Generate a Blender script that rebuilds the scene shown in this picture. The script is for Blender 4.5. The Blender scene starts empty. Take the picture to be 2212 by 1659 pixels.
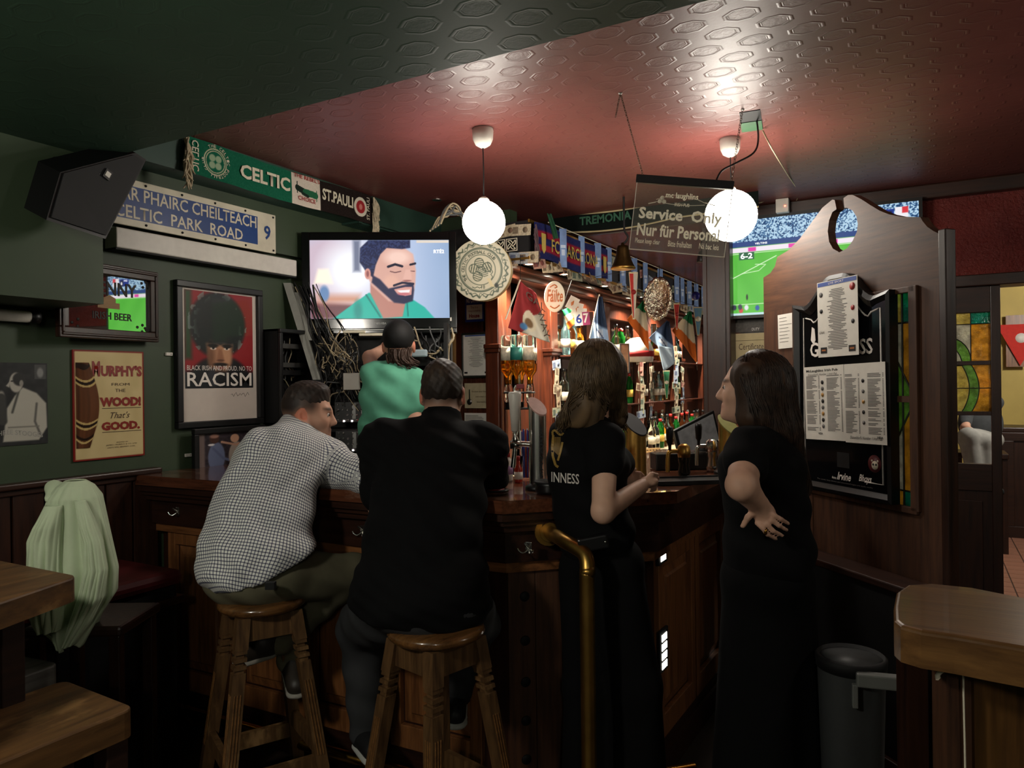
import bpy, bmesh, math, random
import numpy as np
from mathutils import Vector, Matrix
S = bpy.context.scene
COL = S.collection
random.seed(7)
# ------------------------------------------------------------------ camera
FPX = 1600.0; YAW = math.radians(29.2); ROLL = 0.012; EYE = 1.55
cy, sy = math.cos(YAW), math.sin(YAW)
def c2w(X, Y, Z=0.0):                 # camera-aligned metres -> world
    return Vector((cy*X - sy*Y, sy*X + cy*Y, Z))
cr, sr = math.cos(ROLL), math.sin(ROLL)
R_ = c2w(cr, 0, -sr); U_ = c2w(sr, 0, cr); F_ = c2w(0, 1, 0)
CAM = Vector((0, 0, EYE))
def ray(u, v): return F_ + R_*((u-1106)/FPX) - U_*((v-829.5)/FPX)
def P(u, v, d): return CAM + ray(u, v)*d
def onx(u, v, x): r = ray(u, v); return CAM + r*(x/r.x)
def ony(u, v, y): r = ray(u, v); return CAM + r*(y/r.y)
def onz(u, v, z): r = ray(u, v); return CAM + r*((z-EYE)/r.z)
def onp(u, v, q, n): r = ray(u, v); return CAM + r*((Vector(q)-CAM).dot(n)/r.dot(n))
cd = bpy.data.cameras.new('camera'); cam = bpy.data.objects.new('camera', cd); COL.objects.link(cam)
cd.sensor_width = 36; cd.lens = 36*FPX/2212; cd.clip_start = 0.05; cd.clip_end = 60
M = Matrix((R_, U_, -F_)).transposed().to_4x4(); M.translation = CAM
cam.matrix_world = M; S.camera = cam
# ------------------------------------------------------------------ world, exposure
W = bpy.data.worlds.new('World'); S.world = W; W.use_nodes = True
W.node_tree.nodes['Background'].inputs[0].default_value = (0.02, 0.022, 0.025, 1)
W.node_tree.nodes['Background'].inputs[1].default_value = 0.15
S.view_settings.view_transform = 'Standard'; S.view_settings.look = 'None'
S.view_settings.exposure = 1.5; S.view_settings.gamma = 1.0; S.view_settings.use_curve_mapping = False

# ------------------------------------------------------------------ helpers: materials
def lin(c):
    c = c/255.0
    return c/12.92 if c <= 0.04045 else ((c+0.055)/1.055)**2.4
def rgb(r, g, b): return (lin(r), lin(g), lin(b), 1)
MATS = {}
class NX:
    """tiny node-expression helper"""
    def __init__(s, t, sock): s.t, s.s = t, sock
    def _m(s, op, *o):
        n = s.t.nodes.new('ShaderNodeMath'); n.operation = op
        for i, q in enumerate((s,)+o):
            if isinstance(q, NX): s.t.links.new(q.s, n.inputs[i])
            else: n.inputs[i].default_value = q
        return NX(s.t, n.outputs[0])
    def __add__(s, o): return s._m('ADD', o)
    def __sub__(s, o): return s._m('SUBTRACT', o)
    def __mul__(s, o): return s._m('MULTIPLY', o)
    def fract(s): return s._m('FRACT')
    def floor(s): return s._m('FLOOR')
    def abs(s): return s._m('ABSOLUTE')
    def max(s, o): return s._m('MAXIMUM', o)
    def min(s, o): return s._m('MINIMUM', o)
    def lt(s, o): return s._m('LESS_THAN', o)
    def gt(s, o): return s._m('GREATER_THAN', o)
    def mod(s, o): return s._m('FLOORED_MODULO', o)
    def sin(s): return s._m('SINE')
    def sqrt(s): return s._m('SQRT')
    def smooth(s, a, b):
        n = s.t.nodes.new('ShaderNodeMapRange'); n.interpolation_type = 'SMOOTHSTEP'
        s.t.links.new(s.s, n.inputs[0]); n.inputs[1].default_value = a; n.inputs[2].default_value = b
        return NX(s.t, n.outputs[0])
def newmat(name):
    m = bpy.data.materials.new(name); m.use_nodes = True
    t = m.node_tree; b = t.nodes['Principled BSDF']
    return m, t, b
def coords(t, kind='Object'):
    tc = t.nodes.new('ShaderNodeTexCoord'); return tc.outputs[kind]
def noise(t, vec, scale, detail=4, rough=0.5, stretch=None):
    if stretch:
        mp = t.nodes.new('ShaderNodeMapping'); mp.inputs['Scale'].default_value = stretch
        t.links.new(vec, mp.inputs[0]); vec = mp.outputs[0]
    n = t.nodes.new('ShaderNodeTexNoise'); n.inputs['Scale'].default_value = scale
    n.inputs['Detail'].default_value = detail; n.inputs['Roughness'].default_value = rough
    t.links.new(vec, n.inputs['Vector']); return n.outputs['Fac']
def ramp(t, fac, stops):
    r = t.nodes.new('ShaderNodeValToRGB'); e = r.color_ramp.elements
    while len(e) < len(stops): e.new(0.5)
    for i, (p, c) in enumerate(stops): e[i].position = p; e[i].color = c
    t.links.new(fac, r.inputs[0]); return r.outputs[0]
def bump(t, b, h, strength, dist=0.01):
    n = t.nodes.new('ShaderNodeBump'); n.inputs['Strength'].default_value = strength; n.inputs['Distance'].default_value = dist
    t.links.new(h, n.inputs['Height']); t.links.new(n.outputs[0], b.inputs['Normal'])
def mat(name, col, rough=0.5, metal=0.0, var=0.12, nscale=30, bmp=0.0, emit=0, ecol=None, trans=0, ior=1.45, alpha=1, coat=0, sheen=0, spec=None):
    if name in MATS: return MATS[name]
    m, t, b = newmat(name); b.inputs['Roughness'].default_value = rough; b.inputs['Metallic'].default_value = metal
    b.inputs['IOR'].default_value = ior
    if var:
        f = noise(t, coords(t), nscale)
        c0 = tuple(x*(1-var) for x in col[:3])+(1,); c1 = tuple(min(1, x*(1+var)) for x in col[:3])+(1,)
        t.links.new(ramp(t, f, [(0.3, c0), (0.7, c1)]), b.inputs['Base Color'])
        if bmp: bump(t, b, f, bmp)
    else: b.inputs['Base Color'].default_value = col
    if emit:
        b.inputs['Emission Color'].default_value = ecol or col; b.inputs['Emission Strength'].default_value = emit
    if trans: b.inputs['Transmission Weight'].default_value = trans
    if coat: b.inputs['Coat Weight'].default_value = coat
    if sheen: b.inputs['Sheen Weight'].default_value = sheen
    if spec is not None: b.inputs['Specular IOR Level'].default_value = spec
    b.inputs['Alpha'].default_value = alpha
    MATS[name] = m; return m
def wood(name, dark, light, axis=2, scale=6, rough=0.4, bmp=0.15, worn=None, coat=0.0):
    if name in MATS: return MATS[name]
    m, t, b = newmat(name); b.inputs['Roughness'].default_value = rough; b.inputs['Coat Weight'].default_value = coat
    st = [9, 9, 9]; st[axis] = 0.7
    f = noise(t, coords(t), scale, 6, 0.65, st)
    c = ramp(t, f, [(0.28, dark), (0.5, tuple((a+q)/2 for a, q in zip(dark, light))), (0.75, light)])
    if worn:
        st2 = [2.5, 2.5, 2.5]; st2[axis] = 1
        w = noise(t, coords(t), 3.5, 5, 0.6, st2)
        mx = t.nodes.new('ShaderNodeMix'); mx.data_type = 'RGBA'
        t.links.new(NX(t, w).smooth(0.56, 0.68).s, mx.inputs[0]); t.links.new(c, mx.inputs[6]); mx.inputs[7].default_value = worn
        c = mx.outputs[2]
    t.links.new(c, b.inputs['Base Color']); bump(t, b, f, bmp, 0.004)
    MATS[name] = m; return m
def colmat(name, rough=0.6, emit=0.0, spec=0.3, bmp=0.0, coat=0.0):
    """colour from the mesh attribute 'Col' (flat print, dyed cloth, skin)"""
    if name in MATS: return MATS[name]
    m, t, b = newmat(name); b.inputs['Roughness'].default_value = rough; b.inputs['Specular IOR Level'].default_value = spec
    a = t.nodes.new('ShaderNodeAttribute'); a.attribute_name = 'Col'
    b.inputs['Coat Weight'].default_value = coat
    if emit:
        b.inputs['Base Color'].default_value = (0.01, 0.01, 0.01, 1)
        t.links.new(a.outputs['Color'], b.inputs['Emission Color']); b.inputs['Emission Strength'].default_value = emit
    else:
        t.links.new(a.outputs['Color'], b.inputs['Base Color'])
        if bmp: bump(t, b, noise(t, coords(t), 120, 3), bmp, 0.003)
    MATS[name] = m; return m

# ------------------------------------------------------------------ helpers: meshes
class MB:
    def __init__(s): s.v, s.f, s.sm = [], [], []
    def add(s, vs, fs, smooth=False):
        o = len(s.v); s.v += [tuple(p) for p in vs]; s.f += [tuple(i+o for i in f) for f in fs]; s.sm += [smooth]*len(fs); return s
    def box(s, x0, x1, y0, y1, z0, z1, bev=0.0):
        if bev <= 0:
            v = [(x, y, z) for z in (z0, z1) for y in (y0, y1) for x in (x0, x1)]
            return s.add(v, [(0, 2, 3, 1), (4, 5, 7, 6), (0, 1, 5, 4), (2, 6, 7, 3), (0, 4, 6, 2), (1, 3, 7, 5)])
        bm = bmesh.new(); bmesh.ops.create_cube(bm, size=1)
        for p in bm.verts: p.co = Vector(((x0+x1)/2+p.co.x*(x1-x0), (y0+y1)/2+p.co.y*(y1-y0), (z0+z1)/2+p.co.z*(z1-z0)))
        bmesh.ops.bevel(bm, geom=list(bm.edges), offset=bev, segments=2, affect='EDGES', profile=0.5)
        bm.verts.index_update()
        s.add([p.co[:] for p in bm.verts], [[q.index for q in f.verts] for f in bm.faces]); bm.free(); return s
    def obox(s, c, ax, ay, az):       # oriented box: centre and half axes
        c, ax, ay, az = map(Vector, (c, ax, ay, az))
        v = [c+ax*i+ay*j+az*k for k in (-1, 1) for j in (-1, 1) for i in (-1, 1)]
        return s.add(v, [(0, 2, 3, 1), (4, 5, 7, 6), (0, 1, 5, 4), (2, 6, 7, 3), (0, 4, 6, 2), (1, 3, 7, 5)])
    def prism(s, pts, y0, y1, plane='xz', smooth=False):   # outline extruded
        n = len(pts)
        def q(p, y):
            return (p[0], y, p[1]) if plane == 'xz' else ((p[0], p[1], y) if plane == 'xy' else (y, p[0], p[1]))
        v = [q(p, y0) for p in pts]+[q(p, y1) for p in pts]
        fs = [tuple(range(n)), tuple(range(2*n-1, n-1, -1))]
        fs += [(i, i+n, (i+1) % n+n, (i+1) % n) for i in range(n)]
        return s.add(v, fs, smooth)
    def tube(s, pts, r, n=8, caps=True, smooth=True):
        pts = [Vector(p) for p in pts]; rs = r if hasattr(r, '__len__') else [r]*len(pts)
        vs, fs = [], []; up = None
        for i, p in enumerate(pts):
            d = (pts[min(i+1, len(pts)-1)]-pts[max(i-1, 0)]).normalized()
            if up is None: up = d.orthogonal().normalized()
            else: up = (up-d*up.dot(d)); up = up.normalized() if up.length > 1e-6 else d.orthogonal().normalized()
            w = d.cross(up)
            for k in range(n):
                a = 2*math.pi*k/n; vs.append(p+(up*math.cos(a)+w*math.sin(a))*rs[i])
        for i in range(len(pts)-1):
            for k in range(n):
                a, b = i*n+k, i*n+(k+1) % n; fs.append((a, b, b+n, a+n))
        s.add(vs, fs, smooth)
        if caps: s.add([vs[k] for k in range(n)], [tuple(reversed(range(n)))]); s.add([vs[-n+k] for k in range(n)], [tuple(range(n))])
        return s
    def lathe(s, prof, n=20, c=(0, 0, 0), axis='z', smooth=True):
        vs, fs = [], []
        for r, z in prof:
            for k in range(n):
                a = 2*math.pi*k/n; x, y = r*math.cos(a), r*math.sin(a)
                q = (x, y, z) if axis == 'z' else ((x, z, y) if axis == 'y' else (z, x, y))
                vs.append((q[0]+c[0], q[1]+c[1], q[2]+c[2]))
        for i in range(len(prof)-1):
            for k in range(n):
                a, b = i*n+k, i*n+(k+1) % n; fs.append((a, b, b+n, a+n))
        fs.append(tuple(reversed(range(n)))); fs.append(tuple(range((len(prof)-1)*n, len(prof)*n)))
        return s.add(vs, fs, smooth)
    def mesh(s, name):
        me = bpy.data.meshes.new(name); me.from_pydata(s.v, [], s.f); me.polygons.foreach_set('use_smooth', s.sm)
        bm = bmesh.new(); bm.from_mesh(me); bmesh.ops.recalc_face_normals(bm, faces=bm.faces); bm.to_mesh(me); bm.free()
        return me
def tag(o, label=None, cat=None, group=None, kind=None):
    if label: o['label'] = label
    if cat: o['category'] = cat
    if group: o['group'] = group
    if kind: o['kind'] = kind
    return o
def frame(p, yaw=0.0, pitch=0.0, roll=0.0):
    return Matrix.Translation(p) @ Matrix.Rotation(yaw, 4, 'Z') @ Matrix.Rotation(pitch, 4, 'X') @ Matrix.Rotation(roll, 4, 'Y')
def thing(name, fr, label, cat, group=None):
    o = bpy.data.objects.new(name, None); COL.objects.link(o); o.empty_display_size = 0.1
    o.matrix_world = fr if isinstance(fr, Matrix) else Matrix.Translation(fr)
    return tag(o, label, cat, group)
def obj(name, mb, m, parent=None, fr=None, **kw):
    me = mb.mesh(name) if isinstance(mb, MB) else mb
    if m is not None and not me.materials: me.materials.append(m)
    o = bpy.data.objects.new(name, me); COL.objects.link(o)
    if parent: o.parent = parent
    if fr is not None: o.matrix_local = fr if isinstance(fr, Matrix) else Matrix.Translation(fr)
    return tag(o, **kw)
def struct(name, mb, m, label, parent=None, fr=None):
    return obj(name, mb, m, parent, fr, label=label, kind='structure') if parent is None else obj(name, mb, m, parent, fr)
def dup(root, fr, label=None, group=None):
    r = root.copy(); COL.objects.link(r); r.matrix_world = fr
    if label: r['label'] = label
    if group: r['group'] = group
    for ch in list(root.children):
        c = ch.copy(); COL.objects.link(c); c.parent = r
        for g in list(ch.children):
            d = g.copy(); COL.objects.link(d); d.parent = c
    return r
def wl(verts, fr):                    # world points -> local of frame
    i = fr.inverted(); return [i @ Vector(v) for v in verts]

# text: lettering mesh fitted into a box on the local xz plane, facing -y
def textmesh(s, shear=0.0, bold=0.0):
    c = bpy.data.curves.new('lettering', 'FONT'); c.body = s; c.size = 1; c.resolution_u = 2; c.shear = shear; c.offset = bold
    o = bpy.data.objects.new('lettering', c); me = bpy.data.meshes.new_from_object(o)
    bpy.data.objects.remove(o); bpy.data.curves.remove(c); me.materials.clear(); return me
def text(parent, s, x0, x1, z0, z1, m, y=-0.001, shear=0.0, bold=0.0, name='lettering', f=None, keep=False):
    me = textmesh(s, shear, bold)
    n = len(me.vertices)
    if n == 0: return None
    co = np.empty(n*3); me.vertices.foreach_get('co', co); co = co.reshape(-1, 3)
    lo, hi = co.min(0), co.max(0)
    t = (co-lo)/np.maximum(hi-lo, 1e-6)
    if keep:      # keep aspect, centred
        k = min((x1-x0)/(hi[0]-lo[0]), (z1-z0)/(hi[1]-lo[1])); w = (hi[0]-lo[0])*k
        xc = (x0+x1)/2; x0, x1 = xc-w/2, xc+w/2
    X = x0+t[:, 0]*(x1-x0); Z = z0+t[:, 1]*(z1-z0)
    out = np.stack([X, np.full(n, y), Z], 1)
    if f: out = np.array([f(*p) for p in out])
    me.vertices.foreach_set('co', out.ravel()); me.name = name
    return obj(name, me, m, parent)
def lines_mesh(rows, y=-0.0012):      # thin printed lines as small quads: (x0,x1,z0,z1)
    mb = MB()
    for x0, x1, z0, z1 in rows: mb.add([(x0, y, z0), (x1, y, z0), (x1, y, z1), (x0, y, z1)], [(0, 1, 2, 3)])
    return mb
# picture: a fine grid whose vertex colours hold a flat print; func(u,v)->rgb (sRGB 0..1), u right, v up
def grid_mesh(name, x0, x1, z0, z1, nx, ny, func, y=0.0, shape=None):
    u, v = np.meshgrid(np.linspace(0, 1, nx), np.linspace(0, 1, ny))
    c = np.clip(func(u, v), 0, 1)
    X = x0+u*(x1-x0); Z = z0+v*(z1-z0); Y = np.full_like(X, y)
    if shape is not None: X, Y, Z = shape(u, v)
    return quad_grid(name, X, Y, Z, c)
def quad_grid(name, X, Y, Z, c=None, smooth=True):
    ny, nx = X.shape
    co = np.stack([X, Y, Z], -1).reshape(-1, 3)
    i = np.arange(nx*ny).reshape(ny, nx)
    f = np.stack([i[:-1, :-1], i[:-1, 1:], i[1:, 1:], i[1:, :-1]], -1).reshape(-1, 4)
    return np_mesh(name, co, f, c.reshape(-1, 3) if c is not None else None, smooth)
def np_mesh(name, co, f, c=None, smooth=True):
    me = bpy.data.meshes.new(name); k = f.shape[1]
    me.vertices.add(len(co)); me.vertices.foreach_set('co', np.asarray(co, float).ravel())
    me.loops.add(f.size); me.loops.foreach_set('vertex_index', f.ravel().astype(np.int32))
    me.polygons.add(len(f)); me.polygons.foreach_set('loop_start', np.arange(0, f.size, k, dtype=np.int32))
    me.polygons.foreach_set('use_smooth', np.full(len(f), smooth))
    me.update(calc_edges=True)
    if c is not None:
        a = me.color_attributes.new('Col', 'FLOAT_COLOR', 'POINT')
        l = np.where(c <= 0.04045, c/12.92, ((np.clip(c, 0, 1)+0.055)/1.055)**2.4)
        a.data.foreach_set('color', np.concatenate([l, np.ones((len(co), 1))], 1).astype(np.float32).ravel())
    return me
# little painting kit for pictures
def C3(*c): return np.array(c, float)/255
class Paint:
    def __init__(s, u, v, bg, asp=1.0): s.u, s.v, s.a = u*asp, v, asp; s.c = np.ones(u.shape+(3,))*C3(*bg)
    def put(s, m, col):
        m = np.clip(m, 0, 1)[..., None]; col = C3(*col) if isinstance(col, tuple) else col
        s.c = s.c*(1-m)+col*m; return s
    def ell(s, x, y, rx, ry, col, soft=0.01, ang=0):
        x *= s.a; rx *= s.a; dx, dy = s.u-x, s.v-y; c, q = math.cos(ang), math.sin(ang)
        d = np.sqrt(((dx*c+dy*q)/rx)**2+((-dx*q+dy*c)/ry)**2); return s.put((1-d)/(soft/min(rx, ry))+0.5, col)
    def ring(s, x, y, r, w, col, soft=0.006):
        d = np.abs(np.hypot(s.u-x*s.a, s.v-y)-r); return s.put((w-d)/soft+0.5, col)
    def rect(s, x0, x1, y0, y1, col, soft=0.004):
        d = np.minimum(np.minimum(s.u-x0*s.a, x1*s.a-s.u), np.minimum(s.v-y0, y1-s.v)); return s.put(d/soft+0.5, col)
    def poly(s, pts, col, soft=0.006):
        inside = np.zeros(s.u.shape, bool); dist = np.full(s.u.shape, 9.0); n = len(pts)
        for i in range(n):
            x0, y0 = pts[i]; x1, y1 = pts[(i+1) % n]; x0 *= s.a; x1 *= s.a
            cond = (y0 > s.v) != (y1 > s.v)
            inside ^= cond & (s.u < (x1-x0)*(s.v-y0)/((y1-y0) if y1 != y0 else 1e-9)+x0)
            ex, ey = x1-x0, y1-y0; t = np.clip(((s.u-x0)*ex+(s.v-y0)*ey)/(ex*ex+ey*ey+1e-12), 0, 1)
            dist = np.minimum(dist, np.hypot(s.u-x0-t*ex, s.v-y0-t*ey))
        return s.put(np.where(inside, dist, -dist)/soft+0.5, col)
    def line(s, pts, w, col, soft=0.005):
        dist = np.full(s.u.shape, 9.0)
        for (x0, y0), (x1, y1) in zip(pts[:-1], pts[1:]):
            x0 *= s.a; x1 *= s.a; ex, ey = x1-x0, y1-y0; t = np.clip(((s.u-x0)*ex+(s.v-y0)*ey)/(ex*ex+ey*ey+1e-12), 0, 1)
            dist = np.minimum(dist, np.hypot(s.u-x0-t*ex, s.v-y0-t*ey))
        return s.put((w-dist)/soft+0.5, col)
_rng = np.random.default_rng(5)
def vnoise(x, y, seed=0):             # value noise in numpy
    def h(i, j): n = np.sin(i*127.1+j*311.7+seed*74.7)*43758.5453; return n-np.floor(n)
    i, j = np.floor(x), np.floor(y); fx, fy = x-i, y-j; fx = fx*fx*(3-2*fx); fy = fy*fy*(3-2*fy)
    return (h(i, j)*(1-fx)+h(i+1, j)*fx)*(1-fy)+(h(i, j+1)*(1-fx)+h(i+1, j+1)*fx)*fy
# ------------------------------------------------------------------ materials of the room
def anaglypta(name, col, rough, strength, rot=0.0):
    m, t, b = newmat(name); b.inputs['Roughness'].default_value = rough
    sp = t.nodes.new('ShaderNodeSeparateXYZ'); t.links.new(coords(t), sp.inputs[0])
    x, y = NX(t, sp.outputs[0]), NX(t, sp.outputs[1])
    cw, chh = 0.17, 0.105
    row = (y*(1/chh)).floor()
    fx = ((x*(1/cw)+row*0.5).fract()-0.5)*cw; fy = ((y*(1/chh)).fract()-0.5)*chh
    ax, ay = fx.abs(), fy.abs()
    d = (ax*0.72).max(ay).max((ax*0.72+ay)*0.72)            # octagon-like distance
    ring = ((d-0.038).abs()*-1+0.006).smooth(0.0, 0.005)
    ring2 = ((d-0.030).abs()*-1+0.002).smooth(0.0, 0.002)*0.6
    inner = d.lt(0.026)*NX(t, noise(t, coords(t), 65, 3, 0.6))
    fine = NX(t, noise(t, coords(t), 90, 3, 0.6))*0.18
    h = ring+ring2+inner*0.9+fine
    bump(t, b, h.s, strength, 0.006)
    f = noise(t, coords(t), 1.7, 4)
    c0 = tuple(v*0.82 for v in col[:3])+(1,); c1 = tuple(v*1.12 for v in col[:3])+(1,)
    t.links.new(ramp(t, f, [(0.35, c0), (0.65, c1)]), b.inputs['Base Color'])
    MATS[name] = m; return m
m_red = anaglypta('maroon_embossed_paint', rgb(104, 52, 48), 0.46, 0.25)
m_green_c = anaglypta('green_embossed_paint', rgb(54, 84, 64), 0.6, 0.12)
m_green = mat('green_wall_paint', rgb(52, 66, 46), 0.55, var=0.1, nscale=5, bmp=0.03)
m_teal = mat('teal_green_paint', rgb(40, 66, 56), 0.5, var=0.1, nscale=4, bmp=0.03)
def roughpaper():
    m, t, b = newmat('glossy_woodchip'); b.inputs['Roughness'].default_value = 0.2
    f = noise(t, coords(t), 55, 3, 0.7); f2 = noise(t, coords(t), 2, 3)
    t.links.new(ramp(t, f2, [(0.3, rgb(84, 32, 30)), (0.7, rgb(124, 54, 48))]), b.inputs['Base Color'])
    bump(t, b, f, 1.0, 0.03); return m
m_chip = roughpaper()
m_dark = wood('dark_stained_wood', rgb(22, 11, 8), rgb(58, 32, 20), 2, 5, 0.38)
m_darkx = wood('dark_stained_wood_x', rgb(22, 11, 8), rgb(58, 32, 20), 0, 5, 0.38)
m_darky = wood('dark_stained_wood_y', rgb(22, 11, 8), rgb(58, 32, 20), 1, 5, 0.38)
m_brown = wood('brown_oak', rgb(46, 25, 15), rgb(92, 58, 36), 2, 5, 0.6)
m_brownx = wood('brown_oak_x', rgb(46, 25, 15), rgb(92, 58, 36), 0, 5, 0.6)
m_maho = wood('mahogany', rgb(46, 18, 9), rgb(96, 44, 22), 2, 4, 0.38, coat=0.3)
m_mahoy = wood('mahogany_y', rgb(40, 16, 9), rgb(84, 38, 20), 1, 4, 0.38, coat=0.3)
m_mahod = wood('mahogany_dark', rgb(38, 15, 8), rgb(84, 38, 20), 2, 4, 0.32, coat=0.2)
m_floor = wood('floorboard_dark', rgb(20, 13, 10), rgb(46, 32, 24), 1, 3, 0.5)
m_black = mat('black_plastic', rgb(14, 14, 15), 0.4, var=0)
m_blackm = mat('black_matte', rgb(9, 9, 10), 0.7, var=0)
m_white = mat('white_plastic', rgb(205, 200, 190), 0.4, var=0.05)
m_chrome = mat('chrome', rgb(214, 212, 206), 0.24, 1.0, var=0)
m_brass = mat('aged_brass', rgb(186, 146, 76), 0.36, 1.0, var=0.2, nscale=14)
m_brass2 = mat('polished_brass', rgb(176, 132, 60), 0.18, 1.0, var=0.15, nscale=10)
m_steel = mat('dull_steel', rgb(120, 120, 118), 0.35, 1.0, var=0.1)
m_paper = mat('white_paper', rgb(214, 210, 200), 0.7, var=0.04)
m_ink = mat('black_ink', rgb(18, 17, 18), 0.7, var=0)
m_grey_ink = mat('grey_ink', rgb(95, 92, 90), 0.7, var=0)
m_red_ink = mat('red_ink', rgb(140, 26, 26), 0.6, var=0)
m_cream = mat('cream_print', rgb(228, 220, 196), 0.6, var=0.04)
m_print = colmat('flat_print', 0.45)
m_cloth = colmat('dyed_cloth', 0.9, spec=0.1, bmp=0.25)
m_glossprint = colmat('gloss_print', 0.18, spec=0.5)
m_screen = colmat('lit_screen', 0.3, emit=0.42)
m_pane = mat('clear_pane', (1, 1, 1, 1), 0.03, var=0, trans=1.0, ior=1.12)

# ------------------------------------------------------------------ room shell
WL = -3.23; ZC = 2.74; ZS = 2.457; YS = 1.77; YB = 4.4; YD = 5.25
struct('floor', MB().box(-3.4, 3.2, -3.2, 9.4, -0.05, 0), m_floor, 'dark wooden pub floor under the bar stools')
struct('wall_left', MB().box(WL-0.1, WL, -3.2, YB+0.1, 0, ZC), m_green, 'dark green painted wall hung with signs and framed pictures')
w = MB().box(WL, -2.46, YB, YB+0.1, 0, ZC)
struct('wall_back', w, m_green, 'green corner wall behind the small television')
struct('wall_behind', MB().box(-3.4, 3.2, -3.2, -3.1, 0, ZC), m_green, 'green wall behind the viewer')
struct('wall_right', MB().box(3.1, 3.2, -3.2, 9.4, 0, ZC), m_green, 'wall to the right of the viewer')
# ceilings
struct('ceiling', MB().box(-3.4, 3.2, YS, YD+0.1, ZC, ZC+0.05), m_red, 'glossy maroon ceiling with embossed oval pattern')
struct('ceiling_soffit', MB().box(-3.4, 3.2, -3.2, YS, ZS, ZC+0.05), m_green_c, 'lowered dark green ceiling soffit with embossed pattern in the foreground')
struct('ceiling_rear', MB().box(-3.4, -1.24, 4.9, 9.4, 2.6, ZC), m_chip, 'rough dark red lowered ceiling beyond the bar pelmet')
struct('trim_soffit_box', MB().box(WL, -2.834, -3.2, YS, 1.885, ZS), m_green, 'green boxed-in duct under the soffit along the left wall')
o = struct('trim_beam', MB().box(WL, -3.026, YS, YB, 2.565, ZC), m_teal, 'green boxed beam under the maroon ceiling carrying the long scarf')
# stepped upper wall carrying the street sign
struct('trim_upper_wall', MB().box(WL, -3.17, YS, YB, 2.30, 2.565), m_green, 'upper wall step carrying the blue street sign')
# ventilation grille under the beam
gr = MB(); 
for i in range(9): gr.box(-3.21+0.02*i, -3.20+0.02*i, 3.55, 3.95, 2.553, 2.563)
gr.box(-3.225, -3.03, 3.52, 3.55, 2.553, 2.565); gr.box(-3.225, -3.03, 3.95, 3.98, 2.553, 2.565)
tag(obj('vent_grille', gr, m_teal), 'slatted air vent under the green beam above the small television', 'vent')
# dado: planks with a moulded rail along the left wall
dado = obj('wall_dado', MB().box(WL, WL+0.012, -3.1, 2.2, 0.0, 1.14), m_blackm, label='dark wooden wainscot along the left wall', kind='structure')
pl = MB().box(0, 0.016, 0.004, 0.126, 0.12, 1.13, 0.004).mesh('plank'); pl.materials.append(m_dark)
for i in range(26): obj('plank', pl, None, dado, (WL+0.012, -1.12+0.13*i, 0))
obj('dado_rail', MB().box(WL, WL+0.06, -3.1, 2.26, 1.15, 1.175, 0.006).box(WL, WL+0.04, -3.1, 2.26, 1.125, 1.15, 0.004), m_darky, dado)
obj('baseboard', MB().box(WL, WL+0.035, -3.1, 2.2, 0, 0.12), m_darky, dado)
# bulkhead wall with the door, rough glossy wallpaper above
XP = -1.24                                     # left end of the bulkhead (post)
struct('wall_bulkhead', MB().box(XP, 3.1, YD, YD+0.12, 2.12, ZC-0.04), m_chip, 'glossy rough dark red wallpaper above the stained glass doors')
struct('trim_bulkhead', MB().box(-1.3, 3.1, YD-0.07, YD, ZC-0.09, ZC, 0.01).box(-3.2, -1.24, 4.86, 4.9, 2.6, ZC), m_darkx, 'dark wooden moulding where ceiling meets the bulkhead')
struct('wall_panelling', MB().box(XP+0.12, -0.46, YD, YD+0.08, 0, 2.12), m_dark, 'dark wood panelling under the big television')
po = thing('wooden_post', (XP+0.02, YD-0.12, 0), 'dark square wooden post at the end of the bar under the big television', 'post')
obj('shaft', MB().box(-0.08, 0.08, -0.08, 0.08, 0, ZC-0.09, 0.008), m_dark, po)
obj('moulding', MB().box(-0.105, -0.08, -0.07, -0.045, 0, 2.6).box(0.03, 0.05, -0.095, -0.08, 0, 2.6), m_dark, po)
# far end of the back bar
struct('wall_far', MB().box(-3.4, 3.2, 9.3, 9.4, 0, 2.74), m_maho, 'far end wall of the bar room')
struct('wall_backbar', MB().box(-2.56, -2.50, 4.2, 9.3, 0, 2.6), m_mahoy, 'mahogany back wall behind the bottle shelves')
# ------------------------------------------------------------------ pendant globe lamps
def pendant(rose_uv, globe_uv, diam, label, power, zc=ZC, pos=None, zg=None):
    if pos is None:
        p = onz(*rose_uv, zc-0.03); d = (p-CAM).dot(F_); g = P(*globe_uv, d); zg = g.z
    else: p = Vector(pos)
    t = thing('pendant_lamp', (p.x, p.y, zc), label, 'lamp', 'white globe pendant lamps')
    h = zg-zc
    obj('ceiling_rose', MB().lathe([(0.048, 0), (0.05, -0.01), (0.047, -0.05), (0.035, -0.075), (0.014, -0.088), (0.006, -0.09)], 20), m_white, t)
    obj('cable', MB().tube([(0, 0, -0.085), (0.002, 0, h/2), (0, 0, h+diam/2+0.015)], 0.003, 6), m_blackm, t)
    obj('cap', MB().lathe([(0.012, h+diam/2+0.02), (0.022, h+diam/2+0.012), (0.03, h+diam/2-0.004)], 14), m_white, t)
    prof = [(max(0.001, diam/2*math.sin(a)), h+diam/2*math.cos(a)) for a in np.linspace(0, math.pi, 19)]
    gm = mat('opal_globe_%d' % round(power), (0.9, 0.9, 0.88, 1), 0.3, var=0, emit=power, ecol=(1.0, 0.93, 0.82, 1))
    obj('globe', MB().lathe(prof, 32), gm, t); return t
pendant((1043, 292), (1036, 481), 0.2, 'smaller white globe lamp above the round drum', 20)
pendant((1577, 313), (1586, 466), 0.25, 'larger white globe lamp behind the clear service sign', 17)
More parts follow.
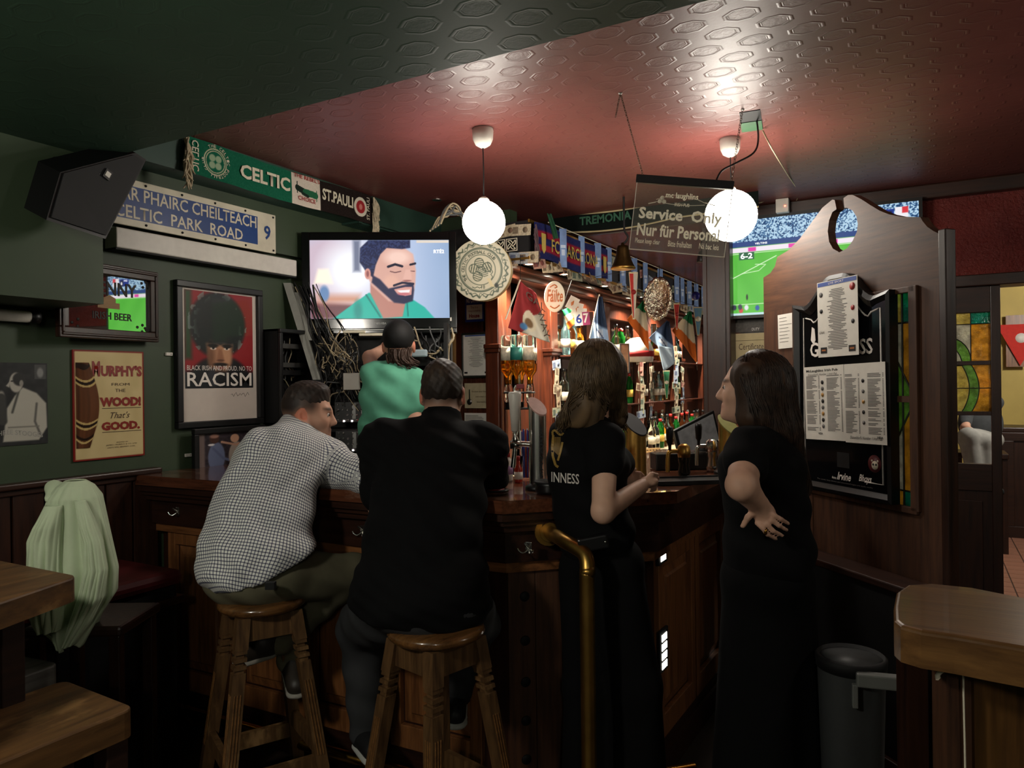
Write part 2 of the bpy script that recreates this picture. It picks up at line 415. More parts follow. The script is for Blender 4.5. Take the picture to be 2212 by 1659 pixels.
# lamps of the same kind in the part of the room behind the viewer
for (x, y, lab, pw) in ((-1.35, -0.35, 'globe lamp under the green soffit beside the high table', 60), (1.0, -1.6, 'globe lamp under the green soffit behind the viewer', 30), (1.7, 2.7, 'globe lamp right of the view above the round ended table', 16)):
    pendant(None, None, 0.2, lab, pw, zc=ZS if y < YS else ZC, pos=(x, y, 0), zg=(ZS if y < YS else ZC)-(0.25 if y < YS else 0.5))
pendant(None, None, 0.25, 'globe lamp in the room beyond the stained glass doors', 60, zc=ZC, pos=(1.2, 7.2, 0), zg=2.3)
# ------------------------------------------------------------------ things on the left wall
L90 = math.pi/2
def wallrect(u0, vt, vb, u1, x=WL, off=0.0):
    a = onx(u0, vt, x+off); b = onx(u0, vb, x+off); c = onx(u1, (vt+vb)/2, x+off)
    w, h = c.y-a.y, a.z-b.z
    return frame((x+off, (a.y+c.y)/2, b.z), L90), w, h
def frame_bars(w, h, b, d0, d1, bev=0.004):
    m = MB(); m.box(-w/2, w/2, d0, d1, 0, b, bev).box(-w/2, w/2, d0, d1, h-b, h, bev)
    m.box(-w/2, -w/2+b, d0, d1, b, h-b, bev).box(w/2-b, w/2, d0, d1, b, h-b, bev); return m
def quadm(x0, x1, z0, z1, y): return MB().add([(x0, y, z0), (x1, y, z0), (x1, y, z1), (x0, y, z1)], [(0, 1, 2, 3)])
# --- street sign
m_blue = mat('enamel_blue', rgb(28, 62, 120), 0.35, var=0.06)
m_enamel = mat('enamel_white', rgb(206, 198, 176), 0.35, var=0.1, nscale=12)
a = onx(215, 372, -3.165); b = onx(592, 466, -3.165); c = onx(592, 549, -3.165)
sw, sh = b.y-a.y, b.z-c.z
t = thing('street_sign', frame((-3.165, (a.y+b.y)/2, c.z), L90), 'blue and white enamel street sign reading park road with number nine', 'sign')
obj('plate', MB().box(-sw/2, sw/2, -0.012, -0.002, 0, sh, 0.003), m_enamel, t)
obj('blue_field', MB().box(-sw/2, sw/2-0.13, -0.0135, -0.011, 0.032, sh-0.032), m_blue, t)
xr = sw/2-0.135
def wx(u): return onx(u, 470, -3.165).y-(a.y+b.y)/2
text(t, 'SIAR PHÁIRC CHEILTEACH', wx(236), xr-0.004, sh*0.55, sh*0.9, m_enamel, -0.0145, bold=0.012)
text(t, 'CELTIC  PARK  ROAD', wx(243), wx(520), sh*0.17, sh*0.44, m_enamel, -0.0145, bold=0.012)
text(t, '9', sw/2-0.085, sw/2-0.04, sh*0.32, sh*0.68, m_blue, -0.0145, bold=0.02)
for i in range(6):
    for z in (0.016, sh-0.016): obj('bolt', MB().lathe([(0.006, -0.013), (0.005, -0.017)], 10, (-sw/2+0.02+i*(sw-0.04)/5, 0, z), 'y'), m_blackm, t)
# --- white duct cover below the sign
fr, w, h = wallrect(225, 494, 538, 616, off=0.0)
t = thing('duct_cover', frame((WL, fr.translation.y, fr.translation.z), L90), 'long white metal box on the wall under the street sign', 'duct cover')
obj('cover', MB().box(-w/2, w/2, -0.09, 0, 0.0, h, 0.005), m_white, t)
obj('underside_strip', MB().box(-w/2, w/2, -0.085, -0.002, -0.008, 0), m_blackm, t)
# --- brewery mirror
MYA = math.radians(6.5); mq = onx(334, 740, WL+.035); mn = Vector((math.cos(MYA), math.sin(MYA), 0)); mx_ = Vector((-math.sin(MYA), math.cos(MYA), 0))
ml_ = onp(118, 728, mq, mn); mt1 = onp(334, 590, mq, mn); w = (mq-ml_).dot(mx_); h = mt1.z-mq.z
fr = frame(mq-mx_*w/2, L90+MYA)
t = thing('pub_mirror', fr, 'framed pub mirror lettered irish beer reflecting the football screen', 'mirror')
obj('frame', frame_bars(w, h, 0.045, -0.03, -0.002), m_dark, t)
obj('frame_moulding', frame_bars(w-0.02, h-0.02, 0.012, -0.036, -0.028).box(0, 0.001, -0.03, -0.029, 0.01, 0.011), m_darkx, t)
for ch in t.children: 
    if ch.name.startswith('frame_m'): ch.location.z = 0.01
m_mirror = mat('mirror_glass', (0.82, 0.82, 0.8, 1), 0.02, 1.0, var=0)
obj('glass', MB().box(-w/2+0.04, w/2-0.04, -0.012, -0.006, 0.04, h-0.04), m_mirror, t)
m_etch = mat('etched_black', rgb(30, 24, 18), 0.6, var=0); m_gold = mat('etched_gold', rgb(150, 110, 50), 0.5, var=0.1)
def wxl(u): return (onp(u, 640, mq, mn)-mq).dot(mx_)+w/2
text(t, 'KILKENNY', -w*0.40, wxl(291), h*0.60, h*0.78, m_etch, -0.0135, bold=0.02)
text(t, 'IRISH BEER', -w*0.17, w*0.23, h*0.27, h*0.37, m_etch, -0.0135, bold=0.015)
obj('etched_castle', MB().prism([(-.06, .42), (.05, .42), (.05, .5), (.03, .5), (.03, .56), (.0, .6), (-.03, .56), (-.03, .5), (-.06, .5)], -0.0135, -0.013).add([], []), m_gold, t, Matrix.Diagonal((1, 1, h, 1)))
pts = []
for sx in (-1, 1):
    for sz in (0.16, 0.84):
        mb = MB()
        for k in range(7):
            a_ = k*0.9+sx; q = 0.012+0.013*(k % 3); cx_, cz_ = sx*w*0.36+q*math.cos(a_), h*sz+q*math.sin(a_)
            mb.lathe([(0.007, -0.0132), (0.0068, -0.0135)], 7, (cx_, 0, cz_), 'y')
        obj('etched_shamrock', mb, m_etch, t)
# --- tin beer sign
fr, w, h = wallrect(154, 755, 998, 308)
t = thing('tin_sign', fr, 'cream embossed tin sign with a wooden barrel and red lettering', 'sign')
def fun(u, v):
    p = Paint(u, v, (204, 184, 134), w/h)
    p.c += (vnoise(u*8, v*10)-0.5)[..., None]*0.06
    e = (np.minimum(np.minimum(u, 1-u)*w, np.minimum(v, 1-v)*h)); p.put((0.008-e)/0.002+0.5, (124, 34, 30))
    return p.c
obj('plate', grid_mesh('plate', -w/2, w/2, 0, h, 70, 100, fun, -0.011), m_glossprint, t)
obj('backing', MB().box(-w/2, w/2, -0.0105, -0.001, 0, h, 0.002), m_red_ink, t)
m_crim = mat('embossed_crimson', rgb(132, 36, 28), 0.35, var=0.08); m_umber = mat('umber_print', rgb(66, 44, 24), 0.5, var=0)
def T(s, x0, x1, z0, z1, m, **k): text(t, s, -w/2+x0*w, -w/2+x1*w, z0*h, z1*h, m, -0.0128, **k)
T("M", .25, .36, .76, .90, m_crim, bold=0.05); T("URPHY'S", .37, .97, .76, .865, m_crim, bold=0.05)
T('FROM', .52, .78, .675, .70, m_umber); T('THE', .57, .72, .615, .645, m_umber)
T('WOOD!', .35, .95, .48, .57, m_crim, bold=0.06); T("That's", .5, .78, .37, .43, m_umber, shear=0.4)
T('GOOD.', .37, .93, .26, .34, m_crim, bold=0.06)
T('BREWED BY', .58, .75, .14, .15, m_umber); T('JAMES J. MURPHY & CO. LTD', .43, .88, .115, .13, m_umber); T("LADY'S WELL BREWERY, CORK.", .45, .86, .092, .107, m_umber)
for q_ in (.463, .243): obj('underline', lines_mesh([(-w*.12, w*.45, h*q_, h*(q_+.005))], -0.0126), m_umber, t)
def barrel(u, v):
    p = Paint(u, v, (84, 50, 30), 0.5); p.c *= (0.75+0.5*vnoise(u*9, v*2.0))[..., None]
    for z in (0.78, 0.72, 0.28, 0.22, 0.06): p.put((0.012-np.abs(v-z-0.05*(u-0.5)**2*4))/0.004+0.5, (196, 170, 110))
    for z in (0.75, 0.25, 0.93, 0.1): p.put((0.016-np.abs(v-z-0.05*(u-0.5)**2*4))/0.006+0.5, (34, 22, 16))
    p.ell(0.1, 0.965, 0.75, 0.03, (40, 26, 18)); return p.c
def bshape(u, v):
    bul = 0.24+0.06*np.sin(np.pi*np.clip(v, 0, 1)); return -w/2+0.03*w+u*bul*w*(0.72+0.3*np.sin(np.pi*v)), np.full_like(u, -0.0122)-0.004*np.sin(np.pi*u*0.5), h*(0.115+0.77*v)
obj('barrel_relief', grid_mesh('barrel_relief', 0, 1, 0, 1, 40, 110, barrel, shape=bshape), m_glossprint, t)
# --- framed poster
def pane_part(t, w, h, b, y): return obj('glass', MB().box(-w/2+b, w/2-b, y-0.002, y, b, h-b), m_glaze, t)
m_glaze = None
def glaze():
    m, tt, b = newmat('picture_glass'); b.inputs['Base Color'].default_value = (1, 1, 1, 1); b.inputs['Roughness'].default_value = 0.02
    tr = tt.nodes.new('ShaderNodeBsdfTransparent'); gl = tt.nodes.new('ShaderNodeBsdfGlossy'); gl.inputs['Roughness'].default_value = 0.02
    mx = tt.nodes.new('ShaderNodeMixShader'); fz = tt.nodes.new('ShaderNodeFresnel'); fz.inputs[0].default_value = 1.14
    nt = tt.nodes['Material Output']; tt.links.new(fz.outputs[0], mx.inputs[0]); tt.links.new(tr.outputs[0], mx.inputs[1]); tt.links.new(gl.outputs[0], mx.inputs[2])
    tt.links.new(mx.outputs[0], nt.inputs[0]); return m
m_glaze = glaze()
fr, w, h = wallrect(372, 604, 927, 560)
t = thing('framed_poster', fr, 'black framed anti-racism poster with a portrait on red', 'poster')
obj('frame', frame_bars(w, h, 0.032, -0.035, -0.002), m_black, t)
obj('mount', MB().box(-w/2+0.03, w/2-0.03, -0.012, -0.004, 0.03, h-0.03), mat('poster_card', rgb(196, 186, 176), 0.6, var=0.03), t)
def por(u, v):
    p = Paint(u, v, (140, 26, 32), 0.78)
    p.rect(0, 0.09, 0.3, 1, (40, 70, 40), 0.05)  # green screen reflection on the glass, painted into the print
    p.ell(.5, .04, .46, .30, (24, 25, 28), .04)                              # shoulders
    p.ell(.47, .66, .41, .345, (26, 32, 32), .04)
    n = vnoise(p.u*26, p.v*26, 3); e = ((p.u-.47*.78)/(.43*.78))**2+((p.v-.67)/.37)**2
    p.put((e < 1)*(n > .68)*np.clip(e*1.6-.75, 0, 1), (120, 134, 128))
    p.poly([(.30, .46), (.68, .46), (.66, .27), (.58, .14), (.50, .10), (.42, .13), (.34, .26)], (166, 118, 88), .05)
    p.ell(.49, .10, .10, .10, (110, 74, 52), .03)
    p.ell(.56, .33, .10, .12, (186, 138, 104), .05); p.ell(.36, .33, .05, .12, (120, 82, 58), .05)
    p.ell(.39, .445, .075, .018, (20, 18, 18), .01); p.ell(.60, .445, .075, .018, (20, 18, 18), .01)
    for x in (.395, .595): p.ell(x, .415, .045, .014, (226, 212, 200), .006); p.ell(x, .418, .018, .014, (24, 18, 16), .004); p.ell(x, .427, .05, .006, (20, 16, 14), .005)
    p.poly([(.47, .41), (.52, .41), (.555, .30), (.50, .285), (.445, .30)], (150, 102, 74), .02); p.ell(.50, .29, .055, .014, (104, 66, 48), .01)
    p.ell(.50, .248, .105, .02, (28, 20, 18), .012); p.ell(.50, .215, .06, .016, (140, 78, 66), .01)
    p.poly([(.33, .47), (.66, .47), (.66, .50), (.5, .455), (.33, .50)], (24, 26, 28), .02)
    p.put((0.20-p.v)/.05, (22, 24, 28)); p.poly([(.40, .22), (.46, .03), (.36, .0), (.30, .14)], (44, 46, 52), .02)
    return p.c
pw = w-0.064; px0, px1, pz0, pz1 = -pw/2+.025, pw/2-.025, h*.27, h*.945
obj('print', grid_mesh('print', px0, px1, pz0, pz1, 130, 160, por, -0.0135), m_print, t)
m_wi = mat('white_ink', rgb(225, 218, 210), 0.6, var=0)
hh = pz1-pz0
text(t, 'BLACK IRISH AND PROUD. NO TO', px0+.01, px1-.01, pz0+hh*.185, pz0+hh*.235, m_wi, -.0145)
text(t, 'RACISM', px0+.01, px1-.012, pz0+hh*.02, pz0+hh*.165, m_wi, -.0145, bold=0.012)
sig = [(w*(.12+.22*k/14), h*(.222+.012*math.sin(k*2.1)+.006*math.sin(k*5))) for k in range(15)]
obj('signature', MB().tube([(x, -.0125, z) for x, z in sig], 0.0012, 4), m_ink, t)
pane_part(t, w, h, 0.03, -0.018)
# --- framed match photo standing on the bar ledge
fr, w, h = wallrect(412, 927, 1028, 566, off=0.05)
t = thing('framed_photo', fr, 'dark framed photograph of two footballers below the poster', 'picture')
obj('frame', frame_bars(w, h, 0.028, -0.03, -0.002), m_black, t)
def ph(u, v):
    p = Paint(u, v, (46, 38, 44), w/h); p.c += (vnoise(u*30, v*22)-.5)[..., None]*.12
    p.rect(0, .12, 0, 1, (112, 96, 92), .06)
    p.ell(.30, .30, .13, .42, (96, 104, 132), .03); p.ell(.27, .82, .075, .13, (70, 44, 36), .02); p.ell(.27, .90, .07, .06, (150, 110, 96), .03)
    p.line([(.25, .55), (.40, .25), (.5, .18)], .035, (84, 92, 120)); p.ell(.22, .66, .05, .03, (210, 205, 205), .01)
    p.ell(.62, .30, .13, .40, (150, 138, 128), .03); p.ell(.59, .80, .07, .125, (190, 146, 120), .02)
    p.line([(.62, .6), (.38, .72)], .03, (176, 134, 112)); p.line([(.6, .62), (.9, .66)], .03, (176, 134, 112))
    return p.c
obj('print', grid_mesh('print', -w/2+.026, w/2-.026, .026, h-.026, 100, 70, ph, -.008), m_print, t)
pane_part(t, w, h, 0.026, -0.014)
# --- unframed black and white film photo at the left edge
fr, w, h = wallrect(-45, 782, 968, 102, off=0.002)
t = thing('film_photo', fr, 'black and white film photograph of a man in a pale jacket', 'picture')
def fs(u, v):
    p = Paint(u, v, (38, 39, 40), w/h); p.c += (vnoise(u*14, v*18)-.5)[..., None]*.06
    p.rect(.80, .98, .80, .98, (70, 70, 70)); p.ell(.89, .88, .05, .06, (130, 130, 128), .02)
    p.poly([(.32, .05), (.86, .05), (.99, .2), (.98, .50), (.83, .63), (.62, .70), (.50, .60), (.38, .45)], (176, 172, 160), .02)
    p.line([(.83, .5), (.80, .28), (.88, .12)], .012, (90, 88, 84), .02); p.line([(.56, .66), (.46, .4)], .012, (70, 70, 66), .02); p.line([(.4, .22), (.86, .22)], .008, (120, 118, 110), .01)
    p.ell(.52, .76, .10, .12, (170, 165, 155), .015); p.poly([(.42, .70), (.37, .72), (.43, .78)], (170, 165, 155), .012)
    p.ell(.57, .80, .10, .08, (44, 44, 44), .02); p.ell(.60, .75, .03, .04, (140, 136, 128), .01); p.ell(.46, .775, .02, .008, (30, 30, 30), .006)
    p.ell(.30, .60, .05, .06, (150, 146, 138), .02); p.line([(.30, .58), (.32, .3)], .05, (60, 60, 58), .02)
    return p.c
obj('print', grid_mesh('print', -w/2, w/2, 0, h, 110, 120, fs, -.002), m_print, t)
obj('backing', MB().box(-w/2, w/2, -.0018, 0, 0, h), m_paper, t)
text(t, 'THREE STOOGES', -w*.32, w*.42, h*.06, h*.12, mat('grey_print', rgb(150, 148, 142), 0.6, var=0), -.003, bold=.01, f=lambda x, y, z: (x, y, z+h*.08-abs(x+w*.1)*.16))
# --- small picture light under the soffit box
t = thing('wall_tube_lamp', frame(onx(20, 684, WL), L90), 'short black and white tube lamp on the wall at the left edge', 'lamp')
obj('tube', MB().lathe([(0.022, -.16), (0.024, -.15), (0.024, .05)], 14, (0, -.05, 0), 'x'), m_white, t)
obj('cap', MB().lathe([(0.024, .05), (0.028, .052), (0.028, .085), (0.02, .09)], 14, (0, -.05, 0), 'x'), m_black, t)
obj('bracket', MB().box(-.05, -.03, -.05, 0, -.012, .012), m_black, t)
# --- glass fronted equipment case beside the poster
fr, w, h = wallrect(566, 712, 918, 642)
t = thing('equipment_case', fr, 'tall black glass fronted equipment case right of the poster', 'cabinet')
D = .12
obj('body', MB().box(-w/2, w/2, -.01, 0, 0, h).box(-w/2, -w/2+.012, -D, 0, 0, h).box(w/2-.012, w/2, -D, 0, 0, h).box(-w/2, w/2, -D, 0, 0, .012).box(-w/2, w/2, -D, 0, h-.012, h), m_blackm, t)
obj('door_frame', frame_bars(w, h, .022, -D-.02, -D), m_black, t)
for i, z in enumerate((.12, .25, .52, .60, .80)):
    s_ = obj('rack_unit', MB().box(-w/2+.02, w/2-.02, -D+.02, -.02, h*z, h*z+.028, .002), [m_black, m_steel][i in (3, 4)], t)
m_led = mat('red_indicator', (1, .05, .03, 1), .3, var=0, emit=6, ecol=(1, .08, .04, 1))
m_ledw = mat('white_indicator', (1, .9, .85, 1), .3, var=0, emit=8, ecol=(1, .8, .75, 1))
for x in (-.25, .0): obj('indicator', MB().box(w*x-.004, w*x+.004, -D+.012, -D+.02, h*.135, h*.15), m_led, t)
def squiggle(a, b, sag, n=9, amp=.03, seed=0):
    r = random.Random(seed); a, b = Vector(a), Vector(b); out = []
    for i in range(n):
        q = i/(n-1); p = a.lerp(b, q); p.z -= sag*4*q*(1-q); e = amp*min(1, 4*q*(1-q))
        out.append(p+Vector((r.uniform(-e, e), r.uniform(-e, e)*.6, r.uniform(-e, e))))
    return smoothpath(out)
def smoothpath(p, k=3):
    out = []
    for i in range(len(p)-1):
        p0, p1, p2, p3 = p[max(i-1, 0)], p[i], p[i+1], p[min(i+2, len(p)-1)]
        for j in range(k):
            t_ = j/k; out.append(0.5*((2*p1)+(-p0+p2)*t_+(2*p0-5*p1+4*p2-p3)*t_*t_+(-p0+3*p1-3*p2+p3)*t_**3))
    out.append(p[-1]); return out
m_cable_w = mat('cream_cable', rgb(176, 160, 130), .5, var=0.1); m_cable_b = mat('black_cable', rgb(16, 16, 17), .5, var=0); m_cable_g = mat('grey_cable', rgb(90, 92, 92), .5, var=0)
for i in range(5):
    obj('cable', MB().tube(squiggle((random.uniform(-.4, .4)*w, -.05, h*random.uniform(.7, .93)), (random.uniform(-.3, .4)*w, -.06, h*random.uniform(.3, .7)), .04, amp=.03, seed=i), .003, 5), [m_cable_w, m_cable_g][i % 2], t)
obj('glass', MB().box(-w/2+.02, w/2-.02, -D-.014, -D-.010, .02, h-.02), m_glaze, t)
# --- small wall sockets
for (u, v, lab) in ((363, 765, 'tiny white junction clip left of the framed poster'), (405, 983, 'tiny white junction clip left of the footballers photograph')):
    p = onx(u, v, WL); t = thing('cable_clip', frame(p, L90), lab, 'clip'); obj('body', MB().box(-.018, .018, -.012, 0, -.008, .008, .002), m_white, t); obj('screw', MB().lathe([(.003, -.0125), (.002, -.014)], 8, (.008, 0, 0), 'y'), m_steel, t)
# --- loudspeaker hung under the soffit
def W(*uvd): return P(*uvd)
fA = [P(100, 475, 2.55), P(228, 516, 2.75), P(316, 345, 2.9), P(293, 330, 2.86), P(130, 372, 2.6)]
cen = sum((Vector(p) for p in fA), Vector())/5
bk = Vector((-0.10, -0.02, 0.05))
t = thing('loudspeaker', cen, 'black wedge shaped loudspeaker hung under the green soffit', 'loudspeaker')
v0 = [p-cen for p in fA]; v1 = [p+bk-cen for p in fA]; n = 5
mb = MB().add(v0+v1, [tuple(range(n)), tuple(range(2*n-1, n-1, -1))]+[(i, (i+1) % n, (i+1) % n+n, i+n) for i in range(n)])
obj('cabinet', mb, m_black, t)
nn = (v0[1]-v0[0]).cross(v0[2]-v0[1]).normalized(); nn = nn if nn.dot(F_) < 0 else -nn
lg = P(239, 376, 2.74)-cen
ex = (v0[2]-v0[1]).normalized(); ey = nn.cross(ex)
lg = lg-nn*(lg-v0[0]).dot(nn)
obj('badge', MB().obox(lg+nn*.004, ex*.018, ey*.014, nn*.004), m_black, t); obj('badge_plate', MB().obox(lg+nn*.007, ex*.010, ey*.009, nn*.003), m_white, t)
ins = [v0[i]+(sum(v0, Vector())/5-v0[i])*.07 for i in range(5)]
obj('grille', MB().add([p+nn*.006 for p in ins]+[p for p in ins], [tuple(range(5))]+[(i, (i+1) % 5, (i+1) % 5+5, i+5) for i in range(5)]), mat('speaker_grille', rgb(20, 20, 21), .7, var=.2, nscale=600), t)
obj('bracket', MB().tube([(0, 0, .04), (-.2, -.06, .12), (-.26, -.1, .15)], .015, 8), m_black, t)
# --- long scarf on the beam
SY0, SY1, SZ0, SZ1 = onx(400, 330, -3.02).y, onx(803, 455, -3.02).y, 2.575, 2.728
L = SY1-SY0; t = thing('long_scarf', frame((-3.022, SY0, 2.566), L90), 'long green, white and black football scarf along the beam', 'scarf', 'football scarves')
SH = .172
def scarf(u, v):
    p = Paint(u, v, (24, 92, 68), L/SH); p.put((u-.497)/.002+.5, (204, 192, 178)); p.put((u-.66)/.002+.5, (34, 26, 24))
    p.c += (vnoise(u*300, v*40)-.5)[..., None]*.05
    k = SH/L
    def cr(x, y, R, col, w_): p.ring(x, y, R, w_, col)
    for R, w_ in ((.36, .015), (.30, .012)): p.ring(.125, .5, R, w_, (190, 190, 160))
    for a_ in range(4):
        a2 = math.pi/4+a_*math.pi/2; p.ell(.125+.14*math.cos(a2)*k, .5+.14*math.sin(a2), .10*k, .10, (150, 170, 140), .03)
    p.ring(.92, .5, .27, .06, (204, 196, 180)); p.ell(.92, .5, .22*k, .22, (150, 40, 44), .02); p.ell(.92, .5, .08*k, .10, (190, 120, 110), .02)
    # handshake
    p.line([(.53, .56), (.575, .48)], .10, (30, 44, 36)); p.line([(.575, .48), (.632, .44)], .11, (38, 96, 66)); p.line([(.56, .42), (.59, .36)], .05, (30, 44, 36))
    p.line([(.53, .75), (.53, .40)], .02, (30, 44, 36)); p.line([(.637, .60), (.637, .26)], .02, (38, 96, 66))
    return p.c
def sshape(u, v): return u*L, -.004-.003*np.sin(u*40+v*3), v*SH-.012*np.sin(u*np.pi)**2+.0*u-.012*np.clip(u-.75, 0, 1)*3*(1-v)
obj('cloth', grid_mesh('cloth', 0, 1, 0, 1, 520, 60, scarf, shape=sshape), m_cloth, t)
m_knit = mat('cream_knit', rgb(210, 202, 180), .9, var=.08); m_knr = mat('red_knit', rgb(150, 46, 44), .9, var=0)
def ST(s, a0, a1, z0, z1, m=m_knit, **k): text(t, s, a0*L, a1*L, z0*SH, z1*SH, m, -.0095, **k)
ST('CELTIC', .235, .485, .26, .68, bold=.03); ST('ST.PAULI', .67, .865, .33, .72, bold=.03)
ST("THE REBEL'S", .505, .655, .80, .93, m_knr, bold=.015); ST('CHOICE', .53, .63, .10, .24, m_knr, bold=.015)
text(t, 'CELTIC', 0, 1, 0, 1, m_knit, bold=.01, f=lambda x, y, z: (.052*L-z*.028*L, -.0095, SH*(.92-.84*x)))
text(t, 'ST. PAULI', 0, 1, 0, 1, m_knit, bold=.01, f=lambda x, y, z: (.972*L+z*.018*L, -.0095, SH*(.10+.72*x)) if False else (.978*L-z*.02*L, -.0095, SH*(.08+.8*x)))
for k_, (cx_, cz_, R) in enumerate(((.125, .5, .43),)):
    for i, ch in enumerate('THE CELTIC FOOTBALL CLUB'):
        if ch == ' ': continue
        th = math.radians(120-i*13); x, z = cx_*L+R*SH*math.cos(th), SH*(cz_+R*math.sin(th)); c_, s_ = math.sin(th), -math.cos(th)
        text(t, ch, -.006, .006, -.008, .008, m_knit, -.0095, f=lambda a_, b_, c2, x=x, z=z, c_=c_, s_=s_: (x+a_*c_-c2*s_*-1*-1, b_, z+a_*s_*1+c2*c_))
def tassel(x, n, ln, zt):
    mb = MB(); r = random.Random(int(x*100))
    for i in range(n):
        z = zt-i*SH/n*1.0; q = [Vector((x+r.uniform(-.012, .012), -.006-r.uniform(0, .02), z)), Vector((x+r.uniform(-.02, .02), -.02-r.uniform(0, .02), z-ln*.5)), Vector((x+r.uniform(-.025, .03), -.015-r.uniform(0, .025), z-ln))]
        mb.tube(smoothpath(q), [.006, .006, .0055, .005, .005, .004, .003], 5)
    return mb
obj('fringe', tassel(-.005, 30, .10, SH), mat('dirty_fringe', rgb(176, 160, 134), .95, var=.3, nscale=40), t); obj('fringe', tassel(L+.008, 30, .12, SH*.95), mat('dirty_fringe2', rgb(196, 182, 156), .95, var=.3, nscale=40), t)
# ------------------------------------------------------------------ the bar counter
ZB = 1.15
BX = [(-3.2, 2.14), (-1.27, 2.19), (-0.80, 2.66), (-0.76, 4.3)]       # outer edge of the worktop
def offs(poly, d):                     # offset polyline to its left side (towards the bar inside)
    out = []
    for i, p in enumerate(poly):
        p = Vector(p); ns = []
        for j in (i-1, i):
            if 0 <= j < len(poly)-1:
                e = Vector(poly[j+1])-Vector(poly[j]); ns.append(Vector((-e.y, e.x)).normalized())
        n = sum(ns, Vector((0, 0))); n.normalize(); k = d/max(.3, n.dot(ns[0])); q = p+n*k
        out.append((q.x, q.y))
    return out
def strip(poly, d0, d1, z0, z1, mb=None, closed=True):
    mb = mb or MB(); a, b = offs(poly, d0), offs(poly, d1); n = len(poly)
    v = [(x, y, z0) for x, y in a]+[(x, y, z0) for x, y in b]+[(x, y, z1) for x, y in a]+[(x, y, z1) for x, y in b]
    fs = [(0, n, 3*n, 2*n), (n-1, 3*n-1, 4*n-1, 2*n-1)]
    for i in range(n-1):
        fs += [(2*n+i, 2*n+i+1, 3*n+i+1, 3*n+i), (i, n+i, n+i+1, i+1), (i, i+1, 2*n+i+1, 2*n+i), (n+i, 3*n+i, 3*n+i+1, n+i+1)]
    return mb.add(v, fs)
m_bartop = wood('bar_top_wood', rgb(52, 26, 16), rgb(112, 66, 44), 0, 5, .18, worn=rgb(128, 96, 78), coat=.6)
m_barfront = wood('bar_front_oak', rgb(78, 46, 25), rgb(150, 98, 56), 2, 5, .4, coat=.15)
m_barfrontx = wood('bar_front_oak_x', rgb(78, 46, 25), rgb(150, 98, 56), 0, 5, .4, coat=.15)
bar = thing('bar_counter', (-1.5, 2.6, 0), 'long dark wooden bar counter with panelled front and drink taps on top', 'bar counter')
def bobj(name, mb, m): 
    mb.v = [(x+1.5, y-2.6, z) for x, y, z in mb.v]; return obj(name, mb, m, bar)
bobj('worktop', strip(BX, 0, .62, ZB-.045, ZB), m_bartop)
bobj('edge_moulding', strip(BX, .015, .06, ZB-.075, ZB-.045, strip(BX, .035, .08, ZB-.095, ZB-.075, strip(BX, .055, .1, ZB-.12, ZB-.095))), m_darkx)
bobj('frieze', strip(BX, .085, .12, ZB-.235, ZB-.12), m_darkx)
bobj('top_rail', strip(BX, .105, .14, ZB-.275, ZB-.235), m_barfrontx)
bobj('carcass', strip(BX, .145, .60, .06, ZB-.05), m_dark)
bobj('plinth', strip(BX, .12, .18, 0, .14, strip(BX, .105, .12, 0, .10)), m_darkx)
# panels along the front, each a piece of its own
FL = offs(BX, .135)
def seg(i, s0, s1):
    a, b = Vector(FL[i]), Vector(FL[i+1]); d = (b-a).normalized(); return a+d*s0, a+d*s1, d
def panel(i, s0, s1, z0=.14, z1=ZB-.275):
    a, b, d = seg(i, s0, s1); w = (b-a).length; n = Vector((-d.y, d.x, 0)); d3 = Vector((d.x, d.y, 0))
    M_ = Matrix((d3, n, Vector((0, 0, 1)))).transposed().to_4x4(); c = (a+b)/2; M_.translation = Vector((c.x+1.5, c.y-2.6, 0))
    mid = .62
    for (q0, q1) in ((z0, z1),):
        st = .05
        f = MB().box(-w/2, -w/2+st, -.012, .02, q0, q1, .003).box(w/2-st, w/2, -.012, .02, q0, q1, .003).box(-w/2+st, w/2-st, -.012, .02, q0, q0+.09, .003).box(-w/2+st, w/2-st, -.012, .02, q1-.06, q1, .003)
        pf = obj('panel_frame', f, m_barfront, bar, M_)
        x0, x1, y0, y1 = -w/2+st, w/2-st, q0+.09, q1-.06; e = .045
        v = [(x0, .012, y0), (x1, .012, y0), (x1, .012, y1), (x0, .012, y1), (x0+e, .0, y0+e), (x1-e, .0, y0+e), (x1-e, .0, y1-e), (x0+e, 0, y1-e), (x0+e+.008, -.008, y0+e+.008), (x1-e-.008, -.008, y0+e+.008), (x1-e-.008, -.008, y1-e-.008), (x0+e+.008, -.008, y1-e-.008)]
        fs = [(8, 9, 10, 11)]+[(i_, (i_+1) % 4, 4+(i_+1) % 4, 4+i_) for i_ in range(4)]+[(4+i_, 4+(i_+1) % 4, 8+(i_+1) % 4, 8+i_) for i_ in range(4)]
        obj('raised_panel', MB().add(v, fs), m_barfront, bar, M_)
Ls = [(Vector(FL[i+1])-Vector(FL[i])).length for i in range(3)]
def panels(i, n, m0=.06, m1=.06):
    w = (Ls[i]-m0-m1)/n
    for k in range(n): panel(i, m0+k*w+.008, m0+(k+1)*w-.008)
panels(0, 4, .05, .1); panels(2, 3, .08, .05)
bobj('corner_post', strip([FL[1], ((FL[1][0]*.82+FL[2][0]*.18), (FL[1][1]*.82+FL[2][1]*.18))], -.01, .06, .0, ZB-.235), m_brown)
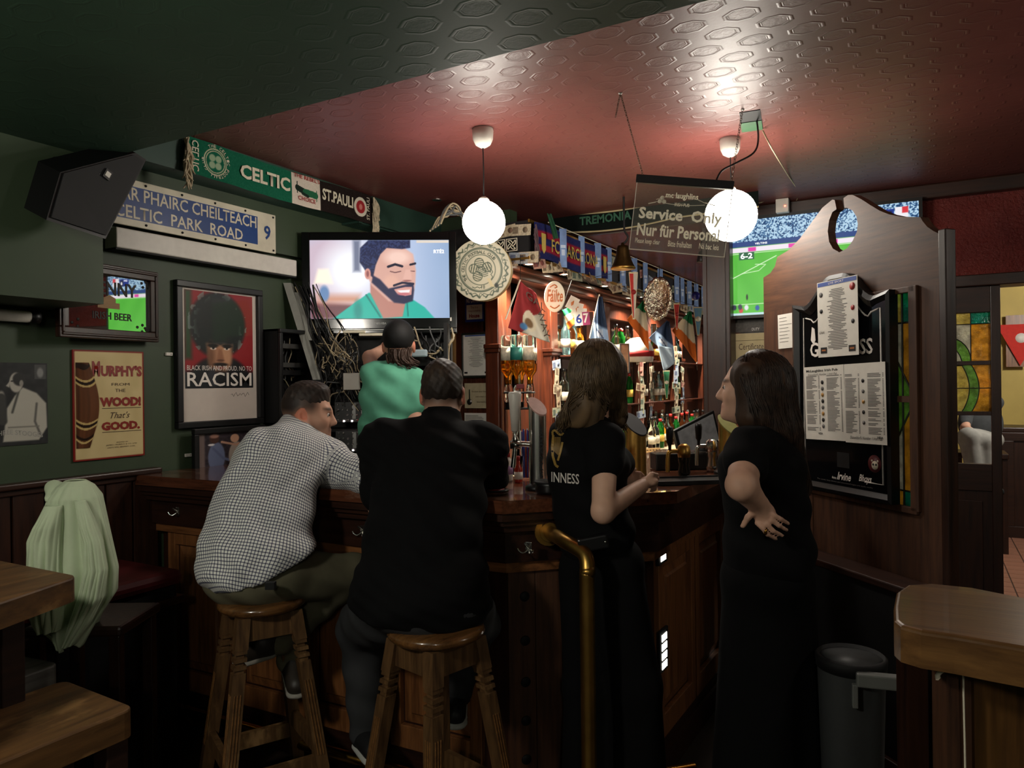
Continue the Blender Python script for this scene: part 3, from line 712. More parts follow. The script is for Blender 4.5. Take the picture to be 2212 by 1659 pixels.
# diagonal section: plain boards with round holes and lit vent slots
a, b, d = seg(1, .10, Ls[1]-.03); w_ = (b-a).length
nb = 4
dg = Matrix((Vector((d.x, d.y, 0)), Vector((-d.y, d.x, 0)), Vector((0, 0, 1)))).transposed().to_4x4(); dg.translation = Vector((a.x+1.5, a.y-2.6, 0))
bd = MB().box(.003, w_/nb-.003, -.01, .015, .14, ZB-.28, .003).mesh('board'); bd.materials.append(m_brown)
for k in range(nb): obj('board', bd, None, bar, dg @ Matrix.Translation((k*w_/nb, 0, 0)))
for z in (.78, .62, .47, .33, .19): obj('hole_plug', MB().lathe([(.017, -.014), (.019, -.011), (.012, -.009)], 12, (w_*.12-.09, 0, z), 'y'), m_blackm, bar, dg)
# lit vent grilles on the far section
def vent(i, s, z0, rows, lab):
    aa, bb, dd = seg(i, s, s+.05); M_ = Matrix((Vector((dd.x, dd.y, 0)), Vector((-dd.y, dd.x, 0)), Vector((0, 0, 1)))).transposed().to_4x4(); M_.translation = Vector((aa.x+1.5, aa.y-2.6, z0))
    v = obj('vent', MB().box(-.05, .05, -.026, -.015, 0, .036*rows+.02, .002), m_blackm, bar, M_)
    sl = MB().box(-.004, .004, -.028, -.0255, 0, .026).mesh('slot'); sl.materials.append(mat('lit_slot', (1, .95, .85, 1), .5, var=0, emit=2.5, ecol=(1, .93, .8, 1)))
    for r in range(rows):
        for c_ in range(4): obj('slot', sl, None, v, (-.024+.016*c_, 0, .012+.036*r))
vent(1, .30, .60, 4, 'x'); vent(2, .10, .42, 4, 'x'); vent(2, .10, .84, 2, 'x')
# coat hooks under the worktop
def hook(i, s, lab):
    aa, bb, dd = seg(i, s, s+.05); M_ = Matrix((Vector((dd.x, dd.y, 0)), Vector((-dd.y, dd.x, 0)), Vector((0, 0, 1)))).transposed().to_4x4(); M_.translation = Vector((aa.x, aa.y, ZB-.17)) + Vector((dd.y, -dd.x, 0))*.05
    t = thing('coat_hook', M_, lab, 'hook', 'coat hooks under the bar top')
    obj('plate', MB().box(-.012, .012, -.004, 0, -.02, .02, .002), m_chrome, t)
    obj('prong', MB().tube(smoothpath([Vector((0, -.004, -.005)), Vector((.012, -.02, -.016)), Vector((.024, -.026, -.010)), Vector((.03, -.028, 0))]), .003, 6).tube(smoothpath([Vector((0, -.004, -.005)), Vector((-.012, -.02, -.016)), Vector((-.024, -.026, -.010)), Vector((-.03, -.028, 0))]), .003, 6).tube([(0, -.003, 0), (0, -.02, .012), (0, -.03, .02)], .004, 6), m_chrome, t)
hook(0, .18, 'chrome coat hook on the shadowed bar front left of the checked shirt')
hook(0, 1.26, 'double chrome coat hook on the bar front between the two men')
hook(0, 1.99, 'chrome coat hook on the bar front right of the man in black')
# brass foot rail
fr_ = offs(BX, -.06); rail = thing('foot_rail', (-2, 2.0, 0), 'low brass foot rail running along the base of the bar', 'rail')
mb = MB().tube([(x+2, y-2.0, .16) for x, y in fr_[:3]], .022, 12); obj('tube', mb, m_brass2, rail)
for s in (.35, 1.1, 1.8):
    aa, bb, dd = seg(0, s, s+.1); obj('bracket', MB().tube([(aa.x+2, aa.y-2.0-.01, .05), (aa.x+2, aa.y-2.0-.12, .06), (aa.x+2, aa.y-2.195, .16)], .012, 8).lathe([(.03, 0), (.03, .02), (.015, .03)], 12, (aa.x+2, aa.y-2.0-.02, .04), 'y'), m_brass2, rail)
# brass grab rail in front of the bar
fl = P(1184, 1148, 2.63); k1 = P(1262, 1203, 2.31); k2 = P(1268, 1262, 2.28); base = Vector((k2.x, k2.y, 0))
t = thing('grab_rail', base, 'bent brass grab rail pipe rising from floor to the bar corner', 'rail')
pts = [fl-base, P(1200, 1157, 2.52)-base, P(1218, 1168, 2.40)-base, k1-base+Vector((0, 0, .01)), (k1+k2)/2-base+(k1-fl)*.05, k2-base, Vector((0, 0, k2.z*.5)), Vector((0, 0, .0))]
obj('pipe', MB().tube(smoothpath([Vector(p) for p in pts], 6), .0235, 18), m_brass, t)
dd = (P(1200, 1157, 2.52)-fl).normalized(); q = dd.orthogonal().normalized(); ww = dd.cross(q)
def disc(c, r, th, n=20):
    mb = MB(); mb.tube([c, c+dd*th], r, n); return mb
obj('flange', disc(fl-base-dd*.005, .05, .014), m_brass, t); obj('collar', disc(fl-base+dd*.009, .034, .02), m_brass, t)
obj('base_flange', MB().lathe([(.05, 0), (.05, .012), (.03, .018)], 18), m_brass, t)
# ------------------------------------------------------------------ wooden partition with scrolled top
PQ = Vector((-0.71, 3.91, 0)); PYAW = -math.pi/4; pd = Vector((math.cos(PYAW), math.sin(PYAW), 0)); pn = Vector((-math.sin(PYAW), math.cos(PYAW), 0))
pfr = frame(PQ, PYAW)
def pl(u, v, off=0.0):                # pixel -> local (x, z) on the partition's face moved off towards the viewer
    q = onp(u, v, PQ-pn*off, pn); l = pfr.inverted() @ q; return (l.x, l.z)
part = thing('wooden_partition', pfr, 'brown wooden screen partition with scrolled top and oval cut-out', 'partition')
TH = .04
zt = pl(1800, 652)[1]; zbm = pl(1850, 1078)[1]; xw1 = pl(1984, 850)[0]; xw0 = xw1-.62; xr_ = pl(2031, 850)[0]; xl_ = pl(1652, 850)[0]
top_px = [(1652, 599), (1664, 590), (1674, 575), (1679, 555), (1704, 540), (1728, 515), (1752, 482), (1776, 449), (1798, 431), (1803, 432), (1807, 452)]
hole = [(1798, 458), (1791, 476), (1788, 500), (1791, 522), (1799, 537), (1813, 545), (1829, 537), (1842, 520), (1851, 500), (1853, 484), (1850, 468), (1842, 455), (1830, 449)]
rest = [(1824, 449), (1822, 428), (1832, 421), (1842, 421), (1860, 430), (1880, 443), (1900, 455), (1920, 463), (1945, 468), (1988, 469), (1993, 478), (2003, 490), (2016, 499), (2031, 503)]
ol = [pl(*q) for q in top_px+hole+rest]
ol[0] = (xl_, ol[0][1]); ol[-1] = (xr_, ol[-1][1])
obj('scrolled_top', MB().prism(ol+[(xr_, zt), (xl_, zt)], 0, TH), m_brownx, part)
obj('stile', MB().box(xl_, xw0, 0, TH, 0, zt), m_brown, part); obj('stile', MB().box(xw1, xr_, 0, TH, 0, zt), m_brown, part)
obj('lower_panel', MB().box(xw0, xw1, .006, TH, 0, zbm), m_brown, part)
obj('end_post', MB().box(xr_+.002, xr_+.035, -.004, TH+.004, 0, ol[-1][1]+.012, .004), m_dark, part)
obj('window_frame', MB().box(xw1-.03, xw1+.01, -.016, 0, zbm, zt+.012, .003).box(xw0-.01, xw0+.03, -.016, 0, zbm, zt, .003).box(xw0, xw1, -.016, 0, zt-.012, zt+.012, .003).box(xw0, xw1, -.016, 0, zbm-.012, zbm+.015, .003).box(xw0, xw1, -.012, .02, pl(1950, 862)[1]-.012, pl(1950, 862)[1]+.012), m_brown, part)
def glassmat(name, col, emit=0):
    m, t, b = newmat(name); tr = t.nodes.new('ShaderNodeBsdfTranslucent'); tp = t.nodes.new('ShaderNodeBsdfRefraction'); mx = t.nodes.new('ShaderNodeMixShader'); mx.inputs[0].default_value = .5
    gl = t.nodes.new('ShaderNodeBsdfGlossy'); gl.inputs['Roughness'].default_value = .08; mx2 = t.nodes.new('ShaderNodeMixShader'); mx2.inputs[0].default_value = .07
    cn = ramp(t, noise(t, coords(t), 26, 4, .6), [(.3, tuple(x*.55 for x in col[:3])+(1,)), (.65, col)]); t.links.new(cn, tr.inputs[0]); t.links.new(cn, tp.inputs[0]); tp.inputs['Roughness'].default_value = .12; tp.inputs['IOR'].default_value = 1.05
    n = noise(t, coords(t), 45, 3); bn = t.nodes.new('ShaderNodeBump'); bn.inputs['Strength'].default_value = .7; bn.inputs['Distance'].default_value = .01; t.links.new(n, bn.inputs['Height'])
    for s in (tr, tp, gl): t.links.new(bn.outputs[0], s.inputs['Normal'])
    t.links.new(tr.outputs[0], mx.inputs[1]); t.links.new(tp.outputs[0], mx.inputs[2]); t.links.new(mx.outputs[0], mx2.inputs[1]); t.links.new(gl.outputs[0], mx2.inputs[2])
    t.links.new(mx2.outputs[0], t.nodes['Material Output'].inputs[0]); return m
g_amb, g_yel, g_grn, g_tea, g_clr = [glassmat('stained_%s' % n, c) for n, c in (('amber', rgb(250, 210, 110)), ('yellow', rgb(244, 232, 160)), ('green', rgb(170, 214, 130)), ('teal', rgb(60, 190, 170)), ('clear', rgb(235, 235, 225)))]
m_lead = mat('black_lead', rgb(12, 12, 11), .5, var=0)
def pane(parent, pts, g, y=.012): obj('pane', MB().prism(pts, y, y+.004), g, parent)
def lead(parent, pts, y=.008, r=.004): obj('leading', MB().tube([(x, y, z) for x, z in pts], r, 5), m_lead, parent)
zc_ = pl(1950, 862)[1]; z1_ = pl(1950, 697)[1]; c1, c2 = xw1-.135, xw1-.22
x_a, x_b, x_c = xw1-.012, xw1-.085, xw1-.165
pane(part, [(x_b, z1_), (x_a, z1_), (x_a, zt), (x_b, zt)], g_tea); pane(part, [(x_c, z1_), (x_b, z1_), (x_b, zt), (x_c, zt)], g_yel)
pane(part, [(x_b, zc_+.10), (x_a-.01, zc_), (x_a, zc_), (x_a, z1_), (x_b, z1_)], g_amb)
pane(part, [(x_c, zc_+.24), (x_b, zc_+.11), (x_b, z1_), (x_c, z1_)], g_clr); pane(part, [(x_c, zc_), (x_a-.01, zc_), (x_b, zc_+.10), (x_c, zc_+.24)], g_grn)
pane(part, [(x_b, zc_-.11), (x_a-.01, zc_), (x_a, zc_), (x_a, zbm+.07), (x_b, zbm+.07)], g_amb)
pane(part, [(x_c, zc_-.24), (x_b, zc_-.11), (x_b, zbm+.07), (x_c, zbm+.07)], g_clr); pane(part, [(x_c, zc_), (x_a-.01, zc_), (x_b, zc_-.11), (x_c, zc_-.24)], g_grn)
pane(part, [(x_c, zbm), (x_b, zbm), (x_b, zbm+.07), (x_c, zbm+.07)], g_amb); pane(part, [(x_b, zbm), (x_a, zbm), (x_a, zbm+.07), (x_b, zbm+.07)], g_tea)
pane(part, [(xw0, zbm), (x_c, zbm), (x_c, zt), (xw0, zt)], g_amb)
for q in ([(x_b, zbm), (x_b, zt)], [(x_c, zbm), (x_c, zt)], [(xw0, z1_), (x_a, z1_)], [(xw0, zbm+.07), (x_a, zbm+.07)], [(x_c, zc_+.24), (x_a-.01, zc_), (x_c, zc_-.24)]): lead(part, q)
# ledge / settle in front of the partition
lz = .78
st = thing('wall_settle', pfr, 'dark wooden settle with a ledge against the partition', 'settle')
obj('ledge', MB().box(.14, 1.04, -.14, -.006, lz-.03, lz, .006), m_darkx, st); obj('front', MB().box(.16, 1.02, -.11, -.01, .02, lz-.03), m_blackm, st); obj('plinth', MB().box(.14, 1.04, -.13, -.006, 0, .1, .004), m_darkx, st)
# ------------------------------------------------------------------ black stout mirror with papers
def ml(u, v): return pl(u, v, .03)
mi = thing('advertising_board', pfr, 'black scroll topped beer advertising board hung on the partition', 'advertising board')
xL, xR = ml(1719, 860)[0], ml(1930, 860)[0]; zB_ = ml(1930, 1090)[1]; zS_ = ml(1925, 634)[1]; zTop = ml(1815, 592)[1]; xm = (xL+xR)/2; hw = (xR-xL)/2
def arch(k=1.0, inset=0.0):
    pts = []
    for q in np.linspace(0, 1, 15):
        x = q*(hw-inset); e = q
        z = zTop-inset*1.2-(zTop-zS_)*(0.5-0.5*math.cos(math.pi*min(1, max(0, (e-.12)/.62)))) if e < .74 else zS_+(e-.74)*.06-inset
        pts.append((x, z))
    r = [(xm+x, z) for x, z in pts]; l = [(xm-x, z) for x, z in reversed(pts[1:])]
    return l+r
outer = arch()+[(xR, zB_), (xL, zB_)]; inner = arch(1, .035)+[(xR-.035, zB_+.035), (xL+.035, zB_+.035)]
n = len(outer)
fm = MB()
v = [(x, -.004, z) for x, z in outer]+[(x, -.045, z) for x, z in outer]+[(x, -.05, z) for x, z in [(a*.55+c*.45, b*.55+d*.45) for (a, b), (c, d) in zip(outer, inner)]]+[(x, -.032, z) for x, z in inner]+[(x, -.004, z) for x, z in inner]
fm.add(v, [(k*n+i, k*n+(i+1) % n, (k+1)*n+(i+1) % n, (k+1)*n+i) for k in range(4) for i in range(n)])
obj('frame', fm, m_black, mi)
obj('panel', MB().prism(inner, -.028, -.005), mat('black_gloss_glass', rgb(12, 12, 14), .12, var=0), mi)
w_line = [(x, z) for x, z in arch(1, .065)]
obj('white_border', MB().tube([(xL+.06, -.029, zB_+.07)]+[(x, -.029, z) for x, z in w_line]+[(xR-.06, -.029, zB_+.07), (xR-.16, -.029, zB_+.07)], .004, 4), m_wi, mi)
def mt(s, u0, u1, vt_, vb_, m, **k):
    a, b = ml(u0, vb_), ml(u1, vb_); c = ml((u0+u1)/2, vt_); d_ = ml((u0+u1)/2, vb_); text(mi, s, a[0], b[0], d_[1], c[1], m, -.0295, **k)
mt('GUINNESS', 1750, 1885, 735, 768, m_wi, bold=.02)
hx, hz = ml(1755, 735)
obj('harp_mark', MB().prism([(hx-.012, hz+.0), (hx-.004, hz+.06), (hx+.014, hz+.05), (hx+.02, hz+.0), (hx+.006, hz-.02)], -.0295, -.028), m_wi, mi)
mt('Irvine', 1808, 1838, 1021, 1038, m_wi, shear=.4, bold=.02); mt('Bhoys', 1855, 1883, 1026, 1046, m_wi, shear=.4, bold=.02); mt('Enjoy', 1797, 1807, 1029, 1035, m_wi, shear=.3)
mt('The word, harp device and associated logos are trade marks', 1765, 1885, 1042, 1046, m_grey_ink)
sx_, sz_ = ml(1889, 1002)
sk = obj('sticker', MB().lathe([(.036, -.030), (.036, -.029)], 24, (sx_, 0, sz_), 'y'), mat('maroon_sticker', rgb(88, 22, 28), .5, var=0), mi)
obj('sticker_disc', MB().lathe([(.018, -.0305), (.018, -.0300)], 18, (sx_+.002, 0, sz_-.006), 'y').lathe([(.005, -.0305), (.005, -.03)], 8, (sx_-.014, 0, sz_+.012), 'y').lathe([(.005, -.0305), (.005, -.03)], 8, (sx_+.018, 0, sz_+.012), 'y'), m_cream, mi)
for k_ in (-.007, .009): obj('sticker_spot', MB().lathe([(.005, -.0310), (.005, -.0305)], 8, (sx_+k_, 0, sz_-.003), 'y'), m_ink, mi)
sq = ml(1820, 995); obj('sticker_rectangle', MB().box(sq[0]-.035, sq[0]+.04, -.0293, -.0288, sq[1]-.03, sq[1]+.035), mat('dull_black_sticker', rgb(24, 24, 24), .8, var=0), mi)
bx_, bz_ = xm, zS_-.30
# printed sheets
def sheet(name, lab, corners_px, off, rows, extra=None, cat='notice', group=None, base=None):
    """paper lying in the partition's plane; corners TL,TR,BL in pixels"""
    tl, tr, bl = [Vector((pl(u, v, off)[0], 0, pl(u, v, off)[1])) for u, v in corners_px]
    X = (tr-tl); w = X.length; Xn = X.normalized(); Zn = Vector((-Xn.z, 0, Xn.x)); h = abs((bl-tl).dot(Zn))
    fr = pfr @ Matrix.Translation(tl-Vector((0, off, 0))) @ Matrix((Xn, Vector((0, 1, 0)), Zn)).transposed().to_4x4()
    t = thing(name, fr, lab, cat, group)
    obj('paper', MB().box(0, w, -.0006, .0006, -h, 0), m_paper, t)
    obj('printed_lines', lines_mesh([(a*w, b*w, -d*h, -c*h) for a, b, c, d in rows], -.0012), m_grey_ink, t)['kind'] = 'stuff'
    if extra: extra(t, w, h)
    return t
rows = []; r = random.Random(3)
for i in range(38): 
    a_ = r.uniform(.06, .16); rows.append((.5-a_*1.6, .5+a_*1.6, .12+i*.021, .12+i*.021+.010))
def ls_extra(t, w, h):
    obj('header_band', lines_mesh([(0.02*w, .98*w, -.062*h, -.01*h)], -.0014), mat('blue_header', rgb(52, 78, 150), .6, var=0), t)
    text(t, 'LIVE SPORT', .3*w, .68*w, -.05*h, -.022*h, m_wi, -.002)
    for x, z, rr, m in ((.1, .17, .035, m_grey_ink), (.88, .13, .05, m_red_ink), (.1, .39, .03, m_ink), (.88, .40, .035, m_red_ink), (.88, .57, .03, m_ink)):
        obj('emblem', MB().lathe([(rr*w*1.3, -.0016), (rr*w*1.3, -.0012)], 16, (x*w, 0, -z*h), 'y'), m, t)
    text(t, 'GAA', .04*w, .17*w, -.69*h, -.655*h, m_ink, -.0016, shear=.3)
    for x in (.15, .85): obj('black_badge', MB().box((x-.08)*w, (x+.08)*w, -.0016, -.0012, -.95*h, -.87*h), m_ink, t); obj('badge_stripe', MB().box((x-.05)*w, (x+.05)*w, -.002, -.0016, -.92*h, -.90*h), mat('orange_ink', rgb(170, 100, 50), .6, var=0), t)
sheet('sport_listing', 'white live sport listing taped over the top of the beer board', [(1765, 612), (1852, 593), (1776, 772)], .062, rows, ls_extra)
def menu_rows(seed, c0, c1):
    r = random.Random(seed); out = []
    for i in range(42):
        z = .13+i*.018
        if r.random() < .08: continue
        out.append((c0, c0+(c1-c0)*r.uniform(.45, .85), z, z+.009)); out.append((c1-.03, c1, z, z+.009))
    return out
def menu_extra(title):
    def f(t, w, h):
        if title: text(t, 'McLaughlins Irish Pub', .06*w, .86*w, -.085*h, -.04*h, m_ink, -.0016, bold=.02); text(t, "Düsseldorf's Number 1 Irish Pub", .10*w, .84*w, -.125*h, -.095*h, m_ink, -.0016, shear=.4)
        else: text(t, "Düsseldorf's Number 1 Irish Pub", .12*w, .9*w, -.95*h, -.91*h, m_ink, -.0016, shear=.4)
        text(t, 'VISA', .33*w if title else .78*w, .45*w if title else .92*w, -.93*h, -.90*h, m_ink, -.0016, bold=.02)
        for i in range(8 if title else 5): obj('brand_mark', MB().lathe([(.028*w*1.3, -.0016), (.028*w*1.3, -.0012)], 12, (.47*w, 0, -(.22+i*(.085 if title else .13))*h), 'y'), [m_ink, m_grey_ink, m_gold][i % 3], t)
    return f
sheet('drinks_menu', 'left sheet of the two page drinks menu on the beer board', [(1737, 794), (1822, 787), (1743, 948)], .056, menu_rows(1, .05, .40)+menu_rows(2, .58, .95), menu_extra(True), 'menu', 'drinks menu sheets')
sheet('drinks_menu', 'right sheet of the two page drinks menu on the beer board', [(1823, 787), (1912, 781), (1824, 955)], .056, menu_rows(4, .02, .38)+menu_rows(5, .58, .96), menu_extra(False), 'menu', 'drinks menu sheets')
rows = [(.1, r.uniform(.5, .9), .1+i*.1, .1+i*.1+.012) for i in range(8)]
sheet('handwritten_note', 'small handwritten note pinned left of the beer board', [(1680, 681), (1714, 675), (1681, 754)], .006, rows)
sheet('handwritten_note', 'larger handwritten sheet behind the dark haired woman', [(1688, 794), (1718, 790), (1690, 900)], .006, rows)
# ------------------------------------------------------------------ big television on the bulkhead
tl = ony(1579, 480, 5.15); br = ony(1987, 640, 5.15); bl = ony(1576, 683, 5.15)
w = br.x-tl.x; h = tl.z-bl.z
t = thing('television', frame(((tl.x+br.x)/2, 5.15, bl.z), 0), 'big wall television showing a football match behind the partition', 'television')
def pitch(u, v):
    p = Paint(u, v, (84, 178, 60), w/h)
    p.put((np.sin((u*6+v*2)*6.28)*.5+.5)*.25, (60, 150, 44))
    cr_ = vnoise(u*170, v*95, 1); p.put((v-.76)/.01, (70, 110, 150)); p.put(((v > .77)*(cr_ > .52))*1.0, (170, 200, 220)); p.put(((v > .77)*(cr_ < .3))*1.0, (24, 56, 96))
    p.rect(0, 1, .72, .775, (40, 66, 120)); p.rect(0, 1, .665, .715, (226, 214, 226)); 
    for x in (.1, .33, .55, .68): p.rect(x, x+.045, .67, .71, (214, 60, 160))
    W_ = (214, 236, 200); p.line([(0, .39), (.26, .60)], .004, W_); p.line([(.06, .44), (.16, .46), (.2, .52), (.14, .53)], .003, W_); p.line([(0, .115), (1, .115)], .003, W_); p.line([(0, .65), (1, .66)], .003, W_)
    for i in range(26):
        x = _rng.uniform(0, 1); p.ell(x, _rng.uniform(.03, .09), .012, .028, [(30, 40, 60), (210, 210, 215), (190, 60, 60), (40, 80, 150)][i % 4], .01)
    p.ell(.09, .19, .006, .03, (24, 40, 30), .006); p.rect(0, 1, 0, .025, (180, 205, 215))
    p.rect(.045, .135, .585, .665, (44, 96, 66)); p.rect(.78, .88, .84, .95, (26, 50, 130)); p.rect(.84, .87, .84, .93, (16, 20, 50)); p.rect(.885, .95, .83, .96, (224, 220, 226)); p.rect(.92, .95, .90, .96, (200, 50, 60))
    return p.c
obj('screen', grid_mesh('screen', -w/2, w/2, 0, h, 340, 190, pitch, -.002), m_screen, t)
obj('bezel', MB().box(-w/2-.018, w/2+.02, 0, .05, -.02, h+.02).box(-w/2-.018, -w/2, -.008, 0, -.02, h+.02).box(w/2, w/2+.02, -.008, 0, -.02, h+.02).box(-w/2, w/2, -.008, 0, -.02, 0).box(-w/2, w/2, -.008, 0, h, h+.02), m_black, t)
m_wl = mat('screen_white', (1, 1, 1, 1), .5, var=0, emit=.45)
text(t, '6-2', -w/2+.055*w, -w/2+.125*w, h*.595, h*.655, m_wl, -.0035, bold=.02); text(t, 'VELTINS', -w/2+.14*w, -w/2+.21*w, h*.735, h*.755, m_wl, -.0035); text(t, '0', w*.350, w*.362, h*.86, h*.905, m_wl, -.0035, bold=.03); text(t, 'S04', w*.295, w*.33, h*.91, h*.935, m_wl, -.0035)
obj('wall_mount', MB().box(-.2, .2, .05, .085, h*.3, h*.7), m_black, t)
# plug adaptor and wires above it
p_ = ony(1690, 420, 5.1); t = thing('plug_adaptor', frame(p_, 0), 'white plug adaptor with cables above the big television', 'adaptor')
obj('socket', MB().box(-.06, .06, 0, .05, .0, .07, .004), mat('old_white_plastic', rgb(150, 136, 112), .5, var=.1), t); obj('plug', MB().box(-.04, .04, -.02, .03, -.12, -.03, .004), m_white, t); obj('neck', MB().tube([(0, .01, 0), (.0, .0, -.05)], .012, 6), m_white, t)
obj('indicator', MB().box(.015, .022, -.023, -.02, -.085, -.078), m_led, t)
for i in range(3): obj('cable', MB().tube(squiggle((-.02+.02*i, 0, -.03), (-.28-.05*i, .02, -.06-.04*i), -.05, amp=.02, seed=20+i), .006, 5), m_cable_w, t)
# papers and certificate on the panelling below
def ysheet(name, lab, u0, v0, u1, v1, y, m, cat='notice', extra=None, fw=None, th=.004):
    a, b = ony(u0, v0, y), ony(u1, v1, y); w, h = b.x-a.x, a.z-b.z
    t = thing(name, frame(((a.x+b.x)/2, y, b.z), 0), lab, cat); obj('paper', MB().box(-w/2, w/2, -th, 0, 0, h), m, t)
    if fw: obj('frame', frame_bars(w+fw, h+fw, fw*.8, -.018, -.001), m_dark, t, (0, 0, -fw/2))
    if extra: extra(t, w, h)
    return t
m_cert = mat('cream_certificate', rgb(188, 172, 130), .7, var=.06)
def cert(t, w, h):
    text(t, 'Certificate', -w*.22, w*.3, h*.68, h*.80, m_umber, -.006); obj('border_line', MB().tube([(-w*.36, -.005, h*.1), (-w*.36, -.005, h*.86), (w*.4, -.005, h*.86), (w*.4, -.005, h*.1), (-w*.36, -.005, h*.1)], .002, 4), m_umber, t)
ysheet('certificate', 'cream certificate below the big television beside the post', 1568, 722, 1672, 830, 5.24, m_cert, 'certificate', cert)
ysheet('small_picture', 'small dark picture directly under the big television', 1584, 690, 1652, 716, 5.24, mat('dim_picture', rgb(60, 54, 46), .5, var=.5, nscale=60), 'picture', lambda t, w, h: text(t, 'DUTY', w*.1, w*.34, h*.1, h*.3, m_wi, -.006))
# ------------------------------------------------------------------ stained glass door and the room beyond
dy = YD-.02
d0 = ony(2052, 900, dy); dR = ony(2164, 900, dy); zl = 2.1; xd0 = -.46; xd1 = dR.x
dr = thing('door_1', frame(((xd0+xd1)/2, dy, 0), 0), 'dark wooden door with stained glass panes right of the partition', 'door'); dr['kind'] = 'structure'; del dr['category']
cxd = (xd0+xd1)/2
def dl(u, v): q = ony(u, v, dy); return (q.x-cxd, q.z)
gx0, gx1 = dl(2057, 800)[0]-.12, dl(2141, 800)[0]; gz0, gz1 = dl(2100, 1002)[1], dl(2090, 676)[1]
W0, W1 = xd0-cxd, xd1-cxd
obj('stile', MB().box(gx1, W1, 0, .045, 0, zl, .003), m_dark, dr); obj('stile', MB().box(W0, gx0, 0, .045, 0, zl, .003), m_dark, dr)
obj('rail', MB().box(gx0, gx1, 0, .045, gz1, zl, .003), m_darkx, dr); obj('rail', MB().box(gx0, gx1, 0, .045, gz0-.16, gz0, .003), m_darkx, dr)
obj('lower_panel', MB().box(gx0, gx1, .012, .035, 0, gz0-.16).box(gx0+.05, gx1-.05, .004, .012, .12, gz0-.22, .004), m_dark, dr)
zm1, zm2 = dl(2100, 784)[1], dl(2105, 893)[1]; zr = dl(2100, 700)[1]; xv = dl(2097, 720)[0]
for z in (zm1, zm2): obj('glazing_bar', MB().box(gx0, gx1, -.002, .03, z-.012, z+.012, .002), m_dark, dr)
pane(dr, [(gx0, zr), (xv, zr), (xv, gz1), (gx0, gz1)], g_yel); pane(dr, [(xv, zr), (gx1, zr), (gx1, gz1), (xv, gz1)], g_tea)
cv = [(gx0+.10+(xv-gx0-.10)*math.sin(q), zm1+.012+(zr-zm1)*.62*math.cos(q)) for q in np.linspace(.15, 1.57, 7)]
cv2 = [(x-.045, z-.03) for x, z in cv]
pane(dr, [(gx0, zr), (xv, zr)]+[(xv, cv[-1][1])]+list(reversed(cv))[1:]+[(gx0, cv[0][1])], g_clr); pane(dr, cv+list(reversed(cv2)), g_grn); pane(dr, cv2+[(gx0, cv2[-1][1]), (gx0, cv2[0][1])], g_clr)
pane(dr, [(xv, zm1), (gx1, zm1), (gx1, zr), (xv, zr)], g_amb)
zmid = (zm1+zm2)/2
def band(z_, k): return xv-.01+.045*((z_-zmid)/(zm1-zmid))**2*-1+k
zz = np.linspace(zm2, zm1, 11); bl_ = [(band(z, 0)+.0, z) for z in zz]; br_ = [(band(z, .05), z) for z in zz]
pane(dr, bl_+list(reversed(br_)), g_grn); pane(dr, [(gx0, zm2)]+bl_+[(gx0, zm1)], g_yel); pane(dr, br_+[(gx1, zm1), (gx1, zm2)], g_amb)
for q in ([(xv, zm1), (xv, gz1)], [(gx0, zr), (gx1, zr)], cv, cv2, bl_, br_, [(gx0, zmid), (gx1, zmid)]): lead(dr, q, r=.003)
obj('pane', MB().box(gx0, gx1, .012, .016, gz0, zm2), m_glaze, dr)
struct('trim_door_head', MB().box(-.5, 3.1, YD-.05, YD+.14, 2.1, 2.17, .006), m_darkx, 'dark wooden door head under the rough wallpaper')
# room beyond
m_tile = mat('terracotta_tile', rgb(150, 104, 84), .45, var=.12, nscale=8); m_grout = mat('grout', rgb(70, 52, 44), .8, var=0)
fl2 = obj('floor_far', MB().box(.2, 2.6, 5.4, 9.3, 0, .004), m_grout, label='terracotta tiled floor of the room beyond the doors', kind='structure')
tm = MB().box(.004, .146, .004, .146, .004, .010, .002).mesh('tile'); tm.materials.append(m_tile)
for i in range(9):
    for j in range(24): obj('tile', tm, None, fl2, (.25+.15*i, 5.5+.15*j, 0))
struct('wall_far_room', MB().box(.2, 3.1, 9.18, 9.29, 0, ZC), mat('ochre_wall', rgb(190, 166, 90), .6, var=.08, nscale=4), 'ochre wall of the bright room beyond')
def ysh2(name, lab, u0, v0, u1, v1, y, m, cat): return ysheet(name, lab, u0, v0, u1, v1, y, m, cat, th=.02)
p0 = ony(2176, 934, 8.6); t = thing('bench_panel', (p0.x+.35, 8.6, 0), 'dark wooden bench front in the room beyond the open door', 'bench')
zt_ = p0.z; obj('front', MB().box(-.4, 1.2, 0, .05, .0, zt_), m_dark, t); obj('frame', MB().box(-.4, 1.2, -.02, 0, zt_-.08, zt_, .004).box(-.4, 1.2, -.02, 0, 0, .12, .004).box(-.4, -.3, -.02, 0, .12, zt_-.08, .004), m_darkx, t); obj('seat', MB().box(-.4, 1.2, -.02, .5, zt_, zt_+.05, .01), m_darkx, t)
t = ysh2('wooden_board', 'wooden notice board in the bright room beyond the door', 2172, 682, 2215, 792, 9.1, m_barfront, 'board')
fl_ = MB().add([(-.0, -.024, .0), (-.22, -.024, .62), (.24, -.024, .62)], [(0, 1, 2)]); a = ony(2204, 790, 9.05)
t = thing('pennant', frame(a, 0), 'red triangular pennant on the board in the far room', 'pennant'); obj('cloth', MB().prism([(0, 0), (-.2, .42), (.22, .42)], -.003, 0), mat('red_cloth', rgb(190, 44, 34), .8, var=.1), t); obj('emblem', MB().lathe([(.05, -.005), (.05, -.003)], 14, (0.01, 0, .28), 'y'), m_wi, t)
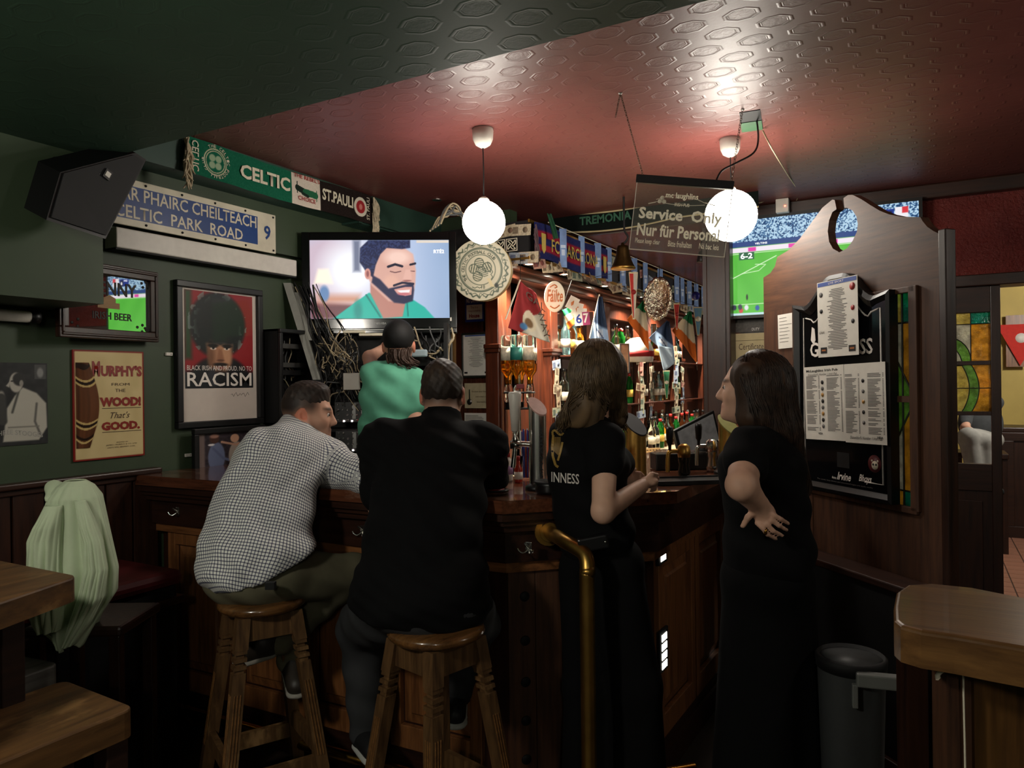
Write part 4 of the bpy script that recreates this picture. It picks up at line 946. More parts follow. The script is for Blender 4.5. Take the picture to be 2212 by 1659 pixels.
# ------------------------------------------------------------------ corner television and equipment
TVD = 4.3; tvy = YAW+.05
c = P(822, 688, TVD); tfr = frame(c, tvy)
t = thing('television', tfr, 'smaller corner television showing a bearded man in a teal polo shirt', 'television')
w = 298/FPX*TVD; h = 169/FPX*TVD
def tv1(u, v):
    p = Paint(u, v, (170, 186, 214), w/h)
    p.ell(.12, .55, .30, .6, (196, 176, 190), .35); p.ell(.30, .62, .20, .34, (236, 238, 244), .3); p.put(np.clip((u-.75)/.3, 0, 1)*.7, (110, 140, 176))
    p.rect(.31, .36, .6, 1, (112, 118, 140), .05); p.poly([(0, .22), (.3, .18), (.34, 0), (0, 0)], (104, 64, 70), .05); p.rect(.05, .35, .2, .3, (196, 140, 116), .1)
    p.poly([(.03, .45), (.16, .45), (.13, .63), (.06, .63)], (255, 240, 214), .05); p.ell(.1, .32, .035, .1, (96, 128, 170), .03)
    p.poly([(.16, 0), (.26, .13), (.42, .33), (.60, .2), (.70, .28), (.82, .14), (.89, 0)], (30, 168, 150), .015)
    p.line([(.40, .3), (.50, .02)], .012, (14, 120, 110)); p.line([(.69, .26), (.70, .03)], .01, (14, 120, 110)); p.ell(.34, .1, .03, .12, (20, 134, 124), .05)
    p.poly([(.43, .45), (.66, .3), (.68, .18), (.66, .02), (.52, .0), (.43, .32)], (176, 122, 110), .02)
    p.poly([(.39, .62), (.42, .86), (.52, .93), (.66, .92), (.74, .82), (.76, .62), (.755, .45), (.735, .26), (.66, .19), (.56, .22), (.44, .42)], (206, 160, 146), .02)
    p.ell(.63, .78, .09, .09, (232, 196, 182), .08); p.ell(.58, .47, .05, .08, (216, 168, 150), .05)
    p.poly([(.355, .72), (.36, .9), (.42, 1), (.72, 1), (.72, .9), (.66, .885), (.55, .90), (.505, .82), (.47, .68), (.45, .52), (.40, .60)], (28, 34, 66), .015)
    n = vnoise(p.u*64, p.v*64, 2); e = (u > .355)*(u < .73)*(v > .6); p.put(e*(p.c.sum(-1) < .62)*(n > .55)*.6, (60, 72, 116))
    p.poly([(.45, .55), (.50, .50), (.56, .38), (.66, .42), (.74, .45), (.745, .36), (.735, .22), (.67, .185), (.60, .2), (.52, .33), (.44, .46)], (34, 36, 66), .02)
    p.poly([(.60, .37), (.68, .40), (.73, .40), (.725, .30), (.68, .285), (.62, .32)], (206, 150, 140), .01); p.poly([(.62, .355), (.715, .365), (.71, .33), (.65, .325)], (240, 226, 226), .006); p.ell(.67, .31, .045, .018, (190, 110, 116), .01)
    p.line([(.60, .42), (.66, .455), (.74, .44)], .014, (30, 30, 54)); p.line([(.56, .66), (.61, .69), (.66, .665)], .016, (26, 26, 46)); p.line([(.72, .685), (.755, .70)], .014, (26, 26, 46))
    p.line([(.575, .60), (.61, .585), (.65, .60)], .006, (90, 54, 60)); p.line([(.72, .605), (.75, .6)], .005, (90, 54, 60))
    p.poly([(.685, .62), (.665, .5), (.69, .475), (.73, .50), (.72, .62)], (216, 170, 156), .015); p.ell(.695, .48, .03, .012, (150, 96, 92), .008)
    p.ell(.412, .57, .022, .07, (200, 140, 128), .008); p.ell(.412, .57, .010, .04, (140, 84, 84), .008)
    p.rect(.765, .998, .965, .995, (214, 202, 188)); return p.c
obj('screen', grid_mesh('screen', -w/2, w/2, 0, h, 260, 150, tv1, -.004), m_screen, t)
b = .046
obj('bezel', MB().box(-w/2-b, w/2+b*.9, 0, .06, -.09, h+b, .008).box(-w/2-b, -w/2, -.012, 0, -.06, h+b, .003).box(w/2, w/2+b*.9, -.012, 0, -.06, h+b, .003).box(-w/2, w/2, -.012, 0, h, h+b, .003).box(-w/2, w/2, -.012, 0, -.06, 0, .003), mat('piano_black', rgb(10, 10, 11), .12, var=0), t)
text(t, 'TOSHIBA', -.035, .035, -.035, -.023, m_steel, -.0135); text(t, 'RTÉ2', w*.39, w*.465, h*.83, h*.885, m_wl, -.006, bold=.02)
obj('trim_strip', MB().box(-w/2-.03, w/2+.03, -.014, -.010, -.068, -.063), m_steel, t); obj('label_sticker', MB().box(w/2+.002, w/2+.012, -.0135, -.012, -.018, .002), m_paper, t)
obj('wall_arm', MB().tube([(0, .06, h*.4), (0, .3, h*.4)], .03, 8), m_black, t)
# recess with racks below
t = thing('equipment_rack', frame(P(800, 1000, 4.32), YAW), 'dark open equipment rack full of mixers and cables below the corner television', 'rack')
rz = -(P(800, 1000, 4.32).z)
rz0 = .95+rz; rz1 = P(800, 705, 4.32).z+rz
obj('back_board', MB().box(-.62, .46, .05, .07, rz0-.2, rz1), m_blackm, t)
obj('side_board', MB().box(.455, .475, -.2, .06, rz0-.2, rz1), m_blackm, t)
for z in (.48, .33, .2): obj('shelf', MB().box(-.3, .45, -.14, .05, z*1.0-.008, z*1.0+.008), m_blackm, t)
def unit(u0, v0, u1, v1, d, knobs, lab):
    a, b_ = P(u0, v0, d), P(u1, v1, d); fi = frame(P(800, 1000, 4.32), YAW).inverted(); A, B_ = fi @ a, fi @ b_
    x0, x1, z0, z1, y = A.x, B_.x, B_.z, A.z, A.y
    bx = obj('mixer', MB().box(x0, x1, y, y+.1, z0, z1, .003), m_black, t)
    kn = MB().lathe([(.006, 0), (.0055, -.010), (.001, -.011)], 8, (0, 0, 0), 'y').mesh('knob'); kn.materials.append(m_steel)
    nx, nz = knobs
    for i in range(nx):
        for j in range(nz):
            if (i*3+j) % 5 == 4: continue
            obj('knob', kn, None, bx, (x0+.02+(x1-x0-.04)*i/max(1, nx-1), y, z0+.015+(z1-z0-.03)*j/max(1, nz-1)))
    for k in range(2): obj('fader_plate', MB().box(x0+(x1-x0)*(.5+.25*k), x0+(x1-x0)*(.5+.25*k)+.02, y-.004, y, z0+.02, z1-.01), m_steel, bx)
    for k in range(3): obj('indicator', MB().box(x0+.05+.045*k, x0+.058+.045*k, y-.006, y, z0+.004, z0+.012), m_ledw if k < 2 else m_led, bx)
unit(722, 868, 800, 912, 4.15, (7, 4), ''); unit(724, 930, 800, 975, 4.12, (7, 4), '')
def R_box(name, u0, v0, u1, v1, d, dp, m):
    fi = frame(P(800, 1000, 4.32), YAW).inverted(); A, B_ = fi @ P(u0, v0, d), fi @ P(u1, v1, d); return obj(name, MB().box(A.x, B_.x, A.y, A.y+dp, B_.z, A.z, .003), m, t)
R_box('router', 741, 806, 776, 842, 4.1, .03, m_white); R_box('decoder', 905, 800, 965, 815, 4.2, .1, m_steel); R_box('cable_strip', 740, 714, 788, 719, 4.1, .02, m_cream); R_box('cable_strip', 775, 720, 830, 725, 4.1, .02, m_cream); R_box('amplifier', 880, 740, 975, 790, 4.25, .1, m_black)
fi = frame(P(800, 1000, 4.32), YAW).inverted(); r = random.Random(11)
A = fi @ P(893, 763, 4.0); obj('remote_control', MB().box(A.x-.012, A.x+.075, A.y, A.y+.02, A.z-.02, A.z+.02, .008), mat('pale_blue_plastic', rgb(150, 168, 176), .4, var=.05), t)
for i in range(44):
    m = [m_cable_w, m_cable_b, m_cable_w, m_cable_g, m_cable_b][i % 5]
    a = fi @ P(r.uniform(680, 775), r.uniform(705, 770), 4.22); b_ = fi @ P(r.uniform(695, 790), r.uniform(770, 890), 4.12)
    obj('cable', MB().tube(squiggle(a, b_, r.uniform(-.02, .10), 6, .045, i), r.choice((.0022, .003, .004)), 5), m, t)
for i in range(12):
    a = fi @ P(r.uniform(880, 985), r.uniform(705, 740), 4.2); b_ = fi @ P(r.uniform(885, 975), r.uniform(745, 815), 4.15)
    obj('cable', MB().tube(squiggle(a, b_, .03, 6, .03, 60+i), .005, 5), [m_cable_b, m_cable_g, m_cable_w][i % 3], t)
# diagonal cable trunking down the corner
a, b_ = P(622, 612, 4.28), P(702, 872, 4.2); t = thing('cable_trunking', a, 'grey trunking with a bundle of black cables beside the corner television', 'trunking')
d = b_-a; xx = c2w(1, 0, 0)
obj('trunk', MB().obox(d/2, xx*.022, c2w(0, .02, 0), d/2), mat('grey_trunking', rgb(150, 150, 142), .5, var=.06), t); obj('trunk', MB().obox(d*.28+xx*.035, xx*.012, c2w(0, .015, 0), d*.2), MATS['grey_trunking'], t)
for i in range(16):
    s0 = xx*(.035+.012*i*.7)+c2w(0, -.02*(i % 3), 0); obj('cable', MB().tube(squiggle(s0+d*r.uniform(-.02, .05), s0+xx*r.uniform(-.05, .14)+d*r.uniform(.75, 1.0), r.uniform(-.02, .04), 6, .03, 100+i), .0035, 5), m_cable_b if i % 6 else m_cable_w, t)
# loose cables above the television
t = thing('cable_loops', P(970, 485, 4.45), 'loose coil of pale cables above the corner television', 'cables')
for i in range(9): obj('cable', MB().tube(squiggle(P(928+i*3, 500-i*2, 4.4)-P(970, 485, 4.45), P(1010, 470+i*4, 4.5)-P(970, 485, 4.45), -.06-.01*i, 6, .02, 200+i), .006, 5), [m_cable_w, m_cable_g][i % 2], t)
# ------------------------------------------------------------------ bodhran drum
dfr = frame(P(1038, 583, 4.35), YAW-.12, 0.06)
t = thing('frame_drum', dfr, 'round drum printed with a clover crest hanging under the globe lamp', 'drum')
DR = 66/FPX*4.35
obj('rim', MB().lathe([(DR, .0), (DR*1.012, .005), (DR*1.012, .09), (DR*.97, .09), (DR*.97, .01)], 48, axis='y'), mat('pale_drum_rim', rgb(190, 170, 120), .5, var=.1), t)
def drum(u, v):
    p = Paint(u, v, (196, 188, 164)); p.c *= (0.9+.16*vnoise(u*4, v*4))[..., None]; D = (70, 82, 66)
    x, y = u-.5, v-.5; rr = np.hypot(x, y); th = np.arctan2(y, x)
    p.put((.02-np.abs(rr-.435-.018*np.sin(th*26)))/.012*(vnoise(th*9, rr*20, 4) > .25), D)
    p.put((.010-np.abs(rr-.41+.02*np.sin(th*17+1)))/.008, D)
    p.ring(.5, .5, .355, .010, D); p.ring(.5, .5, .335, .004, D); p.ring(.5, .5, .245, .006, D)
    for k in range(4):
        a2 = math.radians((100, 170, 245, 20)[k]); q = .115; cx_, cy_ = .5+q*math.cos(a2), .5+q*math.sin(a2)
        p.ell(cx_, cy_, .082, .082, D, .01); p.put(((rr < .24)*(np.hypot(u-cx_, v-cy_) < .068)*(np.sin((u*math.cos(a2)+v*math.sin(a2)*1.3)*150+k) > -.2))*1.0, (190, 182, 156))
    for s_ in range(5): p.line([(.47, .56-.03*s_), (.56, .51-.03*s_), (.62, .53-.03*s_)], .006, D)
    for i in range(3): p.line([(.62+.02*i, .62-.07*i), (.66, .60-.07*i)], .01, D)
    p.line([(.36, .225), (.40, .205), (.44, .225), (.48, .205), (.52, .225)], .006, D); p.line([(.68, .50), (.70, .46), (.67, .42), (.70, .38), (.67, .34)], .006, D)
    p.poly([(.60, .36), (.66, .36), (.70, .26), (.74, .22), (.66, .22)], (206, 190, 150), .01); p.ell(.76, .24, .03, .04, (40, 44, 38), .02)
    for k in range(10):
        a2 = k*.628+.3; p.ell(.5+.405*math.cos(a2), .5+.405*math.sin(a2), .022, .022, (200, 192, 168), .01); p.ring(.5+.405*math.cos(a2), .5+.405*math.sin(a2), .022, .004, D)
    return p.c
def dsh(u, v):
    x, z = (u-.5)*2, (v-.5)*2; s_ = np.maximum(np.abs(x), np.abs(z)); l = np.maximum(np.hypot(x, z), 1e-6); k = s_/l; return x*k*DR, np.full_like(u, -.001), z*k*DR
def drum_d(u, v):
    x, z = (u-.5)*2, (v-.5)*2; s_ = np.maximum(np.abs(x), np.abs(z)); l = np.maximum(np.hypot(x, z), 1e-6); k = s_/l; return drum(x*k/2+.5, z*k/2+.5)
obj('skin', grid_mesh('skin', 0, 1, 0, 1, 150, 150, drum_d, shape=dsh), m_print, t)
m_dg = mat('drum_green', rgb(58, 72, 56), .6, var=0)
def arc_text(t, s, R, a0, step, m, hh, y, cx_=0, cz_=0):
    for i, ch in enumerate(s):
        if ch == ' ': continue
        th = math.radians(a0-i*step); me = textmesh(ch, 0, .02); n = len(me.vertices); co = np.empty(n*3); me.vertices.foreach_get('co', co); co = co.reshape(-1, 3); hi = co.max(0); lo = co.min(0)
        k = hh/.7; lx = (co[:, 0]-(lo[0]+hi[0])/2)*k; lz = (co[:, 1])*k; tx, tz = math.sin(th), -math.cos(th)
        X = cx_+R*math.cos(th)+lx*tx+lz*math.cos(th); Z = cz_+R*math.sin(th)+lx*tz+lz*math.sin(th)
        me.vertices.foreach_set('co', np.stack([X, np.full(n, y), Z], 1).ravel()); obj('lettering', me, m, t)
arc_text(t, 'THE CELTIC FOOTBALL CLUB', DR*.53, 212, 7.6, m_dg, DR*.10, -.003)
text(t, '18', DR*.02, DR*.14, -DR*.62, -DR*.50, m_dg, -.003)
obj('cord', MB().tube([(0, .05, DR), (0, .08, DR+.12)], .003, 5), m_cable_b, t)
# ------------------------------------------------------------------ panel right of the television
YP = 4.2
x0, x1 = ony(986, 800, YP).x, ony(1064, 800, YP).x
bb = thing('back_bar', (-2.4, 4.2, 0), 'tall mahogany back bar with pilasters, shelves and lit cornice', 'back bar')
def BB(name, mb, m): mb.v = [(x+2.4, y-4.2, z) for x, y, z in mb.v]; return obj(name, mb, m, bb)
BB('side_panel', MB().box(x0, x1, YP, YP+.04, 0, 2.35), m_mahod)
BB('edge_post', MB().box(x0-.07, x0, YP-.01, YP+.05, .9, 2.1, .004), wood('pale_pine', rgb(120, 88, 48), rgb(176, 138, 84), 2, 5, .5))
PX = -2.46                            # front face of the back bar
for i in range(7): BB('reed', MB().box(x0+.02+.038*i, x0+.046+.038*i, YP-.006, YP, .95, 1.9, .002), m_mahod)
# pilasters and bays
for k, y in enumerate((4.18, 4.95, 6.0, 7.1, 8.2)):
    BB('pilaster', MB().box(PX-.04, PX+.06, y-.06, y+.06, 0, 2.3, .006).box(PX+.06, PX+.07, y-.04, y-.012, 1.0, 1.75, .003).box(PX+.06, PX+.07, y+.012, y+.04, 1.0, 1.75, .003), m_maho)
    BB('collar', MB().box(PX-.04, PX+.085, y-.085, y+.085, 1.78, 1.81, .006).box(PX-.04, PX+.075, y-.075, y+.075, 1.755, 1.78, .004), m_mahod)
    BB('capital', MB().box(PX-.04, PX+.09, y-.09, y+.09, 2.24, 2.3, .008), m_mahod)
BB('bay_panel', MB().box(PX-.02, PX, 4.24, 4.89, .9, 2.3), m_maho)
m_dim = mat('smoked_mirror', (.55, .5, .45, 1), .08, 1.0, var=0)
ys = (4.95, 6.0, 7.1, 8.2, 9.3)
for i in range(4):
    BB('mirror_panel', MB().box(PX-.03, PX-.02, ys[i]+.06, ys[i+1]-.06, .95, 2.25), m_dim)
    for z in (1.36, 1.76):
        BB('shelf', MB().box(PX-.02, PX+.16, ys[i]+.06, ys[i+1]-.06, z-.012, z, .002), m_mahoy)
    BB('divider', MB().box(PX+.10, PX+.16, (ys[i]+ys[i+1])/2-.022, (ys[i]+ys[i+1])/2+.022, .93, 2.12, .003), m_maho)
    BB('arch', MB().box(PX-.02, PX+.03, ys[i]+.06, ys[i+1]-.06, 2.12, 2.24, .004), m_mahod)
BB('cornice', MB().box(PX-.04, PX+.12, 4.1, 9.3, 2.24, 2.30, .01).box(PX-.04, PX+.17, 4.06, 9.3, 2.285, 2.32, .006), m_mahoy)
XF = -2.15
BB('pelmet', MB().box(x0-.05, XF, 4.08, 9.3, 2.33, 2.57), mat('black_pelmet', rgb(22, 20, 22), .6, var=.1))
BB('pelmet_rail', MB().box(XF, XF+.012, 4.07, 9.3, 2.555, 2.575, .002).box(XF, XF+.014, 4.07, 9.3, 2.325, 2.345, .002).box(x0-.05, XF+.01, 4.07, 4.082, 2.325, 2.34), m_brass)
BB('back_counter', MB().box(PX, -1.98, 4.35, 9.3, .90, .93, .006), mat('pale_counter', rgb(170, 156, 130), .3, var=.1))
BB('base_cabinet', MB().box(PX, -2.02, 4.35, 9.3, 0, .90), m_mahod)
for i in range(8): BB('cabinet_door', MB().box(-2.02, -2.0, 4.4+.6*i, 4.95+.6*i, .1, .85, .004), m_maho)
# recessed spot lamps under the cornice
m_spot = mat('spot_lens', (1, .9, .75, 1), .3, var=0, emit=25, ecol=(1, .86, .66, 1))
for k, (x, y) in enumerate(((-2.22, 4.22), (-2.22, 4.75), (-2.22, 5.5), (-2.22, 6.4), (-2.22, 7.3), (-2.22, 8.3))):
    t = thing('spot_lamp', (x, y, 2.33), 'small recessed spot lamp under the back bar pelmet, number %s from the drum' % ('one', 'two', 'three', 'four', 'five', 'six')[k], 'lamp', 'spot lamps under the pelmet')
    obj('ring', MB().lathe([(.04, 0), (.042, -.012), (.032, -.014), (.03, 0)], 18), m_chrome, t); obj('lens', MB().lathe([(.029, -.009), (.015, -.012), (.001, -.013)], 16), m_spot, t)
    ld = bpy.data.lights.new('spot_beam', 'SPOT'); ld.energy = 52; ld.spot_size = 2.3; ld.spot_blend = .8; ld.color = (1, .9, .74); ld.shadow_soft_size = .03
    lo = bpy.data.objects.new('spot_beam', ld); COL.objects.link(lo); lo.parent = t; lo.location = (0, 0, -.03); lo.rotation_euler = (0, math.radians(8), 0)
# notices on the side panel
def psheet(name, lab, u0, v0, u1, v1, m=m_paper, cat='notice', extra=None, fw=None, fm=None):
    y = YP-.008; a, b = ony(u0, v0, y), ony(u1, v1, y); w, h = b.x-a.x, a.z-b.z
    t = thing(name, frame(((a.x+b.x)/2, y, b.z), 0), lab, cat); obj('sheet', MB().box(-w/2, w/2, -.004, 0, 0, h, .001), m, t)
    if fw: obj('frame', frame_bars(w, h, fw, -.012, -.002), fm, t)
    if extra: extra(t, w, h)
    return t
def plist(t, w, h):
    rr = random.Random(9); obj('printed_lines', lines_mesh([(-w*q, w*q, h*(.88-.022*i)-.002, h*(.88-.022*i)) for i in range(30) for q in (rr.uniform(.1, .3),)], -.0055), m_grey_ink, t)['kind'] = 'stuff'
    for x in (-.36, .36): obj('black_badge', MB().box(w*x-.012, w*x+.012, -.0055, -.004, h*.09, h*.13), m_ink, t)
    obj('header_band', MB().box(-w*.38, w*.38, -.0055, -.004, h*.92, h*.945), mat('blue_header', rgb(52, 78, 150), .6, var=0), t)
psheet('framed_listing', 'silver framed sport listing on the wood panel beside the bottles', 998, 720, 1060, 815, extra=plist, fw=.014, fm=m_steel)
m_bluesign = mat('navy_tin', rgb(36, 52, 130), .4, var=.05)
def nod(t, w, h):
    text(t, 'NO SINGING', -w*.4, w*.4, h*.82, h*.95, m_wi, -.0052, bold=.02); text(t, 'NO DANCING', -w*.42, w*.42, h*.62, h*.77, m_wi, -.0052, bold=.02)
    obj('white_field', MB().box(-w*.42, w*.42, -.0056, -.004, h*.08, h*.55, .0005), m_paper, t)
    text(t, 'This is a', -w*.2, w*.2, h*.43, h*.51, m_red_ink, -.0066); text(t, 'respectable', -w*.32, w*.32, h*.30, h*.39, m_red_ink, -.0066); text(t, 'House', -w*.28, w*.28, h*.13, h*.26, m_red_ink, -.0066, bold=.04)
psheet('house_rules_sign', 'navy and white tin sign saying this is a respectable house', 1005, 630, 1046, 694, m_bluesign, 'sign', nod)
def spoon(t, w, h):
    text(t, 'Because your friends', -w*.2, w*.48, h*.62, h*.70, m_umber, -.0052); text(t, 'just aren\'t that', -w*.05, w*.48, h*.42, h*.50, m_umber, -.0052); text(t, 'interesting!', 0, w*.4, h*.2, h*.29, m_umber, -.0052)
    obj('spoon_mark', MB().lathe([(.02, -.0056), (.02, -.004)], 14, (-w*.3, 0, h*.25), 'y').box(-w*.3-.004, -w*.3+.004, -.0055, -.004, h*.3, h*.75), m_steel, t)
psheet('joke_plaque', 'cream joke plaque about friends below the framed listing', 1004, 828, 1058, 882, mat('aged_cream', rgb(176, 164, 134), .6, var=.1), 'plaque', spoon)
psheet('price_notice', 'white printed notice below the joke plaque', 1004, 892, 1060, 945, m_paper, 'notice', lambda t, w, h: obj('printed_lines', lines_mesh([(-w*.45, w*q, h*(.9-.06*i)-.003, h*(.9-.06*i)) for i, q in enumerate((.05, .2, .25, .25, .2, .15))]+[(-w*.48, w*.48, h*.5, h*.51)], -.0055), m_grey_ink, t).__setitem__('kind', 'stuff'))
# ------------------------------------------------------------------ bottles and back bar clutter
def bottle_proto(name, prof, gm, label_m, cap_m, lab, group, hl=(.06, .125), r=.036, liquid=None):
    t = thing(name, (0, 0, 0), lab, 'bottle', group)
    obj('body', MB().lathe(prof, 12), gm, t)
    obj('label', MB().lathe([(r+.0008, hl[0]), (r+.0008, hl[1])], 12), label_m, t)
    ztop = prof[-1][1]; obj('cap', MB().lathe([(prof[-1][0]+.002, ztop-.022), (prof[-1][0]+.002, ztop+.004), (.004, ztop+.005)], 10), cap_m, t)
    return t
prof_a = [(.034, 0), (.036, .01), (.036, .17), (.03, .195), (.014, .22), (.013, .29), (.014, .30)]
prof_b = [(.040, 0), (.042, .01), (.042, .14), (.036, .165), (.015, .19), (.014, .24), (.015, .25)]
prof_c = [(.032, 0), (.034, .008), (.036, .15), (.034, .20), (.02, .225), (.014, .25), (.014, .27)]
gl = lambda n, c, tr=.6: mat(n, c, .04, var=0, trans=tr, ior=1.25)
g_green, g_clear, g_brown, g_whis, g_dark, g_blue = gl('green_glass', rgb(50, 170, 70), .9), gl('clear_glass', rgb(238, 242, 240), 1.0), gl('brown_glass', rgb(80, 40, 16)), gl('whisky_glass', rgb(220, 150, 50), .95), gl('dark_glass', rgb(20, 22, 20), .2), gl('pale_blue_glass', rgb(170, 215, 220), .95)
l_w, l_b, l_r, l_y = mat('label_white', rgb(190, 180, 160), .6, var=.2, nscale=60), mat('label_black', rgb(24, 22, 22), .5, var=0), mat('label_red', rgb(170, 40, 34), .5, var=.1), mat('label_yellow', rgb(196, 160, 70), .5, var=.35, nscale=50)
kinds = [('spirit_bottle', prof_a, g_clear, l_w, m_black, 'clear'), ('whisky_bottle', prof_b, g_whis, l_w, m_black, 'amber'), ('wine_bottle', prof_c, g_green, l_y, l_r, 'green'), ('liqueur_bottle', prof_a, g_brown, l_y, l_r, 'brown'), ('dark_bottle', prof_b, g_dark, l_w, m_black, 'dark'), ('gin_bottle', prof_a, g_blue, l_w, m_chrome, 'pale blue')]
protos = {}
where = {1.36: 'lower shelf of the back bar', 1.76: 'upper shelf of the back bar', .93: 'back counter'}
r = random.Random(21)
def put_bottle(k, x, y, z):
    name, prof, gm, lm, cm, cn = kinds[k]; key = (k, z)
    lab = '%s glass bottle standing on the %s' % (cn, where[z]); grp = '%s bottles on the %s' % (cn, where[z])
    if key not in protos:
        protos[key] = bottle_proto(name, prof, gm, lm, cm, lab, grp, r=prof[2][0] if k != 2 else .036); o = protos[key]; o.location = (x, y, z)
    else: o = dup(protos[key], Matrix.Translation((x, y, z)))
    o.rotation_euler.z = r.uniform(0, 6)
for z in (1.36, 1.76):
    for i in range(3):
        y = ys[i]+.13
        while y < ys[i+1]-.12:
            if abs(y-(ys[i]+ys[i+1])/2) < .06: y += .09
            put_bottle(r.choice((0, 0, 0, 5, 5, 1, 1, 3, 4, 2)), PX+.07+r.uniform(-.015, .02), y, z); y += r.uniform(.088, .115)
for y in (5.02, 5.12, 5.22): pass
y = 5.2
while y < 8.6:
    put_bottle(r.choice((0, 1, 2, 2, 3, 4)), -2.20+r.uniform(-.03, .03), y, .93)
    if r.random() < .7: put_bottle(r.choice((0, 3, 5, 4)), -2.34+r.uniform(-.02, .02), y+.05, .93)
    y += r.uniform(.10, .15)
# optics: six inverted bottles over measures on the first bay
m_liq = gl('whisky_liquid', rgb(226, 160, 40), .9)
o_fr = P(1122, 850, 4.72); t = thing('optic_stand', frame(o_fr, YAW), 'chrome rotary optic stand for six inverted bottles beside the pilaster', 'optic stand')
obj('pole', MB().tube([(0, 0, -.35), (0, 0, .42)], .009, 8), m_chrome, t); obj('ring', MB().lathe([(.10, .0), (.105, .004), (.10, .01), (.04, .01), (.04, 0)], 24), m_black, t); obj('lower_ring', MB().lathe([(.10, -.1), (.1, -.09), (.02, -.09), (.02, -.1)], 24), m_black, t)
for k in range(6):
    a_ = k*math.pi/3+.3; q = o_fr+c2w(.082*math.cos(a_), .082*math.sin(a_), 0)
    b = thing('inverted_bottle', frame(q, 0), 'inverted spirit bottle on the optic stand, %s' % ('yellow filled right front', 'rear right', 'rear left', 'left with teal label', 'front left amber', 'front with pale label')[k], 'bottle', 'inverted bottles on the optic stand')
    obj('body', MB().lathe([(.012, .06), (.013, .11), (.034, .14), (.037, .16), (.037, .36), (.03, .368), (.001, .37)], 14), g_clear, b)
    obj('liquid', MB().lathe([(.010, .062), (.011, .112), (.031, .142), (.034, .162), (.034, .16+.03*(k % 3)+.03), (.001, .161+.03*(k % 3)+.03)], 14), m_liq, b)
    obj('label', MB().lathe([(.0378, .21), (.0378, .29)], 14), [l_w, mat('label_teal', rgb(40, 110, 100), .5, var=0), l_w][k % 3], b)
    obj('measure', MB().lathe([(.016, -.06), (.019, -.03), (.019, .03), (.012, .06)], 12), g_clear, b); obj('plunger', MB().lathe([(.011, -.10), (.012, -.06), (.016, -.055)], 10), m_black, b)
# small maroon cap mark on the stand
obj('stand_badge', MB().box(-.02, .03, -.115, -.105, .03, .06, .004), mat('maroon_badge', rgb(96, 24, 28), .5, var=0), t)
# ---------------- flags
def hangto(t, p):                     # thin cord from a hung cloth up to the pelmet edge
    q = Vector((XF+.01, p.y-.05, 2.335))-p; i3 = t.matrix_world.to_3x3().inverted()
    obj('cord', MB().tube([(0, 0, 0), i3 @ (q*.5+Vector((0, 0, .01))), i3 @ q], .002, 4), m_cable_b, t)
def cloth_flag(name, lab, px, d, func, nx=40, ny=40, wave=.02, pole=None, cat='flag', d2=None, group=None, hang=True):
    """px: TL,TR,BR,BL pixel corners of a hanging cloth at depth d (to d2 on the far side)"""
    d2 = d2 or d; q = [P(px[0][0], px[0][1], d), P(px[1][0], px[1][1], d2), P(px[2][0], px[2][1], d2), P(px[3][0], px[3][1], d)]
    o = q[0]; u, v = np.meshgrid(np.linspace(0, 1, nx), np.linspace(0, 1, ny)); A = [np.array(p-o) for p in q]
    pos = (A[3]*((1-u)*(1-v))[..., None]+A[2]*(u*(1-v))[..., None]+A[0]*((1-u)*v)[..., None]+A[1]*(u*v)[..., None])
    nrm = np.array(c2w(0, 1, 0)); pos = pos+nrm*(wave*np.sin(u*9+v*4))[..., None]
    t = thing(name, Matrix.Translation(o), lab, cat, group)
    me = quad_grid('cloth', pos[..., 0], pos[..., 1], pos[..., 2], np.clip(func(u, v), 0, 1)); ob = obj('cloth', me, m_cloth, t); sm = ob.modifiers.new('thickness', 'SOLIDIFY'); sm.thickness = .002
    if pole: obj('pole', MB().tube([P(*pole[0], d)-o, P(*pole[1], d)-o], .005, 6), m_cream, t)
    if hang: hangto(t, o)
    return t
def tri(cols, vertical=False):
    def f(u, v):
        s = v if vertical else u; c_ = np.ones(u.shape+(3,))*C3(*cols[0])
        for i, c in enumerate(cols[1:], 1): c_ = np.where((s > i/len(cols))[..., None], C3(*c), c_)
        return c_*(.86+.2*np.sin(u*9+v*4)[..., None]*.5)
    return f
IR = [(40, 130, 80), (216, 206, 180), (206, 106, 44)]
def gal(u, v):
    p = Paint(u, v, (150, 54, 56)); p.poly([(1.02, .60), (1.02, -.02), (.30, -.02), (.55, .25), (.62, .45)], (210, 204, 186), .02); p.ell(.52, .3, .2, .22, (216, 206, 180), .01); p.ell(.5, .25, .12, .1, (120, 96, 70), .03); p.ell(.36, .14, .10, .07, (90, 140, 190), .02); return p.c
t = cloth_flag('maroon_flag', 'maroon and white sports flag on a white pole beside the optics', [(1124, 608), (1158, 634), (1188, 740), (1098, 708)], 4.55, gal, wave=.018, pole=((1124, 604), (1092, 690)))
text(t, 'GAL', 0, .10, -.14, -.10, m_umber, -.03, f=lambda x, y, z: tuple(P(1136+x*420, 642-(z+.14)*400+x*330, 4.52)-P(1124, 608, 4.55)))
text(t, 'WAY', 0, .10, -.14, -.10, m_umber, -.03, f=lambda x, y, z: tuple(P(1160+x*170+(z+.14)*300, 672+x*620-(z+.14)*160, 4.51)-P(1124, 608, 4.55)))
cloth_flag('tricolour_flag', 'small tilted green white orange flag above the green bottles', [(1214, 670), (1233, 662), (1247, 695), (1228, 712)], 5.3, lambda u, v: tri(list(reversed(IR)), True)(u, v), wave=.006, group='green white and orange flags')
